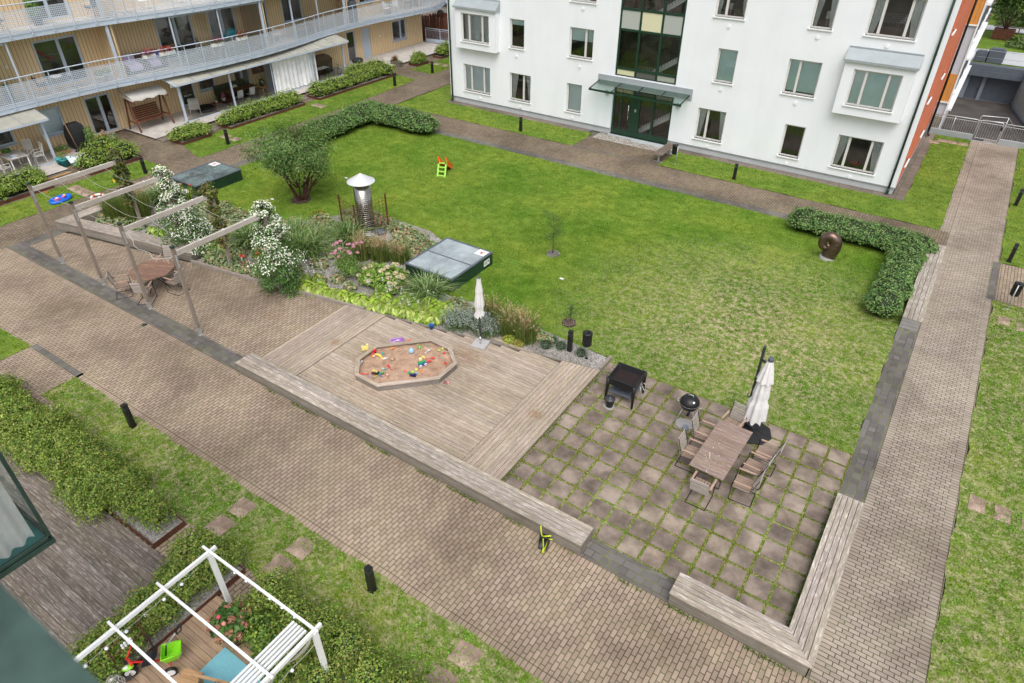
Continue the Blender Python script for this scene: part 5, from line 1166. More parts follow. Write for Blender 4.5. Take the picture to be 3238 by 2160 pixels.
m.build('trunk', 'bark', t, world=True); tp_ = np.array(tips); k = rng.integers(0, len(tp_), 5200); P = tp_[k]+rng.normal(0, .5, (len(k), 3)); V, F, col = leafcards(P, np.tile([0, 0, 1.], (len(P), 1)), .36, [(.05, .11, .03), (.08, .15, .04), (.1, .2, .05)], .6); npmesh('crown', V, F, col, 'leaf', t, True)
bl = [(random.uniform(-1, 12), random.uniform(72.6, 76), .1, .9, .7, random.uniform(.3, .7)) for _ in range(16)]+[(random.uniform(-1, 14), random.uniform(83, 92), .2, 1.2, 1, random.uniform(.5, 1.2)) for _ in range(22)]
Pp_, Nn = blobpoints(bl, 9000, .4); V, F, col = leafcards(Pp_, Nn, .25, [(.07, .14, .03), (.12, .2, .05), (.17, .22, .07), (.05, .09, .03)], .7); tag(npmesh('park_shrubs', V, F, col, 'leaf'), 'mixed green planting in the park beyond the ramp', 'shrubs', None, 'stuff')
for y, lab in ((78.2, 'long slatted bench in the park behind the planter tree'),):
    t = thing('park_bench', lab, 'bench', (2, y+1.4, 0)); m = MB()
    for k in range(5): m.box(-.6, y+1.2+k*.12, .42, 3.4, y+1.3+k*.12, .46)
    for x in (-.3, 1.4, 3.1): m.box(x, y+1.2, 0, x+.08, y+1.75, .42)
    m.build('seat', 'old_wood', t, world=True)
# ------------------------------------------------------------------ yellow timber building with curved balconies
WX_ = -39.7
yb_ = thing('apartment_building', 'yellow boarded apartment building with long curved pale blue balconies', 'building', (WX_, 26, 0))
lm = lambda u, v, d: (WX_-d, u, v)
gw_ = []  # ground and upper openings: a,b,c,d,kw
def al(a, b, c, d, **k): gw_.append((a, b, c, d, k))
kw = dict(fr='blue_frame', sillmat='blue_frame', fw_=.1, dep=.04)
al(11.2, 14.15, .85, 2.05, **kw); al(15.1, 16.7, .75, 2.1, blind=(1., 'blind_white'), **kw); al(18.0, 19.45, .12, 2.15, mulls=(.56,), sill=False, **kw)
al(23.6, 24.6, .3, 2.1, **kw); al(24.9, 26.1, .9, 2.1, **kw); al(27.5, 28.7, .12, 2.1, mulls=(.5,), sill=False, **kw); al(30.2, 31.9, .9, 2.1, **kw)
al(37.55, 38.45, .12, 2.25, sill=False, **kw); al(42.5, 44.15, .75, 2.22, mulls=(.6,), **kw)
F1, F2 = 2.98, 6.0
al(11.0, 13.3, F1+.1, 5.3, mulls=(.5,), sill=False, **kw); al(16.54, 18.75, F1+.05, 5.24, mulls=(.56,), sill=False, **kw); al(23.2, 25.5, F1+.05, 5.35, mulls=(.52,), sill=False, **kw); al(26.6, 28.5, F1+.5, 5.3, mulls=(.5,), **kw)
al(30.3, 31.0, F1+.05, 5.2, sill=False, **kw); al(32.2, 33.9, F1+.7, 5.2, mulls=(.45,), **kw); al(38.2, 39.0, F1+.05, 5.1, sill=False, **kw); al(39.3, 40.7, F1+.9, 5.1, mulls=(.5,), **kw)
for a in (11.5, 16.9, 24, 30, 37): al(a, a+2, F2+.05, 8.3, mulls=(.5,), sill=False, **kw)
facade(lm, (5, 46.1), (.05, 9.2), [g[:4] for g in gw_]+[(39.12, 40.02, .12, 2.22)], .05).build('wall', 'yellow_boards', yb_, world=True)
for a, b, c, d, k in gw_: window(yb_, lm, a, b, c, d, **k)
m = MB(); m.box(WX_-.07, 39.13, .12, WX_-.03, 40.01, 2.21); m.build('door', 'blue_frame', yb_, world=True)
m = MB(); m.box(WX_-12, 46.1, 0, WX_-.02, 46.12, 9.2); m.box(WX_-12, 5, 9.2, WX_, 46.1, 9.3); m.build('side_walls', 'yellow_boards', yb_, world=True)
for (y, z) in ((34.2, 1.3), (15.0, 4.3), (41, 1.35), (29.2, 4.4)):
    m = MB(); m.box(WX_, y, z, WX_+.03, y+.12, z+.12); m.build('socket', 'white_paint', yb_, world=True)
for y, z in ((20.05, 2.3),):
    m = MB(); m.tube([(WX_+.1, y, z), (WX_+.1, y, z-.3)], .07, 12); m.build('wall_lamp', 'galv', yb_, world=True)
edge = [(5, -38.0), (10, -38.1), (13.4, -38.2), (16.2, -38.28), (18.9, -38.2), (21.5, -37.8), (23.3, -37.5), (25.4, -37.32), (28.3, -37.3), (30.3, -37.48), (32.0, -37.82), (34.6, -38.3), (37.5, -38.52), (40.3, -38.5), (42.7, -38.2), (44.5, -38.05), (46.1, -38.15), (47.6, -38.6), (49, -39.3), (50, -40.4)]
# resample smoothly
ys = np.array([e[0] for e in edge[:-3]]); xs_ = np.array([e[1] for e in edge[:-3]])
E_ = []
for i, y in enumerate(np.arange(5, 46.2, .6)):
    w_ = np.exp(-((ys-y)/1.6)**2); 
    E_.append((float(np.interp(y, ys, xs_)*.5+(w_*xs_).sum()/w_.sum()*.5), float(y)))
E_ += [(-38.45, 47.2), (-38.8, 48.0), (-39.3, 48.9), (-40.0, 49.8), (-41.0, 50.6)]
for lv, z in ((1, F1), (2, F2)):
    m = MB(); top = MB()
    for (p, q) in zip(E_, E_[1:]):
        m.face([(p[0], p[1], z-.3), (q[0], q[1], z-.3), (q[0], q[1], z+.0), (p[0], p[1], z+.0)], None, True)
        m.face([(p[0]-.02, p[1], z-.3), (WX_-1.2, p[1], z-.3), (WX_-1.2, q[1], z-.3), (q[0]-.02, q[1], z-.3)])
        m.face([(p[0], p[1], z-.3), (q[0], q[1], z-.3), (q[0]-.15, q[1], z-.3), (p[0]-.15, p[1], z-.3)])
        top.face([(p[0]-.01, p[1], z-.02), (q[0]-.01, q[1], z-.02), (WX_-1.2 if q[1] > 46.1 else WX_+.001, q[1], z-.02), (WX_-1.2 if q[1] > 46.1 else WX_+.001, p[1], z-.02)], [(p[1], p[0]), (q[1], q[0]), (q[1], WX_), (p[1], WX_)])
    b = m.build('balcony', 'blue_steel', yb_, world=True); o = top.build('balcony_floor', 'terrace', yb_, world=True); o.parent = b
    # railing
    r = MB(); pn = MB(); dist = 0; posts = []; L_ = [0]
    for (p, q) in zip(E_, E_[1:]): L_.append(L_[-1]+math.hypot(q[0]-p[0], q[1]-p[1]))
    at = lambda s: (float(np.interp(s, L_, [e[0] for e in E_])), float(np.interp(s, L_, [e[1] for e in E_])))
    n = int(L_[-1]/1.0); S_ = [L_[-1]*i/n for i in range(n+1)]
    r.tube([(at(s)[0]+.05, at(s)[1], z+1.17) for s in np.linspace(0, L_[-1], n*3)], .027, 8, False)
    for s in S_: x, y = at(s); r.beam((x+.05, y, z-.16), (x+.05, y, z+1.16), .035, .018, (1, 0, 0)); r.box(x, y-.03, z-.2, x+.06, y+.03, z-.13)
    fine = np.linspace(0, L_[-1], n*3)
    for zz in (z-.07, z+.07, z+.93): r.tube([(at(s)[0]+.03, at(s)[1], zz) for s in fine], .011, 4, False)
    for s0, s1 in zip(fine, fine[1:]):
        a, b2 = at(s0), at(s1)
        for z0, z1 in ((z-.07, z+.06), (z+.08, z+.93)):
            pn.face([(a[0]+.03, a[1], z0), (b2[0]+.03, b2[1], z0), (b2[0]+.03, b2[1], z1), (a[0]+.03, a[1], z1)], [(s0, z0), (s1, z0), (s1, z1), (s0, z1)])
    o = r.build('railing', 'blue_steel', yb_, world=True); o.parent = b; o = pn.build('mesh_panel', 'perforated', yb_, world=True); o.parent = b
# third floor slab above the frame
def xe(y): return float(np.interp(y, [e[1] for e in E_], [e[0] for e in E_]))
for z, ys_ in ((F1, (14.9, 19.7, 22.95, 25.8, 28.8, 31.4, 34.0, 36.7)), (F2, (14.9, 19.7, 25.8, 31.4))):
    for y in ys_:
        w_ = .12 if y in (19.7, 28.8, 36.7) else .07
        m = MB(); m.box(xe(y)-.2, y-w_/2, z, xe(y)-.2+w_, y+w_/2, z+2.72); m.build('column', 'blue_steel', yb_, world=True)
for y in (19.9, 29.0, 37.0):
    for z in (F1, F2): m = MB(); m.box(WX_, y, z, xe(y)-.2, y+.1, z+2.7); m.build('divider_wall', 'yellow_boards', yb_, world=True)
def glazing(y0, y1, z0, z1, x=None, step=.7, label='balcony_glazing'):
    m = MB(); f = MB(); n = max(1, int((y1-y0)/step))
    for i in range(n):
        a, b = y0+(y1-y0)*i/n+.01, y0+(y1-y0)*(i+1)/n-.01; xa, xb = (x or xe(a)-.17), (x or xe(b)-.17)
        m.face([(xa, a, z0), (xb, b, z0), (xb, b, z1), (xa, a, z1)])
    f.beam(((x or xe(y0)-.17), y0, z1), ((x or xe(y1)-.17), y1, z1), .05, .06); f.beam(((x or xe(y0)-.17), y0, z0), ((x or xe(y1)-.17), y1, z0), .05, .04)
    return m, f
for y0, y1 in ((22.95, 28.7), (10, 14.8), (31.5, 36.6)):
    m, f = glazing(y0, y1, F1+.02, F1+2.62); o = f.build('balcony_glazing', 'blue_steel', yb_, world=True); q = m.build('pane', 'clear_glass', yb_, world=True); q.parent = o
# balcony white curtain at the left edge
def drape(name, label, x, y0, y1, z0, z1, mat='curtain', parent=None, amp=.05):
    m = MB(); n = int((y1-y0)*14); rows = [[], []]
    for i in range(n+1):
        y = y0+(y1-y0)*i/n; k = amp*math.sin(i*1.3)+amp*.5*math.sin(i*.57)
        rows[0].append((x+k*1.2, y, z0)); rows[1].append((x+k*.5, y, z1))
    m.grid(rows, False, True, False); o = m.build(name, mat, parent, world=bool(parent))
    if label: tag(o, label, 'curtain')
    return o
drape('curtain', 'white curtain hanging in the glazed balcony at the left photo edge', -38.75, 11, 13.8, F1+.05, F1+2.5)
drape('curtain', 'long pale curtain closing the right half of the glazed ground terrace', -37.62, 28.95, 32.6, .2, 2.15)
# ground terrace decks
TX = -36.6
sheet('terrace_deck', rect(-39.7, 5, -36.2, 14.6), .12, 'terrace'); sheet('terrace_deck', rect(-39.7, 19.6, -36.6, 38.4), .12, 'terrace'); sheet('terrace_deck', rect(-39.7, 38.4, -36.4, 46.1), .12, 'terrace'); sheet('terrace_deck', rect(-39.7, 14.6, -37.2, 17.6), .12, 'terrace')
m = MB()
for x0, x1, y0, y1, z in ((-36.2, -35.75, 13.15, 14.55, .07), (-35.75, -35.2, 13.15, 14.55, .03), (-36.6, -36.0, 19.65, 21.6, .08), (-36.0, -35.4, 21.9, 23.0, .05), (-36.6, -35.6, 28.75, 29.9, .06)):
    for k in range(4): tint(m); w_ = (x1-x0)/4; m.prism([(x0+k*w_, y0), (x0+(k+1)*w_-.01, y0), (x0+(k+1)*w_-.01, y1), (x0+k*w_, y1)], -.02, z, (0, 1))
struct('terrace_steps', m, 'old_wood')
m = MB(); m.tint = (1.1, .95, .6); m.prism([(-35.9, 13.2), (-35.78, 13.2), (-35.78, 14.5), (-35.9, 14.5)], .06, .085, (0, 1)); struct('terrace_step', m, 'light_wood')
# glazed terraces under the balcony
def terrace_roof(label, y0, y1, posts, gl, label_end=True):
    t = thing('glazed_terrace', label, 'terrace canopy', (-37.7, y0, .12)); x0, z0, x1, z1 = -37.15, 2.36, -38.6, 2.66
    n = max(1, int((y1-y0)/1.15)); s = MB(); r = MB()
    for i in range(n):
        a, b = y0+(y1-y0)*i/n, y0+(y1-y0)*(i+1)/n
        s.face([(x0, a, z0), (x0, b-.02, z0), (x1, b-.02, z1), (x1, a, z1)]); s.face([(x0, a, z0-.03), (x0, b-.02, z0-.03), (x0, b-.02, z0), (x0, a, z0)])
        r.beam((x0, b, z0+.015), (x1, b, z1+.015), .04, .03)
    s.build('roof_sheet', 'canopy_sheet', t, world=True); r.build('glazing_bar', 'galv', t, world=True)
    g = MB(); g.beam((x0-.02, y0, z0-.06), (x0-.02, y1, z0-.06), .07, .09); g.beam((-37.62, y0, z0-.13), (-37.62, y1, z0-.13), .07, .14)
    for yy in (y0, y1): g.beam((x0, yy, z0-.05), (x1, yy, z1-.05), .05, .09)
    g.build('eave_beam', 'blue_steel', t, world=True)
    for y in posts: p = MB(); p.box(-37.67, y-.05, .12, -37.57, y+.05, z0-.1); p.build('post', 'blue_steel', t, world=True)
    for (a, b) in gl:
        k = max(1, int((b-a)/.75))
        for i in range(k):
            p = MB(); ya, yb2 = a+(b-a)*i/k+.015, a+(b-a)*(i+1)/k-.015; p.face([(-37.6, ya, .16), (-37.6, yb2, .16), (-37.6, yb2, 2.2), (-37.6, ya, 2.2)]); p.build('glass_panel', 'clear_glass', t, world=True)
    f = MB(); f.box(-37.63, y0, .121, -37.57, y1, .17); f.build('floor_rail', 'blue_steel', t, world=True)
    return t
t = terrace_roof('long glazed terrace roof with mossy cream edge, centre of the yellow building', 21.9, 35.3, (22.3, 25.7, 28.8, 32.1, 35.1), ((22.4, 28.7), (32.2, 35.0)))
p = MB(); p.box(-38.2, 28.75, .12, -37.56, 28.83, 2.3); p.build('side_panel', 'blue_frame', t, world=True)
t = terrace_roof('short glazed terrace roof at the left photo edge', 8, 14.95, (14.75, 11.2), ((8, 11.1),))
p = MB(); p.face([(-37.6, 14.78, .16), (-39.6, 14.78, .16), (-39.6, 14.78, 2.25), (-37.6, 14.78, 2.25)]); p.build('glass_panel', 'clear_glass', t, world=True)
# the right end: gate railing, reed fence, street and car
t = thing('railing', 'grey steel gate railing at the end of the timber terrace by the reed fence', 'railing', (-39.7, 46.3, 0)); m = MB()
railing(m, (-39.6, 46.4, 0), (-38.2, 46.55, 0), 1.15, .1, .1); railing(m, (-38.2, 46.55, 0), (-36.4, 46.8, 0), 1.15, .1, .1); m.build('bars', 'blue_steel', t, world=True)
m = MB(); m.beam((-39.6, 46.38, .2), (-36.4, 46.78, .2), .02, .3); m.build('kick_plate', 'blue_steel', t, world=True)
t = thing('fence', 'brown reed screen fence behind the grey railing', 'fence', (-40.2, 47.2, 0)); m = MB()
for (a, b, n) in (((-40.6, 46.6), (-38.9, 49.6), 62), ((-38.9, 49.6), (-38.3, 51.2), 34)):
    for i in range(n): f = i/n; x, y = a[0]+(b[0]-a[0])*f, a[1]+(b[1]-a[1])*f; k = random.uniform(.7, 1.3); m.tint = (k, k, k); m.beam((x, y, 0), (x+random.uniform(-.02, .02), y, 1.95+random.uniform(-.1, .1)), .045, .03)
m.build('reeds', 'red_wood', t, world=True)
sheet('street', [(-90, 52), (-36, 54), (-36, 140), (-90, 140)], -.02, 'street'); m = MB(); m.beam((-60, 66, .0), (-40, 60.5, .0), .12, .01); struct('street_line', m, 'white_paint')
t = thing('parasol', 'closed black parasol behind the reed fence', 'parasol', (-41.2, 51.8, 0)); m = MB(); m.tube([(-41.2, 51.8, 0), (-41.2, 51.8, 2.5)], .025, 6); m.build('pole', 'black_metal', t, world=True); m = MB(); m.tube([(-41.2, 51.8, 1.1), (-41.2, 51.8, 1.5), (-41.2, 51.8, 2.2), (-41.2, 51.8, 2.5)], [.09, .16, .1, .02], 8); m.build('canopy', 'black_matte', t, world=True)
t = thing('flower_box', 'box of red flowers on the railing behind the reed fence', 'flower box', (-41.0, 53.2, 1.2)); m = MB(); m.box(-41.6, 53.1, .95, -40.4, 53.4, 1.15); m.build('box', 'slate', t, world=True); P = rng.normal(0, 1, (160, 3))*[.45, .14, .12]+[-41, 53.25, 1.35]; V, F, col = leafcards(P, np.tile([0, 0, 1.], (160, 1)), .12, [(.6, .03, .06), (.75, .08, .12), (.06, .14, .03)], .9); npmesh('flowers', V, F, col, 'petal', t, True)
car = thing('parked_car', 'silver car parked on the reddish street, top, beside the white building', 'car', (-44.5, 56.8, 0), rad(200))
def carbody():
    m = MB(); rows = []; prof = [(-2.1, .35, .55), (-2.05, .7, .78), (-1.3, .86, .84), (-.8, 1.0, .86), (-.35, 1.35, .7), (.6, 1.42, .68), (1.3, 1.3, .7), (1.9, .95, .82), (2.1, .7, .78), (2.12, .35, .6)]
    for x, h, w_ in prof: rows.append([(x, -w_*.98, .3), (x, -w_, .55), (x, -w_*.99, min(h, .85)), (x, -w_*.78 if h > .9 else -w_*.9, h), (x, w_*.78 if h > .9 else w_*.9, h), (x, w_*.99, min(h, .85)), (x, w_, .55), (x, w_*.98, .3)])
    m.grid(rows, False, True, False); return m
carbody().build('body', 'galv', car)
m = MB()
for sx in (-1, 1): m.face([(-.75, sx*.80, .92), (-.3, sx*.69, 1.3), (1.2, sx*.69, 1.27), (1.7, sx*.8, .95)])
m.face([(-.85, -.66, 1.0), (-.85, .66, 1.0), (-.4, .55, 1.37), (-.4, -.55, 1.37)]); m.face([(1.4, -.55, 1.3), (1.4, .55, 1.3), (1.87, .66, 1.0), (1.87, -.66, 1.0)]); m.build('windows', 'black_metal', car)
for x in (-1.35, 1.3):
    for y in (-.82, .82): w_ = MB(); w_.tube([(x, y-.1, .32), (x, y+.1, .32)], .32, 16); w_.build('wheel', 'black_matte', car)

# ------------------------------------------------------------------ furniture helpers
def pot(name, label, x, y, z, r, h, mat, plant=None, n=260, ps=.07, ph=.3, cat='plant pot', col=None):
    t = thing(name, label, cat, (x, y, z)); m = MB(); m.lathe([(r*.72, 0), (r, h), (r*1.08, h), (r*1.08, h-.03), (r*.93, h-.05), (0.01, h-.06)], (0, 0, 0), 18, True)
    if col: m.tint = col; m.col = [col]*len(m.v)
    m.build('pot', mat, t)
    if plant:
        u = rng.normal(0, 1, (n, 3)); u /= np.linalg.norm(u, axis=1, keepdims=True); P = u*[r*1.3, r*1.3, ph*.6]*(.5+.5*rng.random((n, 1)))+[0, 0, h+ph*.45]; P[:, 2] = np.maximum(P[:, 2], h*.7)
        V, F, c_ = leafcards(P, u, ps, plant, .6); npmesh('foliage', V, F, c_, 'leaf', t)
    return t
def metal_chair(name, label, x, y, z, rz, col='white_paint', seat=None, h=.85):
    t = thing(name, label, 'chair', (x, y, z), rz); m = MB()
    for sy in (-.23, .23): m.tube([(.2, sy, 0), (.22, sy, .42), (-.2, sy, .42), (-.28, sy, h)], .014, 6, False); m.tube([(-.26, sy, 0), (-.2, sy, .42)], .014, 6, False); m.tube([(.22, sy, .42), (.2, sy, .62), (-.24, sy, .64)], .014, 6, False)
    m.tube([(-.28, -.23, h), (-.28, .23, h)], .014, 6, False); m.build('frame', col, t)
    m = MB(); m.box(-.2, -.22, .415, .22, .22, .44); m.build('seat', seat or col, t); m = MB(); m.beam((-.21, 0, .46), (-.275, 0, h), .42, .012, (0, 1, 0)) ; m = MB(); m.face([(-.21, -.21, .48), (-.21, .21, .48), (-.275, .21, h), (-.275, -.21, h)]); m.build('backrest', seat or col, t)
    return t
def simple_table(name, label, x, y, z, L, Wd, h, rz, top, leg, rnd=False, cat='table'):
    t = thing(name, label, cat, (x, y, z), rz); m = MB()
    if rnd: m.lathe([(0.01, h), (L/2, h), (L/2, h-.03), (0.01, h-.03)], (0, 0, 0), 24, False, False)
    else:
        k = max(1, int(Wd/.12))
        for i in range(k): tint(m); w_ = Wd/k; m.box(-L/2, -Wd/2+i*w_, h-.03, L/2, -Wd/2+(i+1)*w_-.006, h)
    m.build('tabletop', top, t)
    if rnd: m = MB(); m.tube([(0, 0, 0), (0, 0, h-.03)], .03, 8); m.lathe([(0.01, .02), (L*.3, .01), (L*.3, 0)], (0, 0, 0), 16); m.build('leg', leg, t)
    else:
        for sx in (-1, 1):
            for sy in (-1, 1): m = MB(); m.box(sx*(L/2-.08)-.025, sy*(Wd/2-.07)-.025, 0, sx*(L/2-.08)+.025, sy*(Wd/2-.07)+.025, h-.03); m.build('leg', leg, t)
    return t
def flowers(name, label, x, y, z, L, cols, ry=True, n=220):
    t = thing(name, label, 'flower box', (x, y, z)); m = MB(); 
    if ry: m.box(-.09, -L/2, -.1, .09, L/2, .08)
    else: m.box(-L/2, -.09, -.1, L/2, .09, .08)
    m.build('box', 'white_paint', t); s = [.09, L*.27, .08] if ry else [L*.27, .09, .08]
    P = rng.normal(0, 1, (n, 3))*s+[0, 0, .17]; V, F, c_ = leafcards(P, np.tile([0, 0, 1.], (n, 1)), .08, [(.06, .13, .03), (.1, .18, .04)], .8); npmesh('leaves', V, F, c_, 'leaf', t)
    P = rng.normal(0, 1, (n//2, 3))*s+[0.03, 0, .22]; V, F, c_ = leafcards(P, np.tile([0, 0, 1.], (n//2, 1)), .075, cols, .95); npmesh('blossom', V, F, c_, 'petal', t)
    return t
RD = [(.65, .02, .03), (.75, .05, .1)]; MGN = [(.6, .02, .2), (.7, .08, .3)]
# ---- first-floor balcony contents
simple_table('side_table', 'small round white table on the first-floor balcony, between two dark shell chairs', -38.95, 16.75, F1, .6, .6, .72, 0, 'white_paint', 'light_wood', True)
def shell(label, x, y, z, rz):
    t = thing('shell_chair', label, 'chair', (x, y, z), rz); m = MB(); rows = []
    for i in range(9):
        f = i/8; 
        if f < .5: px, pz = .25-.5*f*2*.9, .42-.02*math.sin(f*PI*2)
        else: px, pz = -.2-(f-.5)*.2, .42+(f-.5)*.85
        wd = .26*(1-.25*abs(f-.4)); rows.append([(px+(.10 if 1 else 0)*abs(s)**2*(f), s*wd, pz+.14*abs(s)**2.2*(1-.4*f)) for s in (-1, -.7, -.35, 0, .35, .7, 1)])
    m.grid(rows, False, True, False); m.build('seat_shell', 'black_matte', t)
    for sx, sy in ((1, 1), (1, -1), (-1, 1), (-1, -1)): m = MB(); m.tube([(sx*.08, sy*.08, .4), (sx*.22, sy*.22, 0)], [.018, .012], 6); m.build('leg', 'light_wood', t)
shell('dark shell chair on the balcony left of the small round table', -38.8, 15.9, F1, rad(80)); shell('dark shell chair on the balcony right of the small round table', -38.85, 17.6, F1, rad(250))
pot('flower_pot', 'white pot with green plant on the balcony, left one of two', -38.6, 18.75, F1, .2, .35, 'white_paint', DG); pot('flower_pot', 'white pot with green plant on the balcony, right one of two', -38.75, 19.25, F1, .2, .35, 'white_paint', DG)
pot('flower_pot', 'pot with spiky dark plant behind the glazed balcony at the left', -39.0, 14.4, F1, .2, .35, 'black_matte', DG, 300, .1, .5)
t = thing('sofa', 'dark balcony sofa draped with a lilac blanket', 'sofa', (-39.05, 21.6, F1)); m = MB(); m.box(-.45, -1.15, .05, .3, 1.15, .42); m.box(-.5, -1.15, .42, -.28, 1.15, .85); m.build('frame', 'wicker', t)
m = MB(); m.tint = (.5, .4, .6)
for y0, y1 in ((-1.1, -.35), (.15, .75)): m.grid([[(-.53, y, .5), (-.42, y, .88), (-.27, y, .87), (-.25, y+.02, .5), (.1, y, .45), (.33, y, .43), (.34, y+.03, .15)] for y in np.linspace(y0, y1, 5)], False, True, False)
m.build('blanket', 'cloth', t); m = MB(); m.tint = (.1, .12, .5); m.box(-.28, .85, .45, -.1, 1.12, .8); m.build('cushion', 'cloth', t)
flowers('flower_box', 'red and pink geranium box on the balcony rail by the lilac sofa, left one', xe(21.3)-.05, 21.3, F1+.95, .7, RD+MGN); flowers('flower_box', 'red geranium box on the balcony rail by the lilac sofa, right one', xe(22.3)-.05, 22.3, F1+.95, .9, RD)
flowers('flower_box', 'magenta flower box on the balcony rail below the grey chair', xe(25.3)-.05, 25.3, F1+.9, .8, MGN); flowers('flower_box', 'red flower box on the balcony rail below the turquoise parasol', xe(27.0)-.05, 27.0, F1+.95, .7, RD)
metal_chair('armchair', 'black low armchair behind the glazed balcony next to the sofa', -38.9, 23.9, F1, rad(10), 'black_metal', 'black_matte'); metal_chair('armchair', 'black high-backed chair with pale cushion on the glazed balcony', -38.7, 25.2, F1, rad(70), 'black_metal', 'fabric_grey', 1.1)
simple_table('table', 'white balcony table between the black chair and the turquoise parasol', -38.5, 26.2, F1, .9, .7, .74, 0, 'white_paint', 'white_paint')
t = thing('sun_tent', 'turquoise sun parasol leaning on the glazed balcony', 'parasol', (-38.6, 27.2, F1)); m = MB(); m.tint = (.02, .33, .42); m.lathe([(0.01, 1.35), (.3, 1.2), (.5, .85)], (0, 0, 0), 10, False, False); m.build('canopy', 'cloth', t); m = MB(); m.tube([(0, 0, 0), (0, 0, 1.3)], .015, 6); m.build('pole', 'white_metal', t)
metal_chair('garden_chair', 'white wire chair on the balcony behind the mesh, below the dark window', -38.7, 30.6, F1, rad(60)); simple_table('bench', 'brown wooden bench against the balcony wall', -39.2, 33.3, F1, .4, 1.5, .45, 0, 'light_wood', 'light_wood', cat='bench')
metal_chair('garden_chair', 'white wire chair at the far curved end of the balcony, left one', -38.9, 41.3, F1, rad(20)); metal_chair('garden_chair', 'white wire chair at the far curved end of the balcony, right one', -39.0, 42.3, F1, rad(140)); simple_table('side_table', 'small grey table between the white chairs at the far balcony end', -39.1, 41.8, F1, .5, .5, .72, 0, 'slate', 'slate', True)
metal_chair('garden_chair', 'dark chair on the far curved end of the balcony', -39.2, 44.0, F1, rad(40), 'slate'); simple_table('table', 'dark folding table on the far curved end of the balcony', -39.3, 45.1, F1, .8, .6, .72, 0, 'slate', 'slate')
t = thing('storage_box', 'tall dark grey speaker-like box by the balcony divider', 'box', (-38.75, 37.6, F1)); m = MB(); m.box(-.2, -.25, 0, .2, .25, 1.35); m.box(-.18, -.23, 1.35, .18, .23, 1.4); m.build('body', 'slate', t)
# second-floor balcony
shell('dark round chair seen through the upper balcony mesh, at the left edge', -39.0, 15.2, F2, rad(90)); shell('dark round chair seen through the upper balcony mesh, beside a grey parasol foot', -38.9, 19.6, F2, rad(270))
pot('flower_pot', 'leafy plant in a pot on the upper balcony at the left edge', -39.0, 14.2, F2, .22, .5, 'black_matte', DG, 400, .1, .8); pot('flower_pot', 'bushy green plant on the upper balcony between the chairs', -39.2, 17.0, F2, .25, .4, 'slate', DG, 500, .12, 1.0)
metal_chair('garden_chair', 'white chair on the upper balcony behind the mesh', -38.8, 22.4, F2, rad(30)); simple_table('side_table', 'white parasol-foot table on the upper balcony', -38.6, 21.2, F2, .7, .7, .7, 0, 'fabric_grey', 'galv', True); metal_chair('garden_chair', 'white chair on the upper balcony further right', -38.8, 24.4, F2, rad(200)); 
# ---- ground terraces
simple_table('garden_table', 'pale patio table with papers on the left glazed terrace', -38.2, 13.2, .12, 1.3, .9, .72, rad(0), 'terrace', 'white_paint')
m = MB()
for q in range(5): m.tint = random.choice([(.8, .8, .8), (.3, .4, .7), (.7, .75, .8)]); x, y = -38.0+random.uniform(-.3, .3), 13.1+random.uniform(-.25, .25); m.prism([(x, y), (x+.2, y+.04), (x+.17, y+.3), (x-.03, y+.26)], .842+q*.002, .844+q*.002)
tag(m.build('papers', 'cloth'), 'papers and blue pens lying on the pale patio table', 'papers')
pot('plant_bowl', 'low bowl of green plants on the pale patio table', -38.5, 13.1, .84, .18, .08, 'terrace', DG, 260, .09, .22)
metal_chair('garden_chair', 'white mesh garden chair at the near end of the patio table', -37.7, 12.4, .12, rad(110), 'white_paint', 'white_cloth', 1.0); metal_chair('garden_chair', 'white mesh garden chair behind the patio table, near the yellow wall', -38.9, 14.1, .12, rad(-60), 'white_paint', 'white_cloth', 1.0); metal_chair('garden_chair', 'white mesh garden chair right of the patio table, beside the glass wall', -38.1, 14.25, .12, rad(-100), 'white_paint', 'white_cloth', 1.0)
t = thing('grill', 'large barbecue under a black cover beside the yellow wall', 'barbecue', (-38.7, 16.6, .12), rad(0)); m = MB(); m.grid([[(x, y, z) for x, y in ((-.38*k, -.42*k2), (.38*k, -.42*k2), (.4*k, 0), (.38*k, .42*k2), (-.38*k, .42*k2))] for k, k2, z in ((1, 1, .08), (1.02, 1.03, .6), (.95, .95, .85), (.7, .85, 1.15), (.35, .6, 1.3))], True, False, True); m.build('cover', 'black_matte', t)
for y in (-.3, .3): m = MB(); m.tube([(.3, y, .08), (.36, y, .08)], .08, 10); m.build('wheel', 'black_metal', t)
t = thing('broom', 'wooden broom leaning against the covered barbecue', 'broom', (-38.15, 16.2, .12)); m = MB(); m.tube([(0, .0, .08), (-.25, -.1, 1.55)], .018, 6); m.build('handle', 'light_wood', t); m = MB(); m.box(-.04, -.17, 0, .04, .17, .09); m.build('head', 'black_matte', t)
pot('flower_pot', 'turquoise pot with a small plant by the glazed terrace corner', -36.95, 14.85, .02, .2, .36, 'plastic', DG, 200, .06, .4, col=(.06, .36, .38)); pot('flower_pot', 'second turquoise pot half hidden behind the first', -37.25, 14.75, .02, .17, .36, 'plastic', col=(.06, .36, .38)); pot('flower_pot', 'grey pot with a dark leafy shrub by the rattan chair', -37.9, 16.9, .12, .2, .32, 'slate_light', DG, 700, .09, .9)
t = thing('rattan_chair', 'round-backed rattan chair behind the lime hedge', 'chair', (-37.6, 17.1, .12), rad(180+30)); m = MB()
for k in range(12): a = -1.3+2.6*k/11; m.tube([(.22*math.cos(a)-.1, .3*math.sin(a), .4), (-.3*math.cos(a)-.05, .34*math.sin(a), .62), (-.42*math.cos(a), .36*math.sin(a), .9)], .01, 4)
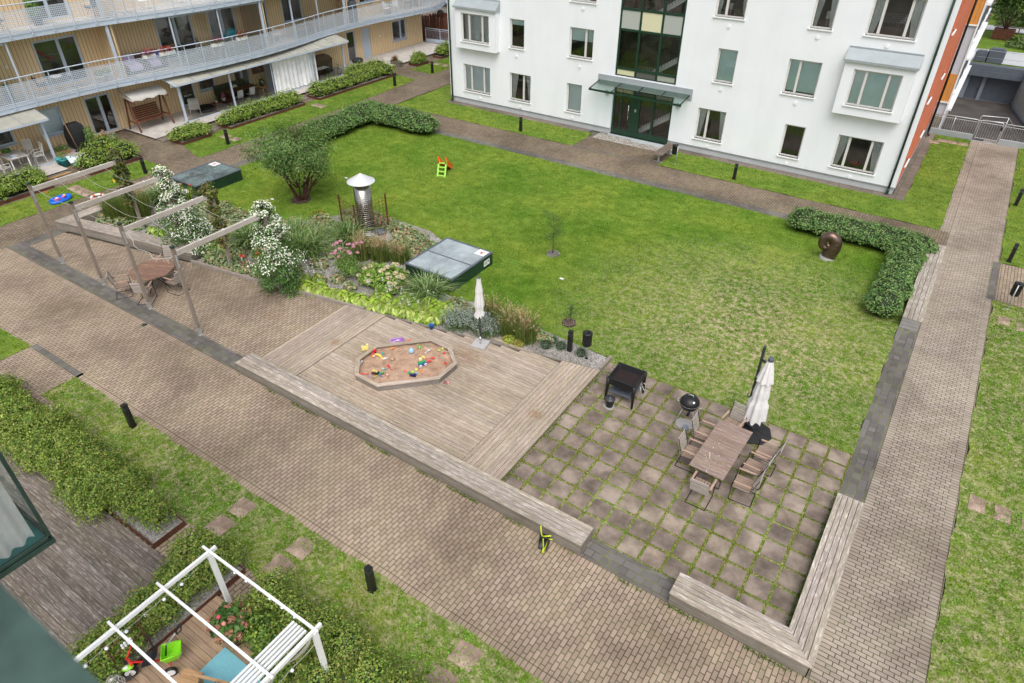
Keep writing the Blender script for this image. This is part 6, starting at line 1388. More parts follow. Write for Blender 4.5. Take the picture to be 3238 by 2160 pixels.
m.tube([(-.42*math.cos(a)*1.0, .36*math.sin(a), .6+.35*math.cos(a)) for a in np.linspace(-1.6, 1.6, 14)], .02, 6); m.build('backrest', 'light_wood', t); m = MB(); m.lathe([(0.01, .42), (.3, .42), (.3, .36), (.26, .0)], (0, 0, 0), 14); m.build('seat', 'light_wood', t)
pot('flower_pot', 'pot of pink and white flowers on the hedge side near the rattan chair', -37.3, 17.75, .02, .2, .35, 'terrace', DG+[(.6, .3, .4), (.6, .65, .8)], 500, .07, .5); 
pl_ = [(x, y) for x in (-38.9,) for y in (15.4, 15.9)]
t = thing('wood_planter', 'terracotta planter with strawberry plants beside the covered barbecue', 'planter', (-38.6, 15.5, .12)); m = MB(); m.box(-.4, -.4, 0, .3, .4, .2); m.build('box', 'light_wood', t); P = rng.normal(0, 1, (300, 3))*[.22, .24, .06]+[0, 0, .27]; V, F, col = leafcards(P, np.tile([0, 0, 1.], (300, 1)), .09, DG, .7); npmesh('foliage', V, F, col, 'leaf', t)
t = thing('blanket', 'white patterned cloth spread over the lime hedge edge', 'cloth', (-36.3, 15.2, .4)); m = MB(); m.tint = (.6, .68, .72); g_ = [[(-.25+i*.1, -.45+j*.12, .18+.06*math.sin(i*1.3+j)-.18*max(0, i-3)*.6-.02*j) for j in range(9)] for i in range(6)]; m.grid(g_, False, True, False)
m.tint = (.08, .35, .45); m.face([(.28, -.4, -.14), (.28, .1, -.2), (.24, .1, -.05), (.22, -.4, .0)]); m.build('sheet', 'cloth', t)
# swing seat
t = thing('swing_seat', 'dark wooden garden swing with cream canopy on the terrace', 'swing seat', (-38.65, 20.75, .12)); 
for sy in (-1, 1):
    m = MB(); y = sy*1.02
    m.beam((.55, y, 0), (.1, y, 1.72), .07, .07); m.beam((-.55, y, 0), (-.1, y, 1.72), .07, .07); m.beam((-.4, y, .5), (.4, y, .5), .05, .07); m.beam((-.15, y, 1.7), (.75, y, 1.62), .07, .07); m.build('side_frame', 'red_wood', t)
m = MB(); m.beam((0, -1.1, 1.75), (0, 1.1, 1.75), .08, .08); m.build('top_beam', 'red_wood', t)
m = MB()
for k in range(5): m.beam((.32-k*.11, -.8, .5), (.32-k*.11, .8, .5), .09, .025)
m.build('seat', 'red_wood', t); m = MB()
for k in range(6): m.beam((-.22-k*.03, -.8, .58+k*.105), (-.22-k*.03, .8, .58+k*.105), .02, .09)
m.build('backrest', 'red_wood', t); m = MB()
for sy in (-.75, .75): m.tube([(.25, sy, .55), (.05, sy, 1.7)], .008, 4); m.tube([(-.3, sy, .9), (-.05, sy, 1.7)], .008, 4)
m.build('chain', 'black_metal', t)
m = MB(); ro = []
for i in range(13):
    y = -1.05+2.1*i/12; sg = .02*math.sin(i*PI/3); ro.append([(-.5, y, 1.98), (-.2, y, 2.05-abs(sg)), (.2, y, 2.0-abs(sg)), (.62, y, 1.85), (.65, y, 1.70+.05*math.sin(i*PI/2))])
m.grid(ro, False, True, False); m.face([(-.5, -1.05, 1.98), (.62, -1.05, 1.85), (.63, -1.06, 1.72), (-.5, -1.06, 1.84)]); m.face([(-.5, 1.05, 1.98), (.62, 1.05, 1.85), (.63, 1.06, 1.72), (-.5, 1.06, 1.84)]); m.build('canopy', 'white_cloth', t)
# dining terrace
simple_table('dining_table', 'long dark wooden dining table inside the glazed terrace', -38.5, 26.9, .12, .85, 2.2, .75, 0, 'red_wood', 'red_wood')
for i, (x, y, a, l) in enumerate([(-37.95, 26.3, 90, 'dark dining chair with pale cushion, front left of the dining table'), (-37.95, 27.2, 90, 'dark dining chair with pale cushion, front right of the dining table'), (-38.5, 28.35, 180, 'dark high-backed chair at the right end of the dining table')]): metal_chair('dining_chair', l, x, y, .12, rad(a+90), 'black_metal', 'fabric_grey' if i < 2 else 'black_matte', .9)
simple_table('bench', 'brown wooden bench carrying flower pots inside the glazed terrace', -38.2, 25.15, .12, .4, 1.2, .42, 0, 'red_wood', 'red_wood', cat='bench')
pot('flower_pot', 'pink cyclamen pot on the brown bench', -38.15, 25.35, .54, .12, .16, 'white_paint', [(.65, .1, .3), (.7, .15, .35), (.06, .13, .03)], 220, .07, .3); pot('flower_pot', 'small white pot with green herb on the brown bench', -38.1, 24.8, .54, .08, .13, 'white_paint', DG, 120, .05, .25)
t = thing('rocking_chair', 'white rocking chair with a cream throw inside the glazed terrace', 'chair', (-38.3, 23.4, .12), rad(150)); m = MB()
for sy in (-.27, .27): m.tube([(-.45, sy, .12), (-.2, sy, .02), (.15, sy, .0), (.45, sy, .1)], .018, 6); m.tube([(-.2, sy, .02), (-.35, sy, 1.05)], .016, 6); m.tube([(.2, sy, .02), (.22, sy, .62), (-.26, sy, .66)], .016, 6)
m.build('frame', 'white_paint', t); m = MB(); m.box(-.25, -.26, .4, .25, .26, .46); m.grid([[(-.28, y, .46), (-.33, y, .8), (-.37, y, 1.1), (-.42, y, .7)] for y in (-.25, 0, .25)], False, True, False); m.build('throw', 'white_cloth', t)
t = thing('grill', 'round black coal barbecue box on the glazed terrace floor', 'barbecue', (-38.6, 24.3, .12)); m = MB(); m.lathe([(0.01, .3), (.5, .25), (.55, .1), (.5, 0)], (0, 0, 0), 18); m.build('body', 'black_matte', t)
t = thing('sofa', 'dark grey sofa with pale cushion at the back of the glazed terrace', 'sofa', (-39.2, 26.9, .12)); m = MB(); m.box(-.35, -1.1, 0, .3, 1.1, .42); m.box(-.4, -1.1, .42, -.2, 1.1, .95); m.build('frame', 'black_matte', t); m = MB(); m.tint = (.55, .52, .48); m.ball((-.1, .2, .6), .24, 10, (.5, 1, .9)); m.build('cushion', 'cloth', t)
simple_table('side_table', 'small wooden table with a white orchid at the right of the dining terrace', -38.1, 28.35, .12, .5, .5, .6, 0, 'light_wood', 'light_wood'); pot('orchid', 'white orchid on the small wooden table', -38.1, 28.35, .72, .08, .14, 'slate', [(.8, .8, .78), (.06, .12, .03)], 60, .09, .5, 'plant')
t = thing('picture', 'large dark reddish picture on the wall of the glazed terrace', 'picture', (WX_+.03, 27.0, 1.6)); m = MB(); m.tint = (.12, .05, .035); m.box(0, 1.9, -.5, .03, 3.2, .4); m.tint = (.4, .2, .14)
for q in range(8): m.ball((.03, 2.1+.13*q, -.05+.25*math.sin(q*1.7)), .09, 6, (.15, 1.2, .8))
m.build('canvas', 'cloth', t)
simple_table('table', 'white side table with bottles on the right end of the glazed terrace', -38.1, 33.35, .12, .5, 1.0, .72, 0, 'white_paint', 'black_metal'); metal_chair('garden_chair', 'grey chair beside the white side table on the terrace', -38.3, 34.1, .12, rad(200), 'slate')
t = thing('grill', 'large barbecue under a dark brown cover at the terrace end', 'barbecue', (-39.0, 34.3, .12)); m = MB(); m.grid([[(x, y, z) for x, y in ((-.3*k, -.75*k2), (.3*k, -.75*k2), (.32*k, 0), (.3*k, .75*k2), (-.3*k, .75*k2))] for k, k2, z in ((1, .8, .08), (1.02, .9, .7), (1, 1, .95), (.7, .7, 1.2), (.3, .4, 1.3))], True, False, True); m.build('cover', 'wicker', t)
t = thing('bicycle', 'small child bicycle parked on the glazed terrace', 'bicycle', (-38.05, 34.6, .12), rad(80)); m = MB()
for x in (-.3, .3): m.tube([(x+.2*math.cos(a), 0, .2+.2*math.sin(a)) for a in np.linspace(0, 2*PI, 15)], .018, 5, False)
m.build('wheels', 'black_metal', t); m = MB(); m.tube([(-.3, 0, .2), (-.1, 0, .5), (.25, 0, .45), (.3, 0, .2)], .016, 5); m.tube([(.25, 0, .45), (.22, 0, .65), (.2, -.15, .68), (.2, .15, .68)], .014, 5); m.tint = (1, 1, 1); m.build('frame', 'slate', t)
t = thing('grill', 'charcoal smoker with black lid on a wooden stand beside the hedge', 'barbecue', (-37.1, 35.9, .12), rad(0)); m = MB()
for sx in (-.3, .3):
    for sy in (-.35, .35): m.beam((sx*.8, sy, 0), (sx*.5, sy*.8, .75), .06, .06)
m.beam((-.35, -.35, .05), (.35, -.35, .05), .07, .05); m.beam((-.35, .35, .05), (.35, .35, .05), .07, .05); m.beam((.3, -.35, .05), (.3, .35, .05), .07, .05); m.build('stand', 'light_wood', t); m = MB(); m.ball((0, 0, .85), .38, 14, (1, 1.2, .5)); m.build('lid', 'black_matte', t)
t = thing('wood_planter', 'weathered wooden trough planter with red grasses beside the lime bush', 'planter', (-36.5, 39.3, 0), rad(0)); m = MB(); m.box(-.45, -.25, .02, .5, .0, .36); m.box(-.5, -.3, .3, .55, .03, .36); m.build('box', 'old_wood', t)
P = np.stack([rng.normal(-.1, .12, 120), rng.normal(-.1, .06, 120), np.full(120, .33)], 1); V, F, col = blades(P, .5, .03, [(.25, .06, .03), (.3, .1, .05), (.12, .15, .04)], .4); npmesh('foliage', V, F, col, 'leaf', t); shrub('leaves', t, [(.25, -.1, .36, .25, .15, .12)], 220, .07, DG, 'leaf', .7, .4, False)
# ------------------------------------------------------------------ lamps, bins, benches
def bollard(x, y, label, sun_=None):
    global boll
    if boll is None:
        boll = thing('bollard_lamp', label, 'bollard lamp', (x, y, 0), 0, 'black bollard lamps along the paths')
        m = MB(); s = .068; m.box(-s, -s, 0, s, s, .62); m.box(-.09, -.09, 0, .09, .09, .015); m.build('body', 'black_metal', boll)
        m = MB()
        for k in range(5): m.box(-s*.98, -s*.98, .625+k*.026, s*.98, s*.98, .638+k*.026)
        m.build('louvre', 'pole_dark', boll); m = MB(); m.box(-.045, -.045, .62, .045, .045, .755); m.build('lens', 'water_glass', boll); m = MB(); m.box(-s, -s, .755, s, s, .80); m.build('cap', 'black_metal', boll)
    else: dup(boll, (x, y, 0), rad(random.uniform(-6, 6)), label)
boll = None
for x, y, l in ((-7.32, 5.61, 'black bollard lamp nearest the camera, in the thin grass above the white pergola'), (-16.4, 5.69, 'black bollard lamp in the lower lawn next to the biggest hedge'), (3.29, 30.4, 'black bollard lamp right of the right path, the nearer one above the dark threshold'), (3.22, 36.7, 'black bollard lamp at the right photo edge, halfway to the metal gate'),
                (-8.46, 32.37, 'black bollard lamp in front of the white building, right of the bench'), (-20.95, 32.33, 'black bollard lamp in front of the white building, left of the door'), (-33.08, 35.2, 'black bollard lamp at the corner of the far grass strip by the long hedge'), (-33.06, 39.2, 'farthest black bollard lamp, close to the white building corner'),
                (-32.9, 21.5, 'black bollard lamp directly in front of the boxy hedge near the swing seat'), (-32.8, 16.55, 'black bollard lamp left of the far skylight by the path'), (-8.1, 15.55, 'black bollard lamp in the gravel tip beside the bin and deck')): bollard(x, y, l)
def bin_(x, y, label, d=(0, 1), rz=0):
    t = thing('litter_bin', label, 'litter bin', (x, y, 0), rz); m = MB(); m.tube([(0, 0, 0), (0, 0, .98)], .024, 8); m.box(-.05, -.05, 0, .05, .05, .02); m.build('post', 'galv', t)
    m = MB(); m.lathe([(0.01, .52), (.135, .52), (.15, .56), (.15, .95), (.158, .955), (.158, .985), (.12, 1.0), (0.01, 1.0)], (d[0]*.17, d[1]*.17, 0), 22, False); m.build('drum', 'black_metal', t)
    m = MB(); m.box(d[0]*.02-.02, d[1]*.02-.02, .9, d[0]*.05+.02, d[1]*.05+.02, 1.05); m.build('bracket', 'black_metal', t)
bin_(-7.46, 15.5, 'black litter bin in the gravel tip behind the grill', (-.2, .1)); bin_(3.44, 26.4, 'black litter bin on a slanting-looking post at the right photo edge', (.1, .8)); bin_(-11.62, 32.6, 'black litter bin by the bench in front of the white building', (-.8, .2))
t = thing('bench', 'small slatted bench standing at right angles to the white building entrance', 'bench', (-12.5, 33.15, 0)); m = MB()
for k in range(3): tint(m, .5, .65); m.box(-.24+k*.17, -.98, .43, -.09+k*.17, .98, .47)
m.build('seat', 'post_wood', t); 
for y in (-.7, .7): m = MB(); m.box(-.04, y-.03, .02, .04, y+.03, .43); m.box(-.25, y-.03, 0, .25, y+.03, .025); m.box(-.24, y-.025, .4, .24, y+.025, .43); m.build('leg', 'galv', t)

# ------------------------------------------------------------------ timber frames with cables
ft = None
labs = ['timber post-and-beam frame furthest left, its back post wrapped in green creeper', 'second timber frame from the left, back post under the back-left clematis', 'third timber frame from the left, back post wrapped in reddish creeper', 'rightmost timber frame, back post inside the clematis nearest the deck']
FX = (-27.19, -24.36, -21.46, -18.66)
for x, l in zip(FX, labs):
    if ft is None:
        ft = thing('pergola', l, 'pergola', (x, 9.48, 0), 0, 'timber frames crossing the seating area')
        for y in (0, 3.4):
            m = MB(); m.box(-.05, y-.05, .3, .05, y+.05, 3.22, 2); p = m.build('post', 'post_wood', ft)
            m = MB(); m.box(-.055, y-.055, 3.22, .055, y+.055, 3.29); q = m.build('post_cap', 'dark_green', ft); q.parent = p
            m = MB(); m.box(-.028, y-.06, 0, .028, y+.06, .42); m.box(-.06, y-.06, 0, .06, y+.06, .012); q = m.build('post_shoe', 'galv', ft); q.parent = p
            m = MB(); m.box(-.056, y-.03, 2.55, .056, y+.03, 3.0); q = m.build('bracket', 'galv', ft); q.parent = p
        m = MB(); m.box(-.045, .05, 2.94, .045, 3.38, 3.1, 1); m.build('beam', 'grey_beam', ft)
        m = MB()
        for y in (.1, .95, 1.8, 2.65): m.box(-.06, y-.015, 3.1, .06, y+.015, 3.115)
        m.build('cable_clamp', 'white_metal', ft)
    else: dup(ft, (x, 9.48, 0), 0, l)
cn = 0
cab = {0: 'nearest the brick path', 1: 'second from the brick path', 2: 'third from the brick path', 3: 'nearest the flower bed'}
gap = {0: 'left pair of frames', 1: 'middle pair of frames', 2: 'right pair of frames'}
for i in range(3):
    for j, yy in enumerate((.1, .95, 1.8, 2.65)):
        m = MB(); x0, x1 = FX[i], FX[i+1]; m.tube([(x0+(x1-x0)*f, 9.48+yy, 3.11-.28*4*f*(1-f)*(1 if j else .6)) for f in np.linspace(0, 1, 10)], .006, 4, False)
        tag(m.build('cable', 'rope'), 'thin sagging cable between the %s, the cable %s' % (gap[i], cab[j]), 'cable', 'thin cables strung between the timber frames')
m = MB(); random.seed(3)
P0 = [(FX[2]+(FX[3]-FX[2])*f, 9.5+.08*math.sin(f*20), 2.98-.5*4*f*(1-f)) for f in np.linspace(0, 1, 16)]; m.tube(P0, .007, 4, False)
for p in P0[1:-1]: m.tube([p, (p[0]+random.uniform(-.15, .15), p[1]+random.uniform(-.05, .05), p[2]-random.uniform(.0, .14))], .004, 3, False)
m.tube([(FX[2], 9.5, 2.98), (FX[2]+.3, 10.5, 2.7), (FX[2]+.2, 11.8, 2.9), (FX[2], 12.8, 3.1)], .005, 4, False)
tag(m.build('string_lights', 'white_cloth'), 'tangled white string lights sagging between the two right front posts', 'string lights')
m = MB(); m.tint = (.75, .5, .03); m.face([(-.06, 0, -.06), (.06, .02, -.06), (.06, .02, .06), (-.06, 0, .06)]); m.face([(-.06, .03, -.05), (.05, .05, -.06), (.06, .03, .04), (-.05, .02, .06)]); o = m.build('toy_kite', 'cloth'); o.location = (-25.9, 11.8, 2.86); tag(o, 'small yellow tag hanging from the cable between the left frames', 'tag')

# ------------------------------------------------------------------ skylights
def skylight(label, x0, y0, x1, y1, h, sgn):
    t = thing('skylight', label, 'skylight', ((x0+x1)/2, (y0+y1)/2, 0)); m = MB(); w_ = .05
    for a, b, c, d in ((x0, y0, x1, y0+w_), (x0, y1-w_, x1, y1), (x0, y0+w_, x0+w_, y1-w_), (x1-w_, y0+w_, x1, y1-w_)): m.box(a, b, 0, c, d, h)
    m.build('kerb', 'dark_green', t, world=True); m = MB(); e = .02
    for a, b, c, d in ((x0-e, y0-e, x1+e, y0+.07), (x0-e, y1-.07, x1+e, y1+e), (x0-e, y0+.07, x0+.07, y1-.07), (x1-.07, y0+.07, x1+e, y1-.07)): m.box(a, b, h, c, d, h+.03)
    ym = (y0+y1)/2; m.box(x0+.07, ym-.03, h+.002, x1-.07, ym+.03, h+.028); m.build('frame', 'slate', t, world=True)
    m = MB(); m.box(x0+.07, y0+.07, h+.01, x1-.07, y1-.07, h+.02); m.build('glass', 'dusty_glass' if sgn == 'near' else 'dusty_dark', t, world=True)
    m = MB(); z = h-.2; m.face([(x0+.05, y0+.05, z), (x1-.05, y0+.05, z), (x1-.05, y1-.05, z), (x0+.05, y1-.05, z)]); m.tint = (.9, .9, .9)
    for a, b in (((x0+.06, y0+.06), (x1-.06, y0+.06)), ((x1-.06, y0+.06), (x1-.06, y1-.06)), ((x1-.06, y1-.06), (x0+.06, y1-.06)), ((x0+.06, y1-.06), (x0+.06, y0+.06))): m.face([(*a, z), (*b, z), (*b, h-.1), (*a, h-.1)])
    for k in range(24): yy = y0+.1+(y1-y0-.2)*k/23; m.box(x0+.06, yy-.006, z+.01, x1-.06, yy+.006, z+.03)
    m.build('well', 'water_glass', t, world=True)
    # warning plate: white with a red cross over a small black walking figure
    s = thing('warning_sign', 'white plate with a red cross over a black figure on the %s skylight' % sgn, 'sign', (x0+.4 if sgn == 'far' else x1-.3, y1-.28, h+.036), rad(0))
    m = MB(); m.tint = (.8, .8, .8); m.box(-.22, -.2, 0, .22, .2, .006); m.build('plate', 'plastic', s); m = MB(); m.tint = (.6, .03, .03); m.beam((-.1, -.1, .009), (.1, .1, .009), .025, .004); m.beam((.1, -.1, .0095), (-.1, .1, .0095), .025, .004); m.build('cross', 'plastic', s)
    m = MB(); m.tint = (.02, .02, .02); m.beam((0, -.09, .0075), (0, .03, .0075), .035, .002); m.tube([(0, .06, .007), (0, .06, .0085)], .022, 8); m.beam((0, -.02, .0075), (.07, -.09, .0075), .016, .002); m.beam((0, -.02, .0075), (-.06, -.08, .0075), .016, .002); m.build('figure', 'plastic', s)
skylight('low dark green box skylight near the small parasol, glass top', -15.6, 16.25, -13.4, 18.78, .5, 'near'); skylight('low dark green box skylight at the far path beside the tree', -30.2, 16.25, -28.2, 18.75, .5, 'far')
t = thing('notice', 'small white notice plate fixed to the near corner of the near skylight', 'sign', (-13.36, 18.35, .3), 0); m = MB(); m.tint = (.75, .77, .72); m.box(-.005, -.18, -.12, .005, .18, .1); m.build('plate', 'plastic', t); m = MB(); m.tint = (.15, .2, .17)
for k in range(4): m.box(.0055, -.15, .05-k*.035, .0075, .03+.02*(k % 2), .065-k*.035)
m.tube([(.0055, .1, .03), (.008, .1, .03)], .045, 12); m.build('lettering', 'plastic', t)
# ------------------------------------------------------------------ chimney and trellis
t = thing('ventilation_chimney', 'shiny steel ventilation chimney with conical cap', 'chimney', (-19.35, 18.1, 0)); m = MB(); m.lathe([(.345, 0), (.345, 2.12)], (0, 0, 0), 40, True); m.build('tube', 'steel_mid', t)
m = MB(); 
for k in range(20): z = .08+k*.085; m.lathe([(.347, z-.012), (.356, z), (.347, z+.012)], (0, 0, 0), 40)
m.build('ribs', 'steel_brushed', t); m = MB(); m.lathe([(.33, 2.12), (.33, 2.26)], (0, 0, 0), 32); m.build('gap_band', 'black_metal', t)
m = MB(); m.lathe([(.56, 2.24), (.01, 2.58)], (0, 0, 0), 48, False); m.lathe([(.56, 2.235), (.56, 2.25)], (0, 0, 0), 48); m.lathe([(.56, 2.235), (.02, 2.26)], (0, 0, 0), 48); m.build('cap', 'cap_metal', t)
m = MB(); m.lathe([(.46, .0), (.44, .05), (.36, .07), (.35, .16)], (0, 0, 0), 32); m.build('collar', 'galv', t)
t = thing('trellis', 'rusty steel mesh trellis standing round the steel chimney', 'trellis', (-19.4, 18.1, 0)); pp_ = [(-20.25, 17.6), (-19.05, 17.25), (-18.75, 18.75), (-20.0, 19.0)]
for (x, y) in pp_[:3]: m = MB(); m.box(x-.025, y-.025, 0, x+.025, y+.025, 1.62); m.build('post', 'rust', t, world=True)
m = MB()
for a, b in ((pp_[0], pp_[1]), (pp_[1], pp_[2])):
    n = 9
    for i in range(1, n): x, y = a[0]+(b[0]-a[0])*i/n, a[1]+(b[1]-a[1])*i/n; m.tube([(x, y, .1), (x, y, 1.55)], .008, 4, False)
    for k in range(10): z = .15+k*.15; m.tube([(*a, z), (*b, z)], .008, 4, False)
m.build('mesh', 'rust', t, world=True)
t = thing('boulder', 'dark stone at the foot of the chimney by the trellis post', 'stone', (-18.7, 18.2, 0)); m = MB(); m.ball((0, 0, .1), .25, 10, (1, .8, .7)); m.build('stone', 'slate', t)
# ------------------------------------------------------------------ sculpture: coiled horn
t = thing('sculpture', 'brown bronze coiled horn sculpture on a low stone base', 'sculpture', (-2.8, 26.65, 0), rad(4)); m = MB(); rows = []
ctrl = [(.08, 0, .13, .29), (.15, .0, .32, .28), (.20, .0, .50, .265), (.21, .0, .68, .245), (.14, -.02, .85, .225), (-.02, -.03, .93, .205), (-.18, -.04, .86, .19), (-.25, -.06, .70, .175), (-.21, -.09, .54, .155), (-.09, -.12, .48, .125), (-.01, -.14, .54, .10), (-.03, -.15, .62, .075), (-.10, -.15, .62, .045)]
cp_ = [Vector(c[:3]) for c in ctrl]; ts = np.linspace(0, len(ctrl)-1.001, 60); N_ = 60
def cr(t_):
    i_ = int(t_); f_ = t_-i_; g_ = lambda k: ctrl[max(0, min(len(ctrl)-1, k))]; P_ = [g_(i_-1), g_(i_), g_(i_+1), g_(i_+2)]
    return [.5*((2*P_[1][k])+(-P_[0][k]+P_[2][k])*f_+(2*P_[0][k]-5*P_[1][k]+4*P_[2][k]-P_[3][k])*f_*f_+(-P_[0][k]+3*P_[1][k]-3*P_[2][k]+P_[3][k])*f_**3) for k in range(4)]
S__ = [cr(q) for q in ts]
for i in range(N_):
    c = Vector(S__[i][:3]); d = (Vector(S__[min(i+1, N_-1)][:3])-Vector(S__[max(i-1, 0)][:3])).normalized(); n2 = Vector((0, 1, 0)); n1 = n2.cross(d).normalized(); n2 = d.cross(n1)
    rows.append([c+(n1*math.cos(q)+n2*math.sin(q)*.95)*S__[i][3] for q in np.linspace(0, 2*PI, 26, endpoint=False)])
m.grid(rows, True, True, True); m.build('horn', 'bronze', t)
m = MB()
for f_ in (.03, .2, .28, .36, .46): 
    i = int(f_*N_); c = sum(rows[i], Vector())/26; m.tube([c+(p-c)*1.005 for p in rows[i]+rows[i][:1]], .006, 4, False); m.build('seam', 'bronze', t); m = MB()
m = MB(); m.lathe([(.30, 0), (.29, .12), (.26, .13), (0.01, .13)], (.06, 0, 0), 24); m.build('base', 'concrete', t)
# ------------------------------------------------------------------ toddler slide
t = thing('toy_slide', 'small plastic toddler slide, lime ladder and orange chute, on the lawn', 'slide', (-20.6, 24.75, 0), rad(20)); m = MB(); m.tint = (.38, .72, .1); 
for sx in (-.19, .19): m.beam((sx, -.28, 0), (sx, .1, .74), .07, .05)
for k in range(4): m.beam((-.19, -.25+k*.09, .05+k*.18), (.19, -.25+k*.09, .05+k*.18), .08, .045)
m.build('ladder', 'plastic', t); m = MB(); m.tint = (.85, .14, .015)
rows = []
for i in range(10): f = i/9; y = .05+f*.95; z = .60-.52*f**.85+.03*math.sin(f*PI*3); rows.append([(-.22, y, z+.1), (-.2, y, z+.11), (-.17, y, z), (.17, y, z), (.2, y, z+.11), (.22, y, z+.1)])
m.grid(rows, False, True, False)
for sx in (-.2, .2): m.face([(sx, .0, .86), (sx, .12, .84), (sx, .98, .1), (sx, .98, 0), (sx, .8, .0), (sx, .25, .38), (sx, .06, .55)]); m.face([(sx*.88, .0, .86), (sx*.88, .12, .84), (sx*.88, .98, .1), (sx*.88, .98, 0), (sx*.88, .8, .0), (sx*.88, .25, .38), (sx*.88, .06, .55)])
for sx in (-.19, .19): m.tube([(sx, -.03, .60), (sx, .0, .92), (sx, .1, .84)], .035, 8)
m.build('chute', 'plastic', t)
# ------------------------------------------------------------------ parasols
def closed_canopy(t, x, y, z0, z1, r, mat, tie):
    m = MB(); rows = []; n = 40
    for i in range(15):
        f = i/14; z = z0+(z1-z0)*f
        rr = r*(.34+.66*(1-f)**.55) if z < tie else r*(.62*(1-f)+.30*math.sqrt(max(0, 1-f)))+.04
        if abs(z-tie) < .1: rr *= .78
        if f == 1: rr = .045
        rows.append([(x+rr*(1+.22*math.cos(8*q)*(1-f*.5))*math.cos(q), y+rr*(1+.22*math.cos(8*q)*(1-f*.5))*math.sin(q), z+(.05*math.cos(8*q+1.5) if i == 0 else 0)) for q in np.linspace(0, 2*PI, n, endpoint=False)])
    m.grid(rows, True, True, False)
    # valance flap at top
    rows = [[(x+rr*(1+.18*math.cos(8*q+1))*math.cos(q), y+rr*(1+.18*math.cos(8*q+1))*math.sin(q), z) for q in np.linspace(0, 2*PI, n, endpoint=False)] for rr, z in ((r*.78, z1-.34*(z1-z0)), (r*.5, z1-.15*(z1-z0)), (.05, z1+.02))]
    m.grid(rows, True, True, False); return m.build('canopy', mat, t, world=True)
t = thing('parasol', 'closed beige parasol on a square granite foot on the deck', 'parasol', (-10.6, 14.13, .085)); m = MB(); m.tube([(-10.6, 14.13, .1), (-10.6, 14.13, 2.55)], .024, 10); m.build('pole', 'pole_dark', t, world=True); m = MB(); m.tube([(-10.6, 14.13, .12), (-10.6, 14.13, .42)], .032, 10); m.build('socket', 'chrome', t, world=True)
m = MB(); c_, s_ = math.cos(rad(12)), math.sin(rad(12)); sq = [(-.24, -.24), (.24, -.24), (.24, .24), (-.24, .24)]; m.prism([(-10.6+a*c_-b*s_, 14.13+a*s_+b*c_) for a, b in sq], .085, .15, None, None, True); m.build('foot', 'stone', t, world=True)
closed_canopy(t, -10.6, 14.13, 1.22, 2.56, .14, 'fabric_grey', 1.45); m = MB(); m.tube([(-10.6, 14.13, 2.55), (-10.6, 14.13, 2.63)], [.05, .035], 10); m.build('finial', 'slate', t, world=True)
t = thing('parasol', 'large closed light grey cantilever parasol with black octagonal foot', 'parasol', (-2.03, 15.13, 0)); m = MB(); m.lathe([(0.01, .11), (.12, .11), (.46, .07), (.52, .05), (.52, .016)], (-2.03, 15.13, 0), 8, False, False); 
for k in range(8): a = rad(22.5*2*k); m.beam((-2.03+.13*math.cos(a), 15.13+.13*math.sin(a), .11), (-2.03+.49*math.cos(a), 15.13+.49*math.sin(a), .065), .012, .02)
m.build('foot', 'black_matte', t, world=True)
m = MB(); m.beam((-2.34, 15.3, .1), (-2.34, 15.3, 2.72), .06, .10); m.beam((-2.34, 15.3, 2.3), (-2.1, 15.08, 2.4), .05, .06); m.beam((-2.34, 15.3, .12), (-2.03, 15.13, .14), .08, .05); m.build('mast', 'pole_dark', t, world=True)
closed_canopy(t, -2.08, 15.06, .55, 2.55, .26, 'fabric_grey', 1.3); m = MB(); m.tube([(-2.08, 15.06, 2.52), (-2.08, 15.06, 2.62)], [.075, .06], 12); m.build('hub', 'slate', t, world=True); m = MB(); m.tube([(-2.34, 15.3, 1.0), (-2.44, 15.3, 1.0), (-2.44, 15.3, 1.12)], .015, 6); m.build('crank', 'slate', t, world=True)
# ------------------------------------------------------------------ steel frame garden chairs
def gchair(name, label, x, y, rz, group=None, seat='teak'):
    t = thing(name, label, 'chair', (x, y, .015), rz, group); m = MB()
    for sy in (-.25, .25): m.tube([(-.30, sy, .012), (.24, sy, .012), (.25, sy, .60), (.18, sy, .63)], .011, 6, False); m.tube([(.2, sy*.88, .43), (-.20, sy*.88, .41), (-.34, sy*.88, .92)], .010, 6, False); m.tube([(.25, sy, .43), (.2, sy*.88, .43)], .01, 5, False); m.tube([(.18, sy, .63), (-.24, sy, .62), (-.26, sy*.88, .66)], .009, 5, False)
    m.tube([(-.30, -.25, .012), (-.30, .25, .012)], .011, 6, False); m.tube([(.25, -.25, .43), (.25, .25, .43)], .01, 6, False); m.build('frame', 'black_metal', t)
    m = MB()
    for k in range(6): tint(m, .85, 1.1); yy = -.2+k*.08; m.beam((.23, yy, .445), (-.2, yy, .43), .068, .016)
    m.build('seat', seat, t); m = MB()
    for k in range(7): tint(m, .85, 1.1); f = k/6; xx, zz = -.225-.125*f, .47+.42*f; m.beam((xx, -.23, zz), (xx, .23, zz), .058, .014, (1, 0, .28)) if False else m.beam((xx, -.23, zz), (xx, .23, zz), .014, .058, (0, 0, 1))
    m.build('backrest', 'teak_grey', t)
    for sy in (-.25, .25): m = MB(); m.tint = (1.25, 1.15, 1.1); m.beam((.22, sy, .645), (-.2, sy, .64), .05, .018); m.build('armrest', 'teak', t)
    return t
g1 = 'garden chairs round the long table'
c0 = gchair('garden_chair', 'wooden chair on the left side of the long table, nearer the camera', -3.02, 12.98, 0, g1)
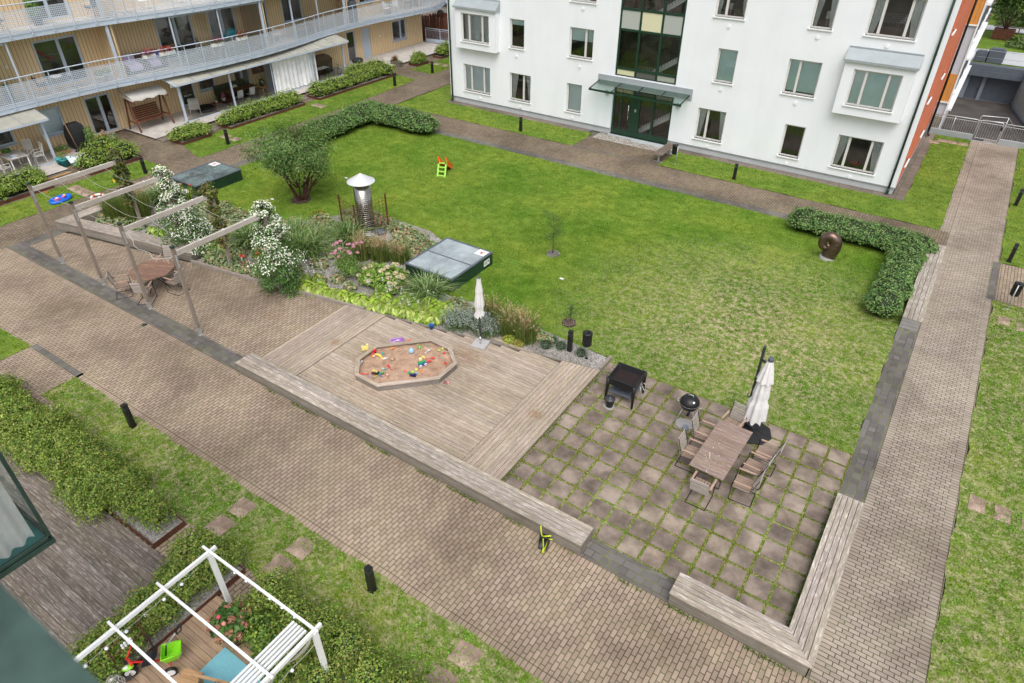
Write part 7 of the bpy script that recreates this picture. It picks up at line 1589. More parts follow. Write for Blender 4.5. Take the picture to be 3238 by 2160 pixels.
for x, y, a, l in ((-3.0, 13.82, 0, 'wooden chair on the left side of the long table, by the kettle grill'), (-1.42, 13.98, 180, 'wooden chair on the right side of the table, furthest of the three'), (-1.52, 13.38, 176, 'wooden chair on the right side of the table, middle of the three'), (-1.55, 12.68, 183, 'wooden chair on the right side of the table, nearest of the three'), (-2.38, 12.02, 90, 'wooden chair pushed in at the near end of the long table'), (-2.5, 14.62, 262, 'greyer wooden chair at the far end of the long table by the parasol foot')):
    o = dup(c0, (x, y, .015), rad(a), l)
t = thing('garden_table', 'long brown slatted table with white bird droppings', 'table', (-2.38, 13.27, .016), rad(-2)); m = MB(); n = 17
for k in range(n): tint(m, .8, 1.0); w_ = 2.06/n; m.tint = tuple(np.array(m.tint)*[.92, .92, .98]); m.box(-.44, -1.03+k*w_, .70, .44, -1.03+(k+1)*w_-.006, .725)
m.build('tabletop', 'teak', t)
for sy in (-.78, .78): m = MB(); m.tube([(-.36, sy, .7), (-.32, sy-.1*(sy > 0)+.1*(sy < 0), .01), (.32, sy-.1*(sy > 0)+.1*(sy < 0), .01), (.36, sy, .7)], .014, 6, False); m.tube([(-.34, sy, .35), (0, sy*.6, .42), (.34, sy, .35)], .01, 5, False); m.build('leg', 'black_metal', t)
m = MB(); m.tint = (1, 1, 1)
for q in range(26): x, y, r = random.gauss(-.1, .13), random.gauss(-.25, .35), random.uniform(.003, .010); m.prism([(x+r*math.cos(a)*random.uniform(.6, 1.4), y+r*1.6*math.sin(a)) for a in np.linspace(0, 2*PI, 7, endpoint=False)], .726, .7275)
m.beam((-.18, -.35, .727), (-.12, -.50, .727), .008, .002); m.build('droppings', 'white_paint', t)
# octagonal table group
t = thing('garden_table', 'octagonal brown slatted table under the timber frames', 'table', (-22.6, 10.5, 0), rad(28)); m = MB(); R_ = .78; oct_ = [(R_*math.cos(rad(22.5+45*k)), R_*math.sin(rad(22.5+45*k))) for k in range(8)]; hw = R_*math.cos(rad(22.5))
def octw(y): 
    e = abs(y); k = R_*math.sin(rad(22.5)); return hw if e <= k else hw-(e-k)
n = 12
for i in range(n):
    tint(m, .6, .85); m.tint = (m.tint[0], m.tint[1]*.8, m.tint[2]*.74); y0, y1 = -hw+2*hw*i/n, -hw+2*hw*(i+1)/n-.008; a, b = octw(y0), octw(y1); m.prism([(-a, y0), (a, y0), (b, y1), (-b, y1)], .70, .725, (1, 0), None, True)
m.build('tabletop', 'teak', t); m = MB()
for a in (0, 90): 
    c_, s_ = math.cos(rad(a)), math.sin(rad(a)); m.tube([(-.5*c_, -.5*s_, .01), (.3*c_, .3*s_, .7)], .014, 6); m.tube([(.5*c_, .5*s_, .01), (-.3*c_, -.3*s_, .7)], .014, 6)
m.build('leg', 'black_metal', t)
for x, y, a, l in ((-23.05, 9.55, 58, 'slatted chair tipped against the octagonal table, left near side'), (-22.05, 9.75, 130, 'slatted chair with whitish seat tipped against the octagonal table, nearest the camera'), (-21.7, 10.75, 190, 'slatted chair tipped against the octagonal table, right side by the fourth post'), (-23.2, 11.45, -55, 'slatted chair behind the octagonal table, next to the angled bench')):
    o = dup(c0, (x, y, .0), rad(a), l); o['group'] = 'garden chairs round the octagonal table'
# ------------------------------------------------------------------ barbecue corner
t = thing('fire_table', 'big square black steel grill table with splayed legs', 'grill', (-5.66, 14.52, .016), rad(2)); s = .40
m = MB()
for a, b in (((-s, -s), (s, -s)), ((s, -s), (s, s)), ((s, s), (-s, s)), ((-s, s), (-s, -s))): m.beam((*a, .70), (*b, .70), .03, .2); m.beam((*a, .80), (*b, .80), .05, .025)
m.build('fire_box', 'black_metal', t)
for sx in (-1, 1):
    for sy in (-1, 1): m = MB(); m.tube([(sx*s, sy*s, .80), (sx*s, sy*s, .5), (sx*(s+.02), sy*(s+.02), 0)], [.06, .055, .032], 4); m.build('leg', 'black_metal', t)
m = MB()
for k in range(30): y = -.36+.72*k/29; m.tube([(-.36, y, .80), (.36, y, .80)], .006, 4, False)
for x in (-.3, 0, .3): m.tube([(x, -.37, .79), (x, .37, .79)], .007, 4, False)
m.build('grate', 'black_matte', t); m = MB(); m.box(-.38, -.38, .62, .38, .38, .63); m.build('ash_tray', 'bark', t); m = MB(); m.box(-.36, -.36, .28, .36, .36, .30)
for k in range(6): m.beam((-.3+.1*k, -.25, .33), (-.1+.06*k, .25, .35), .03, .02)
m.build('shelf', 'slate', t); m = MB()
for y in (-.2, .2): m.tube([(-s-.02, y-.07, .74), (-s-.12, y-.07, .76), (-s-.12, y+.07, .76), (-s-.02, y+.07, .74)], .008, 5)
m.build('handle', 'black_metal', t)
t = thing('fire_tongs', 'metal grill tools hanging from the right side of the grill table', 'grill tools', (-5.2, 14.5, .5)); m = MB(); m.tube([(0, 0, .1), (.06, -.05, -.2)], .01, 5); m.tube([(0, .2, .1), (.12, .25, .02)], .01, 5); m.tube([(0, .1, .1), (.1, .05, -.02), (.2, .1, -.02)], .01, 5); m.build('tools', 'galv', t)
t = thing('bucket', 'black lidded ash bucket beside the grill table', 'bucket', (-5.82, 13.88, .016)); m = MB(); m.lathe([(.10, 0), (.135, .27), (.15, .27)], (0, 0, 0), 22, True); m.build('pail', 'black_metal', t); m = MB(); m.lathe([(.158, .27), (.155, .29), (.10, .32), (.03, .335), (.03, .37), (.01, .375)], (0, 0, 0), 22); m.build('lid', 'pole_dark', t)
t = thing('kettle_grill', 'black kettle grill on three legs with two wheels', 'grill', (-3.72, 14.47, .016)); m = MB(); m.lathe([(0.02, .48), (.12, .50), (.21, .57), (.26, .68), (.265, .72)], (0, 0, 0), 28); m.build('bowl', 'black_metal', t); m = MB(); m.lathe([(.27, .725), (.26, .80), (.20, .89), (.10, .94), (.01, .95)], (0, 0, 0), 28); l_ = m.build('lid', 'black_metal', t)
m = MB(); m.tube([(-.07, 0, .93), (-.06, 0, 1.0), (.06, 0, 1.0), (.07, 0, .93)], .013, 6); q = m.build('handle', 'galv', t); q.parent = l_; m = MB(); m.tube([(.14, -.13, .87), (.15, -.14, .89)], .03, 12); q = m.build('thermometer', 'white_metal', t); q.parent = l_
m = MB(); m.lathe([(.268, .72), (.272, .728), (.268, .735)], (0, 0, 0), 28); q = m.build('rim', 'galv', t)
for i, (dx, dy) in enumerate(((-.26, -.22), (.26, -.05), (-.05, .28))):
    m = MB(); m.tube([(dx*.45, dy*.45, .55), (dx, dy, .02 if i == 0 else .07)], .012, 6); m.build('leg', 'galv', t)
    if i: m = MB(); m.tube([(dx-.02, dy, .075), (dx+.03, dy, .075)], .075, 14); m.build('wheel', 'black_matte', t)
for sy in (-1, 1): m = MB(); m.tube([(sy*.26, -.06, .68), (sy*.34, -.06, .70), (sy*.34, .06, .70), (sy*.26, .06, .68)], .012, 6); m.build('side_handle', 'galv', t)
t = thing('charcoal_chimney', 'small grey charcoal starter can with wire handle on the slabs', 'pot', (-3.62, 14.18, .016)); m = MB(); m.lathe([(.07, 0), (.075, .13), (.07, .13), (.065, .02), (.01, .02)], (0, 0, 0), 16); m.build('can', 'slate_light', t); m = MB(); m.tube([(.07, 0, .12), (.14, -.06, .1), (.16, -.1, .02)], .006, 5); m.build('handle', 'galv', t)
for x, y, r in ((-3.72, 14.4, .3), (-5.82, 13.86, .2)): 
    m = MB(); m.prism([(x+r*math.cos(a)*random.uniform(.8, 1.1), y+r*.8*math.sin(a)*random.uniform(.8, 1.1)) for a in np.linspace(0, 2*PI, 14, endpoint=False)], .016, .0195); tag(m.build('ash', 'concrete'), 'pale ash stain on the slabs under the %s' % ('kettle grill' if r > .25 else 'black bucket'), 'ash')
# toy barrow against the bench
t = thing('toy_barrow', 'black and lime children\'s wheelbarrow standing on end against the long bench', 'toy wheelbarrow', (-4.82, 8.62, 0), rad(15)); m = MB(); m.tint = (.02, .022, .025); m.grid([[(-.10, -.10, .06), (-.13, .06, .10), (-.13, .11, .36), (-.09, -.02, .36)], [(.10, -.10, .06), (.13, .06, .10), (.13, .11, .36), (.09, -.02, .36)]], False, True, False); m.grid([[(-.10, -.1, .06), (-.09, -.02, .36)], [(-.13, .06, .1), (-.13, .11, .36)]], False, True, False); m.grid([[(.10, -.1, .06), (.09, -.02, .36)], [(.13, .06, .1), (.13, .11, .36)]], False, True, False); m.build('tray', 'plastic', t)
m = MB(); m.tint = (.45, .55, .03); m.tube([(.02, -.12, .075), (.06, -.12, .075)], .075, 14); m.build('wheel', 'plastic', t); m = MB(); m.tint = (.5, .6, .03); m.tube([(.03, -.1, .08), (-.02, .02, .3), (-.08, .06, .42), (-.1, .06, .66)], .016, 6); m.tube([(.06, -.1, .08), (.1, .04, .32), (.2, .0, .38)], .016, 6); m.tube([(-.02, .02, .38), (.16, .03, .46)], .02, 6); m.build('frame', 'plastic', t)
m = MB(); m.lathe([(.09, 0), (.09, .003), (.01, .003)], (0, 0, 0), 18); o = m.build('drain_cover', 'dark_green'); o.location = (-20.72, 8.78, .004); tag(o, 'small round dark drain cover in the brick path', 'drain cover')
# ------------------------------------------------------------------ sandpit
ov = [(-12.66, 10.55), (-11.72, 10.53), (-10.44, 11.84), (-10.45, 12.74), (-11.11, 13.27), (-11.94, 13.32), (-13.18, 12.03), (-13.18, 11.16)]
cx_ = sum(p[0] for p in ov)/8; cy_ = sum(p[1] for p in ov)/8
def inset(d):
    out = []; n = 8
    for i in range(n):
        a, b, c = Vector(ov[i-1]), Vector(ov[i]), Vector(ov[(i+1) % n]); d1 = (b-a).normalized(); d2 = (c-b).normalized(); n1 = Vector((-d1.y, d1.x)); n2 = Vector((-d2.y, d2.x)); bis = (n1+n2).normalized(); k = d/bis.dot(n1); p = b+bis*k; out.append((p.x, p.y))
    return out
iv = inset(.13); t = thing('sandpit', 'octagonal timber sandpit sunk into the deck, full of red sand', 'sandpit', (cx_, cy_, .08)); m = MB(); sd = MB()
for i in range(8):
    j = (i+1) % 8; tint(m, .95, 1.15); d = Vector((ov[j][0]-ov[i][0], ov[j][1]-ov[i][1])); m.prism([ov[i], ov[j], iv[j], iv[i]], .27, .30, d, None, True)
    o2, i2 = inset(.03), inset(.07); tint(sd, .8, 1.05); sd.prism([o2[i], o2[j], i2[j], i2[i]], .08, .27, d)
m.build('rim', 'deck_wood', t, world=True); sd.build('side_boards', 'bench_side', t, world=True)
g = MB(); i3 = inset(.07); rows = []
for k in range(26):
    s_ = k/25; rr = []
    for q in range(64):
        i = q/8; a = int(i); f = i-a; p = Vector(i3[a]).lerp(Vector(i3[(a+1) % 8]), f); x = cx_+(p.x-cx_)*s_; y = cy_+(p.y-cy_)*s_
        h = .19+.018*math.sin(x*9+2*math.sin(y*7))+.016*math.sin(y*13+x*5)+.012*math.sin(x*23+y*17)+.008*math.sin(x*41-y*33)
        rr.append((x, y, h-.01*(s_ > .95)))
    rows.append(rr)
g.grid(rows, True, True, False); g.build('sand', 'sand', t, world=True)
# toys
def toy(name, label, x, y, z=.205, rz=0, s=1.0): t = thing(name, label, 'toy', (x, y, z), rz); t.scale = (s,)*3; return t
def shovel(label, x, y, c1, c2, rz, L=.22, z=.215):
    t = toy('toy_shovel', label, x, y, z, rz); m = MB(); m.tint = c1; m.tube([(0, 0, .01), (L*.6, 0, .015)], .009, 6); m.tube([(0, -.02, .01), (0, .02, .01)], .008, 5); m.build('handle', 'plastic', t)
    m = MB(); m.tint = c2; m.grid([[(L*.58, -.03, .03), (L*.58, 0, .01), (L*.58, .03, .03)], [(L*.8, -.038, .03), (L*.8, 0, .008), (L*.8, .038, .03)], [(L, -.025, .02), (L*1.05, 0, .008), (L, .025, .02)]], False, True, False); m.build('blade', 'plastic', t)
def mould(label, x, y, c, kind='star', rz=0, r=.05):
    t = toy('sand_mould', label, x, y, .205, rz); m = MB(); m.tint = c; n = 10 if kind == 'star' else 8
    m.prism([(r*(1 if k % 2 == 0 else (.5 if kind == 'star' else .85))*math.cos(2*PI*k/n), r*(1 if k % 2 == 0 else (.5 if kind == 'star' else .85))*math.sin(2*PI*k/n)) for k in range(n)], 0, .025); m.build('mould', 'plastic', t)
def tub(name, label, x, y, z, c, r=.06, h=.1, tilt=0, rz=0):
    t = toy(name, label, x, y, z, rz); m = MB(); m.tint = c; m.lathe([(0.01, .005), (r*.75, 0), (r, h), (r*1.08, h), (r*.95, h-.01), (r*.7, .01)], (0, 0, 0), 16)
    if tilt: m.xform(Matrix.Rotation(tilt, 4, 'Y')); 
    m.build('tub', 'plastic', t); m = MB(); m.tint = c; m.tube([(-r, 0, h), (-r*.7, 0, h+.05), (r*.7, 0, h+.05), (r, 0, h)], .005, 5)
    if tilt: m.xform(Matrix.Rotation(tilt, 4, 'Y'))
    m.build('handle', 'plastic', t)
RED, ORG, YEL, GRN, LIM, BLU, NAV, PNK, WHT, TEA, SKY, PUR = (.7, .02, .02), (.85, .25, .05), (.8, .62, .12), (.03, .35, .07), (.35, .65, .08), (.03, .12, .6), (.01, .015, .08), (.8, .35, .4), (.75, .76, .78), (.03, .35, .33), (.1, .4, .65), (.4, .2, .7)
tub('toy_bucket', 'red square sand bucket at the upper left of the sandpit', -13.0, 11.78, .2, RED, .06, .1); tub('toy_bucket', 'red bucket with white rim below the red square bucket', -12.96, 11.67, .2, (.6, .1, .12), .06, .06); tub('toy_bucket', 'light blue-pink bucket lying next to the sandpit rim on the deck', -10.37, 11.97, .09, PNK, .07, .12, rad(75)); tub('toy_bucket', 'small royal blue pot with earth standing on the deck by the catmint', -12.49, 13.96, .085, (.02, .13, .42), .085, .15)
shovel('pink sand shovel at the top left of the sandpit', -12.97, 11.98, PNK, PNK, rad(200)); shovel('orange sand shovel left of the globe ball near the upper rim', -12.62, 12.42, ORG, ORG, rad(250)); shovel('white scoop stuck by the brown sand castle', -12.45, 11.88, WHT, WHT, rad(250)); shovel('clear grey scoop hanging over the left rim', -12.92, 11.02, WHT, (.45, .5, .52), rad(110), .26); shovel('red sand spade left of the middle of the sandpit', -11.95, 11.42, RED, RED, rad(160), .3); shovel('pale blue small scoop beside the red spade', -12.1, 11.36, TEA, (.3, .6, .62), rad(210), .14)
shovel('red spade by the dump truck at the lower left', -12.42, 10.88, RED, RED, rad(220), .26); shovel('lime spade lying across the lower left corner', -12.16, 10.88, LIM, GRN, rad(75), .34); shovel('blue toy spade near the lower rim', -12.0, 11.0, BLU, BLU, rad(160), .2); shovel('orange-pink toy rake near the lower rim', -11.85, 11.02, (.85, .45, .3), (.85, .45, .3), rad(110), .2); shovel('yellow and blue toy spade at the lower right of the sandpit', -11.33, 11.52, YEL, SKY, rad(60), .24); shovel('light grey toy spade on the right half', -11.68, 12.65, WHT, (.6, .66, .68), rad(80)); shovel('yellow flat toy rake right of the globe ball', -11.78, 12.48, YEL, YEL, rad(350), .26)
shovel('lime green toy funnel spade near the top rim', -12.15, 12.85, LIM, LIM, rad(120), .26); shovel('red spade top right of the toy plane', -11.45, 12.44, RED, RED, rad(40), .26); shovel('grey toy trowel at the right rim', -11.15, 13.08, WHT, (.5, .55, .58), rad(20), .2); shovel('red round-bladed spade right of the toy plane', -11.4, 12.18, RED, RED, rad(60), .3)
mould('teal flower sand mould near the yellow banana mould', -12.77, 11.9, TEA, 'f'); mould('small yellow sand mould under the banana mould', -12.6, 11.7, YEL, 'f', 0, .04); mould('red flower-shaped sand mould at lower middle', -11.6, 11.63, (.8, .15, .15), 'f'); mould('dark green sand mould in the row of moulds', -11.45, 11.62, GRN, 'f'); mould('lime leaf sand mould in the row of moulds', -11.38, 11.72, LIM, 'f', .5); mould('yellow sand mould in the row of moulds', -11.36, 11.86, YEL, 'f'); mould('orange star sand mould right of the row of moulds', -11.2, 11.9, ORG, 'star'); mould('red round sand mould near the right rim', -10.83, 12.6, RED, 'f', 0, .045); mould('small red sand mould below the right top corner', -11.18, 13.0, RED, 'f', 0, .04)
t = toy('toy_ring', 'green ring lying in the sand near the upper rim', -11.85, 12.98); m = MB(); m.tint = (.2, .4, .25); m.tube([(.07*math.cos(a), .07*math.sin(a), .01) for a in np.linspace(0, 2*PI, 20)], .008, 6, False); m.build('ring', 'plastic', t)
t = toy('toy_ball', 'pale blue globe ball in the middle of the sandpit', -12.05, 12.44, .2); m = MB(); m.tint = (.28, .48, .62); m.ball((0, 0, .085), .095, 18); m.build('ball', 'plastic', t); m = MB(); m.tint = (.6, .6, .5)
for q in range(9): a, e = random.uniform(0, 6.3), random.uniform(-.3, 1.2); m.ball((.072*math.cos(a)*math.cos(e), .072*math.sin(a)*math.cos(e), .085+.072*math.sin(e)), random.uniform(.024, .032), 6)
m.build('continents', 'plastic', t)
t = toy('sand_castle', 'brown bucket-shaped sand pie in the left half', -12.35, 11.88, .19); m = MB(); m.lathe([(.085, 0), (.08, .07), (.075, .075), (.01, .075)], (0, 0, 0), 18); m.build('cake', 'sand', t)
t = toy('sand_mould', 'yellow banana-like arch mould at the upper left', -12.8, 11.72); m = MB(); m.tint = YEL; m.tube([(-.12, -.03, .03), (-.04, .02, .035), (.05, .03, .035), (.13, .0, .03)], .035, 8); m.build('mould', 'plastic', t)
t = toy('toy_castle', 'yellow castle mould balanced on the left rim', -13.27, 11.68, .3, rad(50)); m = MB(); m.tint = (.8, .65, .2); m.box(-.12, -.05, 0, .08, .05, .1); m.box(.03, -.05, .1, .09, .05, .17); m.box(-.12, -.04, .1, -.06, .04, .13); m.build('mould', 'plastic', t)
t = toy('toy_figure', 'small orange and white toy figure beside the red buckets', -12.9, 11.6); m = MB(); m.tint = (.8, .3, .08); m.ball((0, 0, .04), .045, 8, (1, .8, .9)); m.build('body', 'plastic', t); m = MB(); m.tint = (.8, .75, .65); m.ball((.05, 0, .06), .03, 8); m.build('head', 'plastic', t)
def car_toy(name, label, x, y, rz, c1, c2, wc, s=1.0):
    t = toy(name, label, x, y, .2, rz, s); m = MB(); m.tint = c1; m.box(-.10, -.045, .035, .10, .045, .075); m.build('chassis', 'plastic', t); m = MB(); m.tint = c2; m.ball((.04, 0, .1), .045, 8, (1, .9, .8)); m.box(-.1, -.04, .08, 0, .04, .12); m.build('cab', 'plastic', t)
    for sx in (-.07, .07):
        for sy in (-.055, .055): m = MB(); m.tint = wc; m.tube([(sx, sy-.012, .035), (sx, sy+.012, .035)], .038, 12); w_ = m.build('wheel', 'plastic', t); m = MB(); m.tint = (.6, .05, .05); m.tube([(sx, sy*1.26, .035), (sx, sy*1.30, .035)], .018, 10); q = m.build('hub', 'plastic', t); q.parent = w_
car_toy('toy_truck', 'black and yellow toy truck at the lower left of the sandpit', -12.26, 11.03, rad(10), (.02, .02, .02), (.6, .5, .15), (.015, .015, .015)); car_toy('toy_plane_car', 'blue toy vehicle with white wheels right of the middle', -11.36, 12.14, rad(70), (.03, .08, .45), (.02, .3, .1), WHT, 1.25)
for x, y, l, c in ((-11.26, 11.58, 'navy blue toy tractor half buried at the lower rim', NAV),): t = toy('toy_tractor', l, x, y, .2, rad(20)); m = MB(); m.tint = c; m.box(-.1, -.04, 0, .1, .04, .05); m.box(.03, -.035, .05, .09, .035, .09); m.build('body', 'plastic', t)
for x, y, l, c in ((-11.6, 12.34, 'cream round lid mould beside the blue toy vehicle', (.8, .72, .4)), (-12.02, 12.8, 'green and orange toy turtle near the funnel spade', (.1, .5, .1)), (-11.4, 13.0, 'lime toy rake tangle at the upper right', (.4, .5, .15)), (-11.36, 13.14, 'yellow-green toy animal near the right corner', (.5, .5, .1))):
    t = toy('toy_mould', l, x, y, .2); m = MB(); m.tint = c; m.ball((0, 0, .03), .06, 10, (1, .9, .55)); m.build('shell', 'plastic', t)
    if 'turtle' in l: m = MB(); m.tint = (.85, .3, .03); [m.ball((.06*math.cos(a), .06*math.sin(a), .02), .022, 6) for a in (0.6, 2.4, 3.8, 5.4)]; m.build('feet', 'plastic', t)
    if 'lid' in l: m = MB(); m.tint = (.85, .4, .15); m.ball((.07, -.08, .03), .045, 8, (1, 1, .6)); m.build('knob', 'plastic', t)
t = toy('toy_disc', 'thin purple plastic strip at the lower left rim', -12.35, 10.82); m = MB(); m.tint = PUR; m.tube([(-.06, 0, .01), (0, -.015, .012), (.06, 0, .01)], .012, 6); m.build('strip', 'plastic', t)
t = thing('toy_wagon', 'purple pull-along toy wagon with pink wheels and red handle by the upper rim', 'toy wagon', (-12.8, 12.62, .085), rad(48)); m = MB(); m.tint = (.42, .2, .55); z0, z1 = .08, .2
m.grid([[(-.17, -.09, z0), (.17, -.09, z0), (.17, .09, z0), (-.17, .09, z0)], [(-.2, -.11, z1), (.2, -.11, z1), (.2, .11, z1), (-.2, .11, z1)]], True, False, False); m.face([(-.17, -.09, z0), (.17, -.09, z0), (.17, .09, z0), (-.17, .09, z0)]); m.tint = (.55, .35, .7); m.tube([(-.2, -.11, z1), (.2, -.11, z1), (.2, .11, z1), (-.2, .11, z1), (-.2, -.11, z1)], .014, 6, False); m.build('tray', 'plastic', t)
m = MB(); m.tint = (.2, .1, .07); m.ball((0, 0, .09), .12, 10, (1.2, .7, .4)); m.build('sand_load', 'plastic', t); m = MB(); m.tint = (.75, .12, .14); m.tube([(.2, 0, .1), (.33, .0, .12), (.42, .03, .13)], .016, 6); m.tube([(.42, -.04, .13), (.42, .08, .13)], .016, 6); m.build('handle', 'plastic', t)
for sx in (-.12, .13):
    for sy in (-.12, .12): m = MB(); m.tint = (.8, .55, .6); m.tube([(sx, sy-.015, .05), (sx, sy+.015, .05)], .052, 14); m.build('wheel', 'plastic', t)
shovel('white toy spoon lying in the purple wagon', -12.92, 12.55, WHT, WHT, rad(60), .22, .2)
# water toy and float on the far verge
t = thing('water_play_tray', 'blue oval water play tray with pink boats on the grass, left', 'toy', (-33.0, 12.5, .02), rad(100)); m = MB(); m.tint = (.01, .13, .6); m.lathe([(0.01, .03), (.4, .03), (.45, .12), (.52, .14), (.52, .03)], (0, 0, 0), 28); m.v = [(x, y*.6, z) for x, y, z in m.v]; m.build('tray', 'plastic', t)
m = MB(); m.tint = (.75, .1, .3); m.box(-.25, -.08, .08, -.05, .06, .16); m.tint = (.8, .8, .8); m.box(-.2, -.05, .16, -.1, .03, .2); m.build('boat', 'plastic', t); m = MB(); m.tint = (.75, .15, .35); m.ball((.2, .05, .1), .07, 8); m.tint = (.7, .6, .05); m.ball((.3, .1, .12), .06, 8); m.build('figure', 'plastic', t)
t = thing('swim_ring', 'white and red swim ring lying on the paving behind the planter bench', 'swim ring', (-31.89, 13.6, .03)); m = MB(); m.tint = (.8, .78, .76)
m.tube([(.26*math.cos(a), .26*math.sin(a), .05) for a in np.linspace(0, 2*PI, 24)], .06, 8, False); m.col = [(.7, .12, .05) if (math.atan2(v[1], v[0]) % (PI/2)) < .5 else (.8, .78, .76) for v in m.v]; m.build('ring', 'plastic', t)
m = MB(); m.tint = (.75, .12, .02); m.ball((0, 0, .03), .06, 8, (1, .8, .5)); o = m.build('toy_cup', 'plastic'); o.location = (-34.4, 12.6, .02); tag(o, 'tiny orange-red toy on the grass near the left lime hedge', 'toy')
t = thing('toy_car', 'red toy half hidden behind the crown of the big tree', 'toy', (-27.3, 21.3, .02)); m = MB(); m.tint = (.7, .05, .03); m.box(-.25, -.12, .05, .25, .12, .2); m.build('body', 'plastic', t)
m = MB(); m.tint = (.8, .8, .8); m.box(-.08, -.05, 0, .08, .05, .02)
for i, (x, y, l) in enumerate(((-25.2, 18.0, 'white scrap lying on the lawn left of the big tree'), (-24.2, 21.7, 'white scrap lying on the lawn right of the big tree'), (-10.6, 19.3, 'white scrap on the lawn between sapling and small parasol'))):
    o = m.build('paper_scrap', 'plastic') ; o.location = (x, y, .02); tag(o, l, 'litter')
for x, y, l in ((-5.0, 24.6, 'small flat stake in the lawn left of the sculpture'),): m2 = MB(); m2.tint = (.1, .1, .1); m2.tube([(0, 0, 0), (0, 0, .06)], .03, 8); o = m2.build('lawn_plug', 'plastic'); o.location = (x, y, 0); tag(o, l, 'lawn plug')
for x, y, c, l in ((-26.9, 14.1, (.8, .75, .75), 'red and white toy windmill stuck in the bed left of the right clematis'),): 
    t = thing('plant_label', l, 'plant label', (-21.4, 13.35, 0)); m = MB(); m.tint = (.7, .05, .05); m.box(-.04, -.005, .3, .03, .005, .42); m.tint = (.8, .8, .8); m.box(-.03, -.005, .2, .04, .005, .3); m.build('plate', 'plastic', t); m = MB(); m.tint = (.3, .2, .1); m.tube([(0, 0, 0), (0, 0, .3)], .006, 4); m.build('stake', 'plastic', t)
# ------------------------------------------------------------------ near terraces (bottom left)
def deckpatch(name, x0, y0, x1, y1, z, mat, pw=.12, along='x', lo=.8, hi=1.12):
    m = MB(); y = y0
    while y < y1-.01:
        cuts = [x0]; c = x0+random.uniform(.6, 3)
        while c < x1: cuts.append(c); c += random.uniform(1.6, 3.6)
        cuts.append(x1)
        for a, b in zip(cuts, cuts[1:]): tint(m, lo, hi); m.prism([(a, y), (b-.004, y), (b-.004, min(y+pw-.007, y1)), (a, min(y+pw-.007, y1))], z-.03, z+random.uniform(-.003, .003))
        y += pw
    struct(name, m, mat); sheet(name+'_underlay', rect(x0, y0, x1, y1), z-.035, 'soil')
deckpatch('terrace_decking', -22, -1.5, -10.9, 3.58, .06, 'old_wood', .145)
deckpatch('pergola_decking', -9.93, -1.5, -4.0, 3.62, .09, 'brown_deck', .135, lo=.85, hi=1.15)
# white pergola
PX0, PX1, PY, PZ = -9.42, -6.5, 3.6, 2.0
t = thing('pergola', 'white painted pergola over the lower terrace, bottom of the photo', 'pergola', (-8, 3.6, .09))
for x in (PX0, PX1): m = MB(); m.box(x-.045, PY-.045, .09, x+.045, PY+.045, PZ-.06); m.box(x-.06, PY-.06, .09, x+.06, PY+.06, .11); m.build('post', 'white_paint', t, world=True)
for x in (PX0, PX1): m = MB(); m.box(x-.028, -1.5, PZ-.09, x+.028, PY+.16, PZ-.005); m.build('beam', 'white_paint', t, world=True)
for y in (PY, 2.62, 1.68, .75, -.2): m = MB(); m.box(PX0-.16, y-.022, PZ, PX1+.1, y+.022, PZ+.045); m.build('cross_beam', 'white_paint', t, world=True)
m = MB()
for k in range(5): x = PX1-.12-k*.075; m.box(x-.02, -1.2, PZ-.06, x+.02, PY-.08, PZ-.015)
m.build('folded_slats', 'white_metal', t, world=True)
m = MB(); n = 26; m.grid([[(PX1+.02+.04*math.sin(j*.9), PY-.1-4.6*j/n, PZ-.10) for j in range(n+1)], [(PX1-.02+.06*math.sin(j*1.3), PY-.12-4.6*j/n, PZ-.28+.03*math.sin(j*.7)) for j in range(n+1)], [(PX1-.10+.05*math.sin(j*1.1), PY-.1-4.6*j/n, PZ-.38+.04*math.sin(j*.6)) for j in range(n+1)]], False, True, False); m.build('sun_sail', 'white_cloth', t, world=True)
def festoon(label, p0, p1, n, sag=.12):
    t = thing('festoon_lights', label, 'string lights', p0); p0, p1 = Vector(p0), Vector(p1); m = MB(); P = [p0.lerp(p1, i/(n*3))-Vector((0, 0, sag*(1-((i % 3)-0)**0)*0+.03*math.sin(PI*(i % 3)/3))) for i in range(n*3+1)]
    m.tube([p-p0 for p in P], .005, 4, False); m.build('cable', 'rope', t)
    for i in range(1, n): q = P[i*3]-p0; m = MB(); m.ball((q.x, q.y, q.z-.06), .035, 8); m.build('bulb', 'clear_glass' if i % 4 == 3 else 'blind_white', t)
festoon('festoon bulbs hanging under the left beam of the white pergola', (PX0+.03, PY-.3, PZ-.16), (PX0+.12, -1.2, PZ-.2), 12); festoon('festoon bulbs strung under the back cross beam of the white pergola', (PX0+.4, PY+.02, PZ-.06), (PX1-.2, PY+.02, PZ-.05), 7); festoon('festoon bulbs hanging under the slatted right side of the white pergola', (PX1+.1, PY-.1, PZ-.2), (PX1+.1, -.8, PZ-.25), 8)
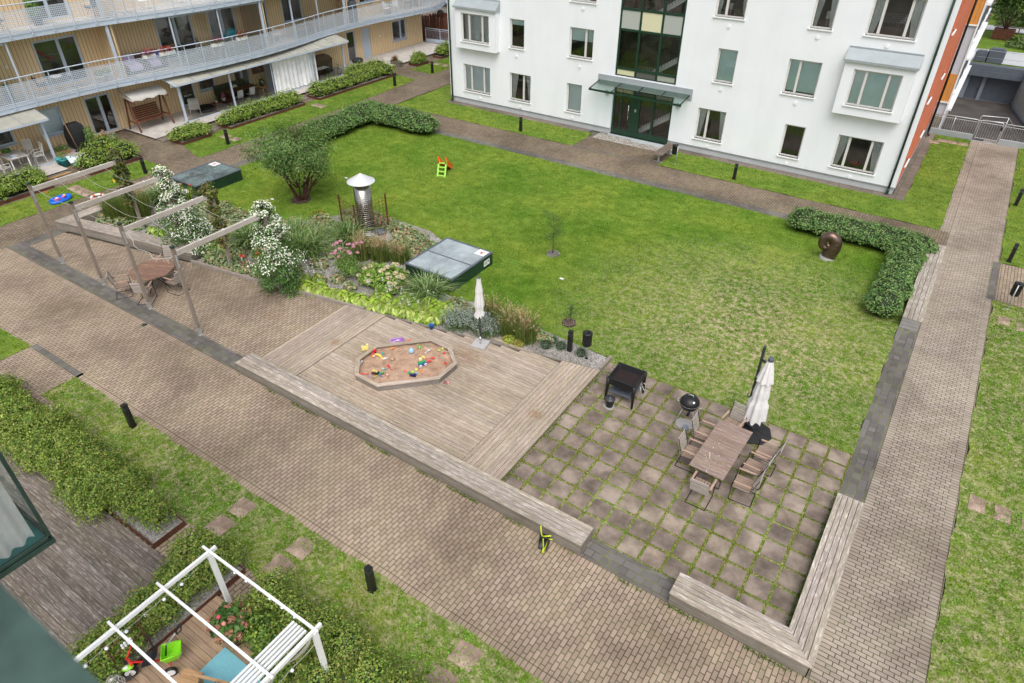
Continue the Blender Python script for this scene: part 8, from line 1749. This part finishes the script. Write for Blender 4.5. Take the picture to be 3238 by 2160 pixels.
# rug, chair, stool
t = thing('rug', 'turquoise woven outdoor rug on the lower deck', 'rug', (-8.3, 1.5, .095)); m = MB(); m.box(-.5, -2.2, 0, .95, 1.47, .012); m.build('weave', 'teal_rug', t)
t = thing('lounge_chair', 'dark shell lounge chair with wooden arms on the turquoise rug, cut by the photo edge', 'chair', (-8.05, 1.95, .107), rad(200)); m = MB(); rows = []
for i in range(9): f = i/8; rows.append([(.3-.62*f+.0, s*.30*(1-.2*f), .36+.5*max(0, f-.45)**1.2*1.3+.1*abs(s)**2*(.4+f)) for s in (-1, -.6, 0, .6, 1)])
m.grid(rows, False, True, False); m.build('seat_shell', 'slate', t)
for sy in (-1, 1): m = MB(); m.beam((.35, sy*.34, .0), (.2, sy*.34, .56), .035, .04); m.beam((-.35, sy*.34, .0), (-.2, sy*.34, .5), .035, .04); m.beam((.32, sy*.34, .57), (-.42, sy*.36, .56), .05, .025); m.build('side_frame', 'light_wood', t)
simple_table('stool', 'small wooden stool beside the lounge chair at the photo edge', -8.55, 2.1, .107, .4, .35, .42, rad(20), 'light_wood', 'light_wood', cat='stool')
# potted hydrangea
t = thing('potted_hydrangea', 'potted hydrangea with rusty-pink flower heads by the pergola post', 'potted plant', (-8.75, 3.2, .09)); m = MB(); m.lathe([(.16, 0), (.23, .3), (.25, .34), (.22, .34), (.2, .3), (.01, .28)], (0, 0, 0), 20); m.build('pot', 'wicker', t)
shrub('foliage', t, [(0, 0, .6, .36, .36, .3)], 1500, .11, [(.04, .1, .02), (.06, .15, .03), (.1, .2, .04)], 'leaf_gloss', .75, .6, False, corek=.6)
for i in range(15): a = i*2.4; q = .08+.34*math.sqrt((i+.5)/15); head('flower_head', t, t.location.x+q*math.cos(a), t.location.y+q*math.sin(a), .09+.98-q*.9, .085, [(.45, .2, .12), (.55, .3, .2), (.4, .16, .12)], .8, 80)
for x, y, c in ((-.05, -.12, (.8, .1, .2)), (.15, -.15, (.8, .35, .25))): m = MB(); m.tint = c; m.ball((x, y, .92), .045, 8); m.build('bud', 'petal', t)
for x, y, r, h, l, n in ((-8.1, 3.5, .45, 1.0, 'leafy rose bush inside the deck beside the potted hydrangea', 2600), (-7.6, 3.3, .5, .8, 'spreading shrub with pale seed heads under the slatted pergola side', 3000), (-6.1, 2.9, .55, .75, 'glossy broad-leaved bush right of the pergola post at the bottom edge', 1800), (-6.0, 2.0, .5, .7, 'glossy broad-leaved bush cut by the bottom edge', 1500)):
    t = thing('shrub', l, 'shrub', (x, y, .05)); shrub('foliage', t, [(x, y, h*.45, r, r*.8, h*.55), (x+.2, y-.15, h*.35, r*.7, r*.6, h*.5)], n, .065 if n > 2000 else .16, [(.07, .16, .02), (.1, .21, .03), (.05, .12, .015)] if n < 2000 else YG[:3]+[(.06, .12, .03)], 'leaf', .6, .8, corek=.5)
# ride-on push trike
t = thing('push_tricycle', 'children\'s push tricycle with lime green rear bucket, black seat and red handlebar', 'tricycle', (-9.55, 1.95, .1), rad(-125)); m = MB(); m.tint = (.7, .03, .02); m.tube([(-.28, 0, .16), (.05, 0, .26), (.32, 0, .44), (.36, 0, .58)], .02, 8); m.tube([(.3, 0, .44), (.42, 0, .14)], .018, 8); m.tube([(.36, 0, .56), (.28, -.1, .66), (.26, -.2, .66)], .016, 6); m.tube([(.36, 0, .56), (.28, .1, .66), (.26, .2, .66)], .016, 6); m.tube([(-.3, -.24, .12), (-.3, .24, .12)], .014, 6); m.build('frame', 'plastic', t)
for p, r, nm in (((.42, 0, .14), .14, 'wheel'), ((-.3, -.26, .12), .12, 'wheel'), ((-.3, .26, .12), .12, 'wheel')):
    m = MB(); m.tint = (.015, .015, .015); m.tube([(p[0], p[1]-.025, p[2]), (p[0], p[1]+.025, p[2])], r, 20); w_ = m.build('wheel', 'plastic', t); m = MB(); m.tint = (.75, .75, .75)
    for s in (-1, 1): m.tube([(p[0], p[1]+s*.026, p[2]), (p[0], p[1]+s*.030, p[2])], r*.68, 16)
    q = m.build('hub', 'plastic', t); q.parent = w_
m = MB(); m.tint = (.02, .02, .022); rows = [[(.16-.34*f, s*.15, .34+.3*max(0, f-.55)*1.6+.03*s*s) for s in (-1, -.5, 0, .5, 1)] for f in np.linspace(0, 1, 8)]; m.grid(rows, False, True, False); m.build('seat', 'plastic', t)
m = MB(); m.tint = (.28, .7, .03); r0 = [(-.24, -.11, .2), (-.24, .11, .2), (-.46, .09, .2), (-.46, -.09, .2)]; r1 = [(-.2, -.17, .42), (-.2, .17, .42), (-.56, .15, .42), (-.56, -.15, .42)]; m.grid([r0, r1], True, False, False); m.face(r0); m.tube(r1+r1[:1], .014, 6, False); m.build('bucket', 'plastic', t)
m = MB(); m.tint = (.3, .68, .05); m.ball((.42, 0, .3), .09, 10, (1.3, .8, .4)); m.tint = (.8, .8, .8); m.ball((.45, 0, .33), .05, 8, (1.1, 1, .4)); m.build('mudguard', 'plastic', t); m = MB(); m.tint = (.05, .05, .05); m.tube([(.42, -.12, .1), (.42, .12, .18)], .012, 6); m.box(.36, -.2, .07, .46, -.1, .1); m.box(.38, .1, .17, .48, .2, .2); m.build('pedal', 'plastic', t)
m = MB(); m.tint = (.02, .02, .02); m.tube([(-.25, .0, .3), (-.34, 0, .6)], .018, 6); m.tint = (.4, .42, .42); m.tube([(-.34, 0, .6), (-.62, .08, 1.0)], .012, 6); m.tint = (.02, .02, .02); m.tube([(-.62, .08, 1.0), (-.66, .0, 1.05), (-.73, .02, 1.12), (-.74, .15, 1.12), (-.66, .16, 1.05), (-.62, .08, 1.0)], .017, 6); m.build('push_handle', 'plastic', t)
# rusty ladder trellis leaning in the hedge with egg-shaped lamps
t = thing('trellis', 'rusty ladder-like trellis standing in the hedge under the white pergola', 'trellis', (-9.95, 1.8, .1)); m = MB()
for y in (1.5, 2.15): m.tube([(-9.88, y, .1), (-9.98, y, 1.25)], .013, 6)
for k in range(5): z = .25+k*.25; m.tube([(-9.89-.02*k, 1.5, z), (-9.89-.02*k, 2.15, z)], .01, 6)
m.build('bars', 'rust', t, world=True)
t = thing('egg_garland', 'cluster of pale egg-shaped ornaments hanging on the rusty trellis', 'ornament', (-9.85, 1.72, .95)); 
m = MB()
for i in range(4):
    for j in range(2): m.ball((.0, i*.055, -j*.075), .03, 8, (1, .9, 1.15))
m.build('eggs', 'white_paint', t)
t = thing('lantern', 'white wire basket lantern at the bottom edge beside the trellis', 'lantern', (-9.75, 1.3, .1)); m = MB()
for k in range(16): a = 2*PI*k/16; m.tube([(.12*math.cos(a), .12*math.sin(a), 0), (.17*math.cos(a), .17*math.sin(a), .2), (.1*math.cos(a), .1*math.sin(a), .38), (0, 0, .42)], .003, 4, False)
for z, r in ((0.02, .12), (.2, .17), (.36, .11)): m.tube([(r*math.cos(a), r*math.sin(a), z) for a in np.linspace(0, 2*PI, 18)], .004, 4, False)
m.build('wire', 'white_metal', t); m = MB(); m.lathe([(.01, 0), (.07, 0), (.07, .14), (.01, .14)], (0, 0, .02), 14); m.build('candle', 'white_paint', t)
t = thing('garden_chair', 'pale plastic chair half hidden behind the big hedge at the left edge', 'chair', (-20.9, 3.0, .06), rad(60)); m = MB()
for sy in (-.25, .25): m.tube([(.22, sy, 0), (.22, sy, .62), (-.25, sy, .62), (-.25, sy, 0)], .018, 6)
m.tube([(-.25, -.25, .6), (-.33, -.25, 1.0), (-.33, .25, 1.0), (-.25, .25, .6)], .018, 6); m.build('frame', 'galv', t); m = MB(); m.box(-.22, -.22, .42, .22, .22, .45); m.build('seat', 'black_matte', t)
# ------------------------------------------------------------------ own building: glazed bay below and the window ledge by the camera
bx1, by1, bz = -8.42, 1.42, 5.45
t = thing('glazed_balcony', 'green framed glazed balcony corner with white curtains at the left edge', 'balcony', (bx1-1.6, .3, bz))
m = MB(); m.box(bx1-3.2, -.8, bz-.10, bx1+.03, by1+.03, bz-.02); m.build('slab', 'green_frame', t, world=True)
m = MB(); m.box(bx1-3.2, -.8, bz-.02, bx1-.02, by1-.02, bz); m.build('floor', 'teal_floor', t, world=True)
m = MB()
for p, q in (((bx1, by1, bz), (bx1, by1, bz+2.45)), ((bx1, by1, bz+.03), (bx1, -.8, bz+.03)), ((bx1, by1, bz+2.45), (bx1, -.8, bz+2.45)), ((bx1, by1, bz+.03), (bx1-3.2, by1, bz+.03)), ((bx1, by1, bz+2.45), (bx1-3.2, by1, bz+2.45)), ((bx1-1.6, by1, bz), (bx1-1.6, by1, bz+2.45))): m.beam(p, q, .045, .045)
m.build('frame', 'green_frame', t, world=True); m = MB(); m.face([(bx1, -.8, bz+.05), (bx1, by1, bz+.05), (bx1, by1, bz+2.43), (bx1, -.8, bz+2.43)]); m.face([(bx1-3.2, by1, bz+.05), (bx1, by1, bz+.05), (bx1, by1, bz+2.43), (bx1-3.2, by1, bz+2.43)]); m.build('pane', 'clear_glass', t, world=True)
m = MB(); n = 150; m.grid([[(bx1-.12+.045*math.sin(j*.42)+.02*math.sin(j*.17+z), -.75+2.05*j/n, z) for j in range(n+1)] for z in (bz+.06, bz+1.2, bz+2.4)], False, True, False); m.grid([[(bx1-.25-2.8*j/n, by1-.22+.05*math.sin(j*1.15), z) for j in range(n+1)] for z in (bz+.02, bz+2.4)], False, True, False); m.build('curtain', 'curtain', t, world=True)
m = MB(); m.box(bx1-3.2, -.8, bz+2.48, bx1-.35, by1-.35, bz+2.62); m.build('ceiling_slab', 'green_frame', t, world=True)
t = thing('window_ledge', 'blurred grey-green mossy window ledge right in front of the camera', 'window ledge', (-1.5, -.2, 12)); m = MB(); m.box(-3.5, -.12, 11.9, -.2, .092, 12.0); m.build('ledge', 'sill_green', t, world=True)
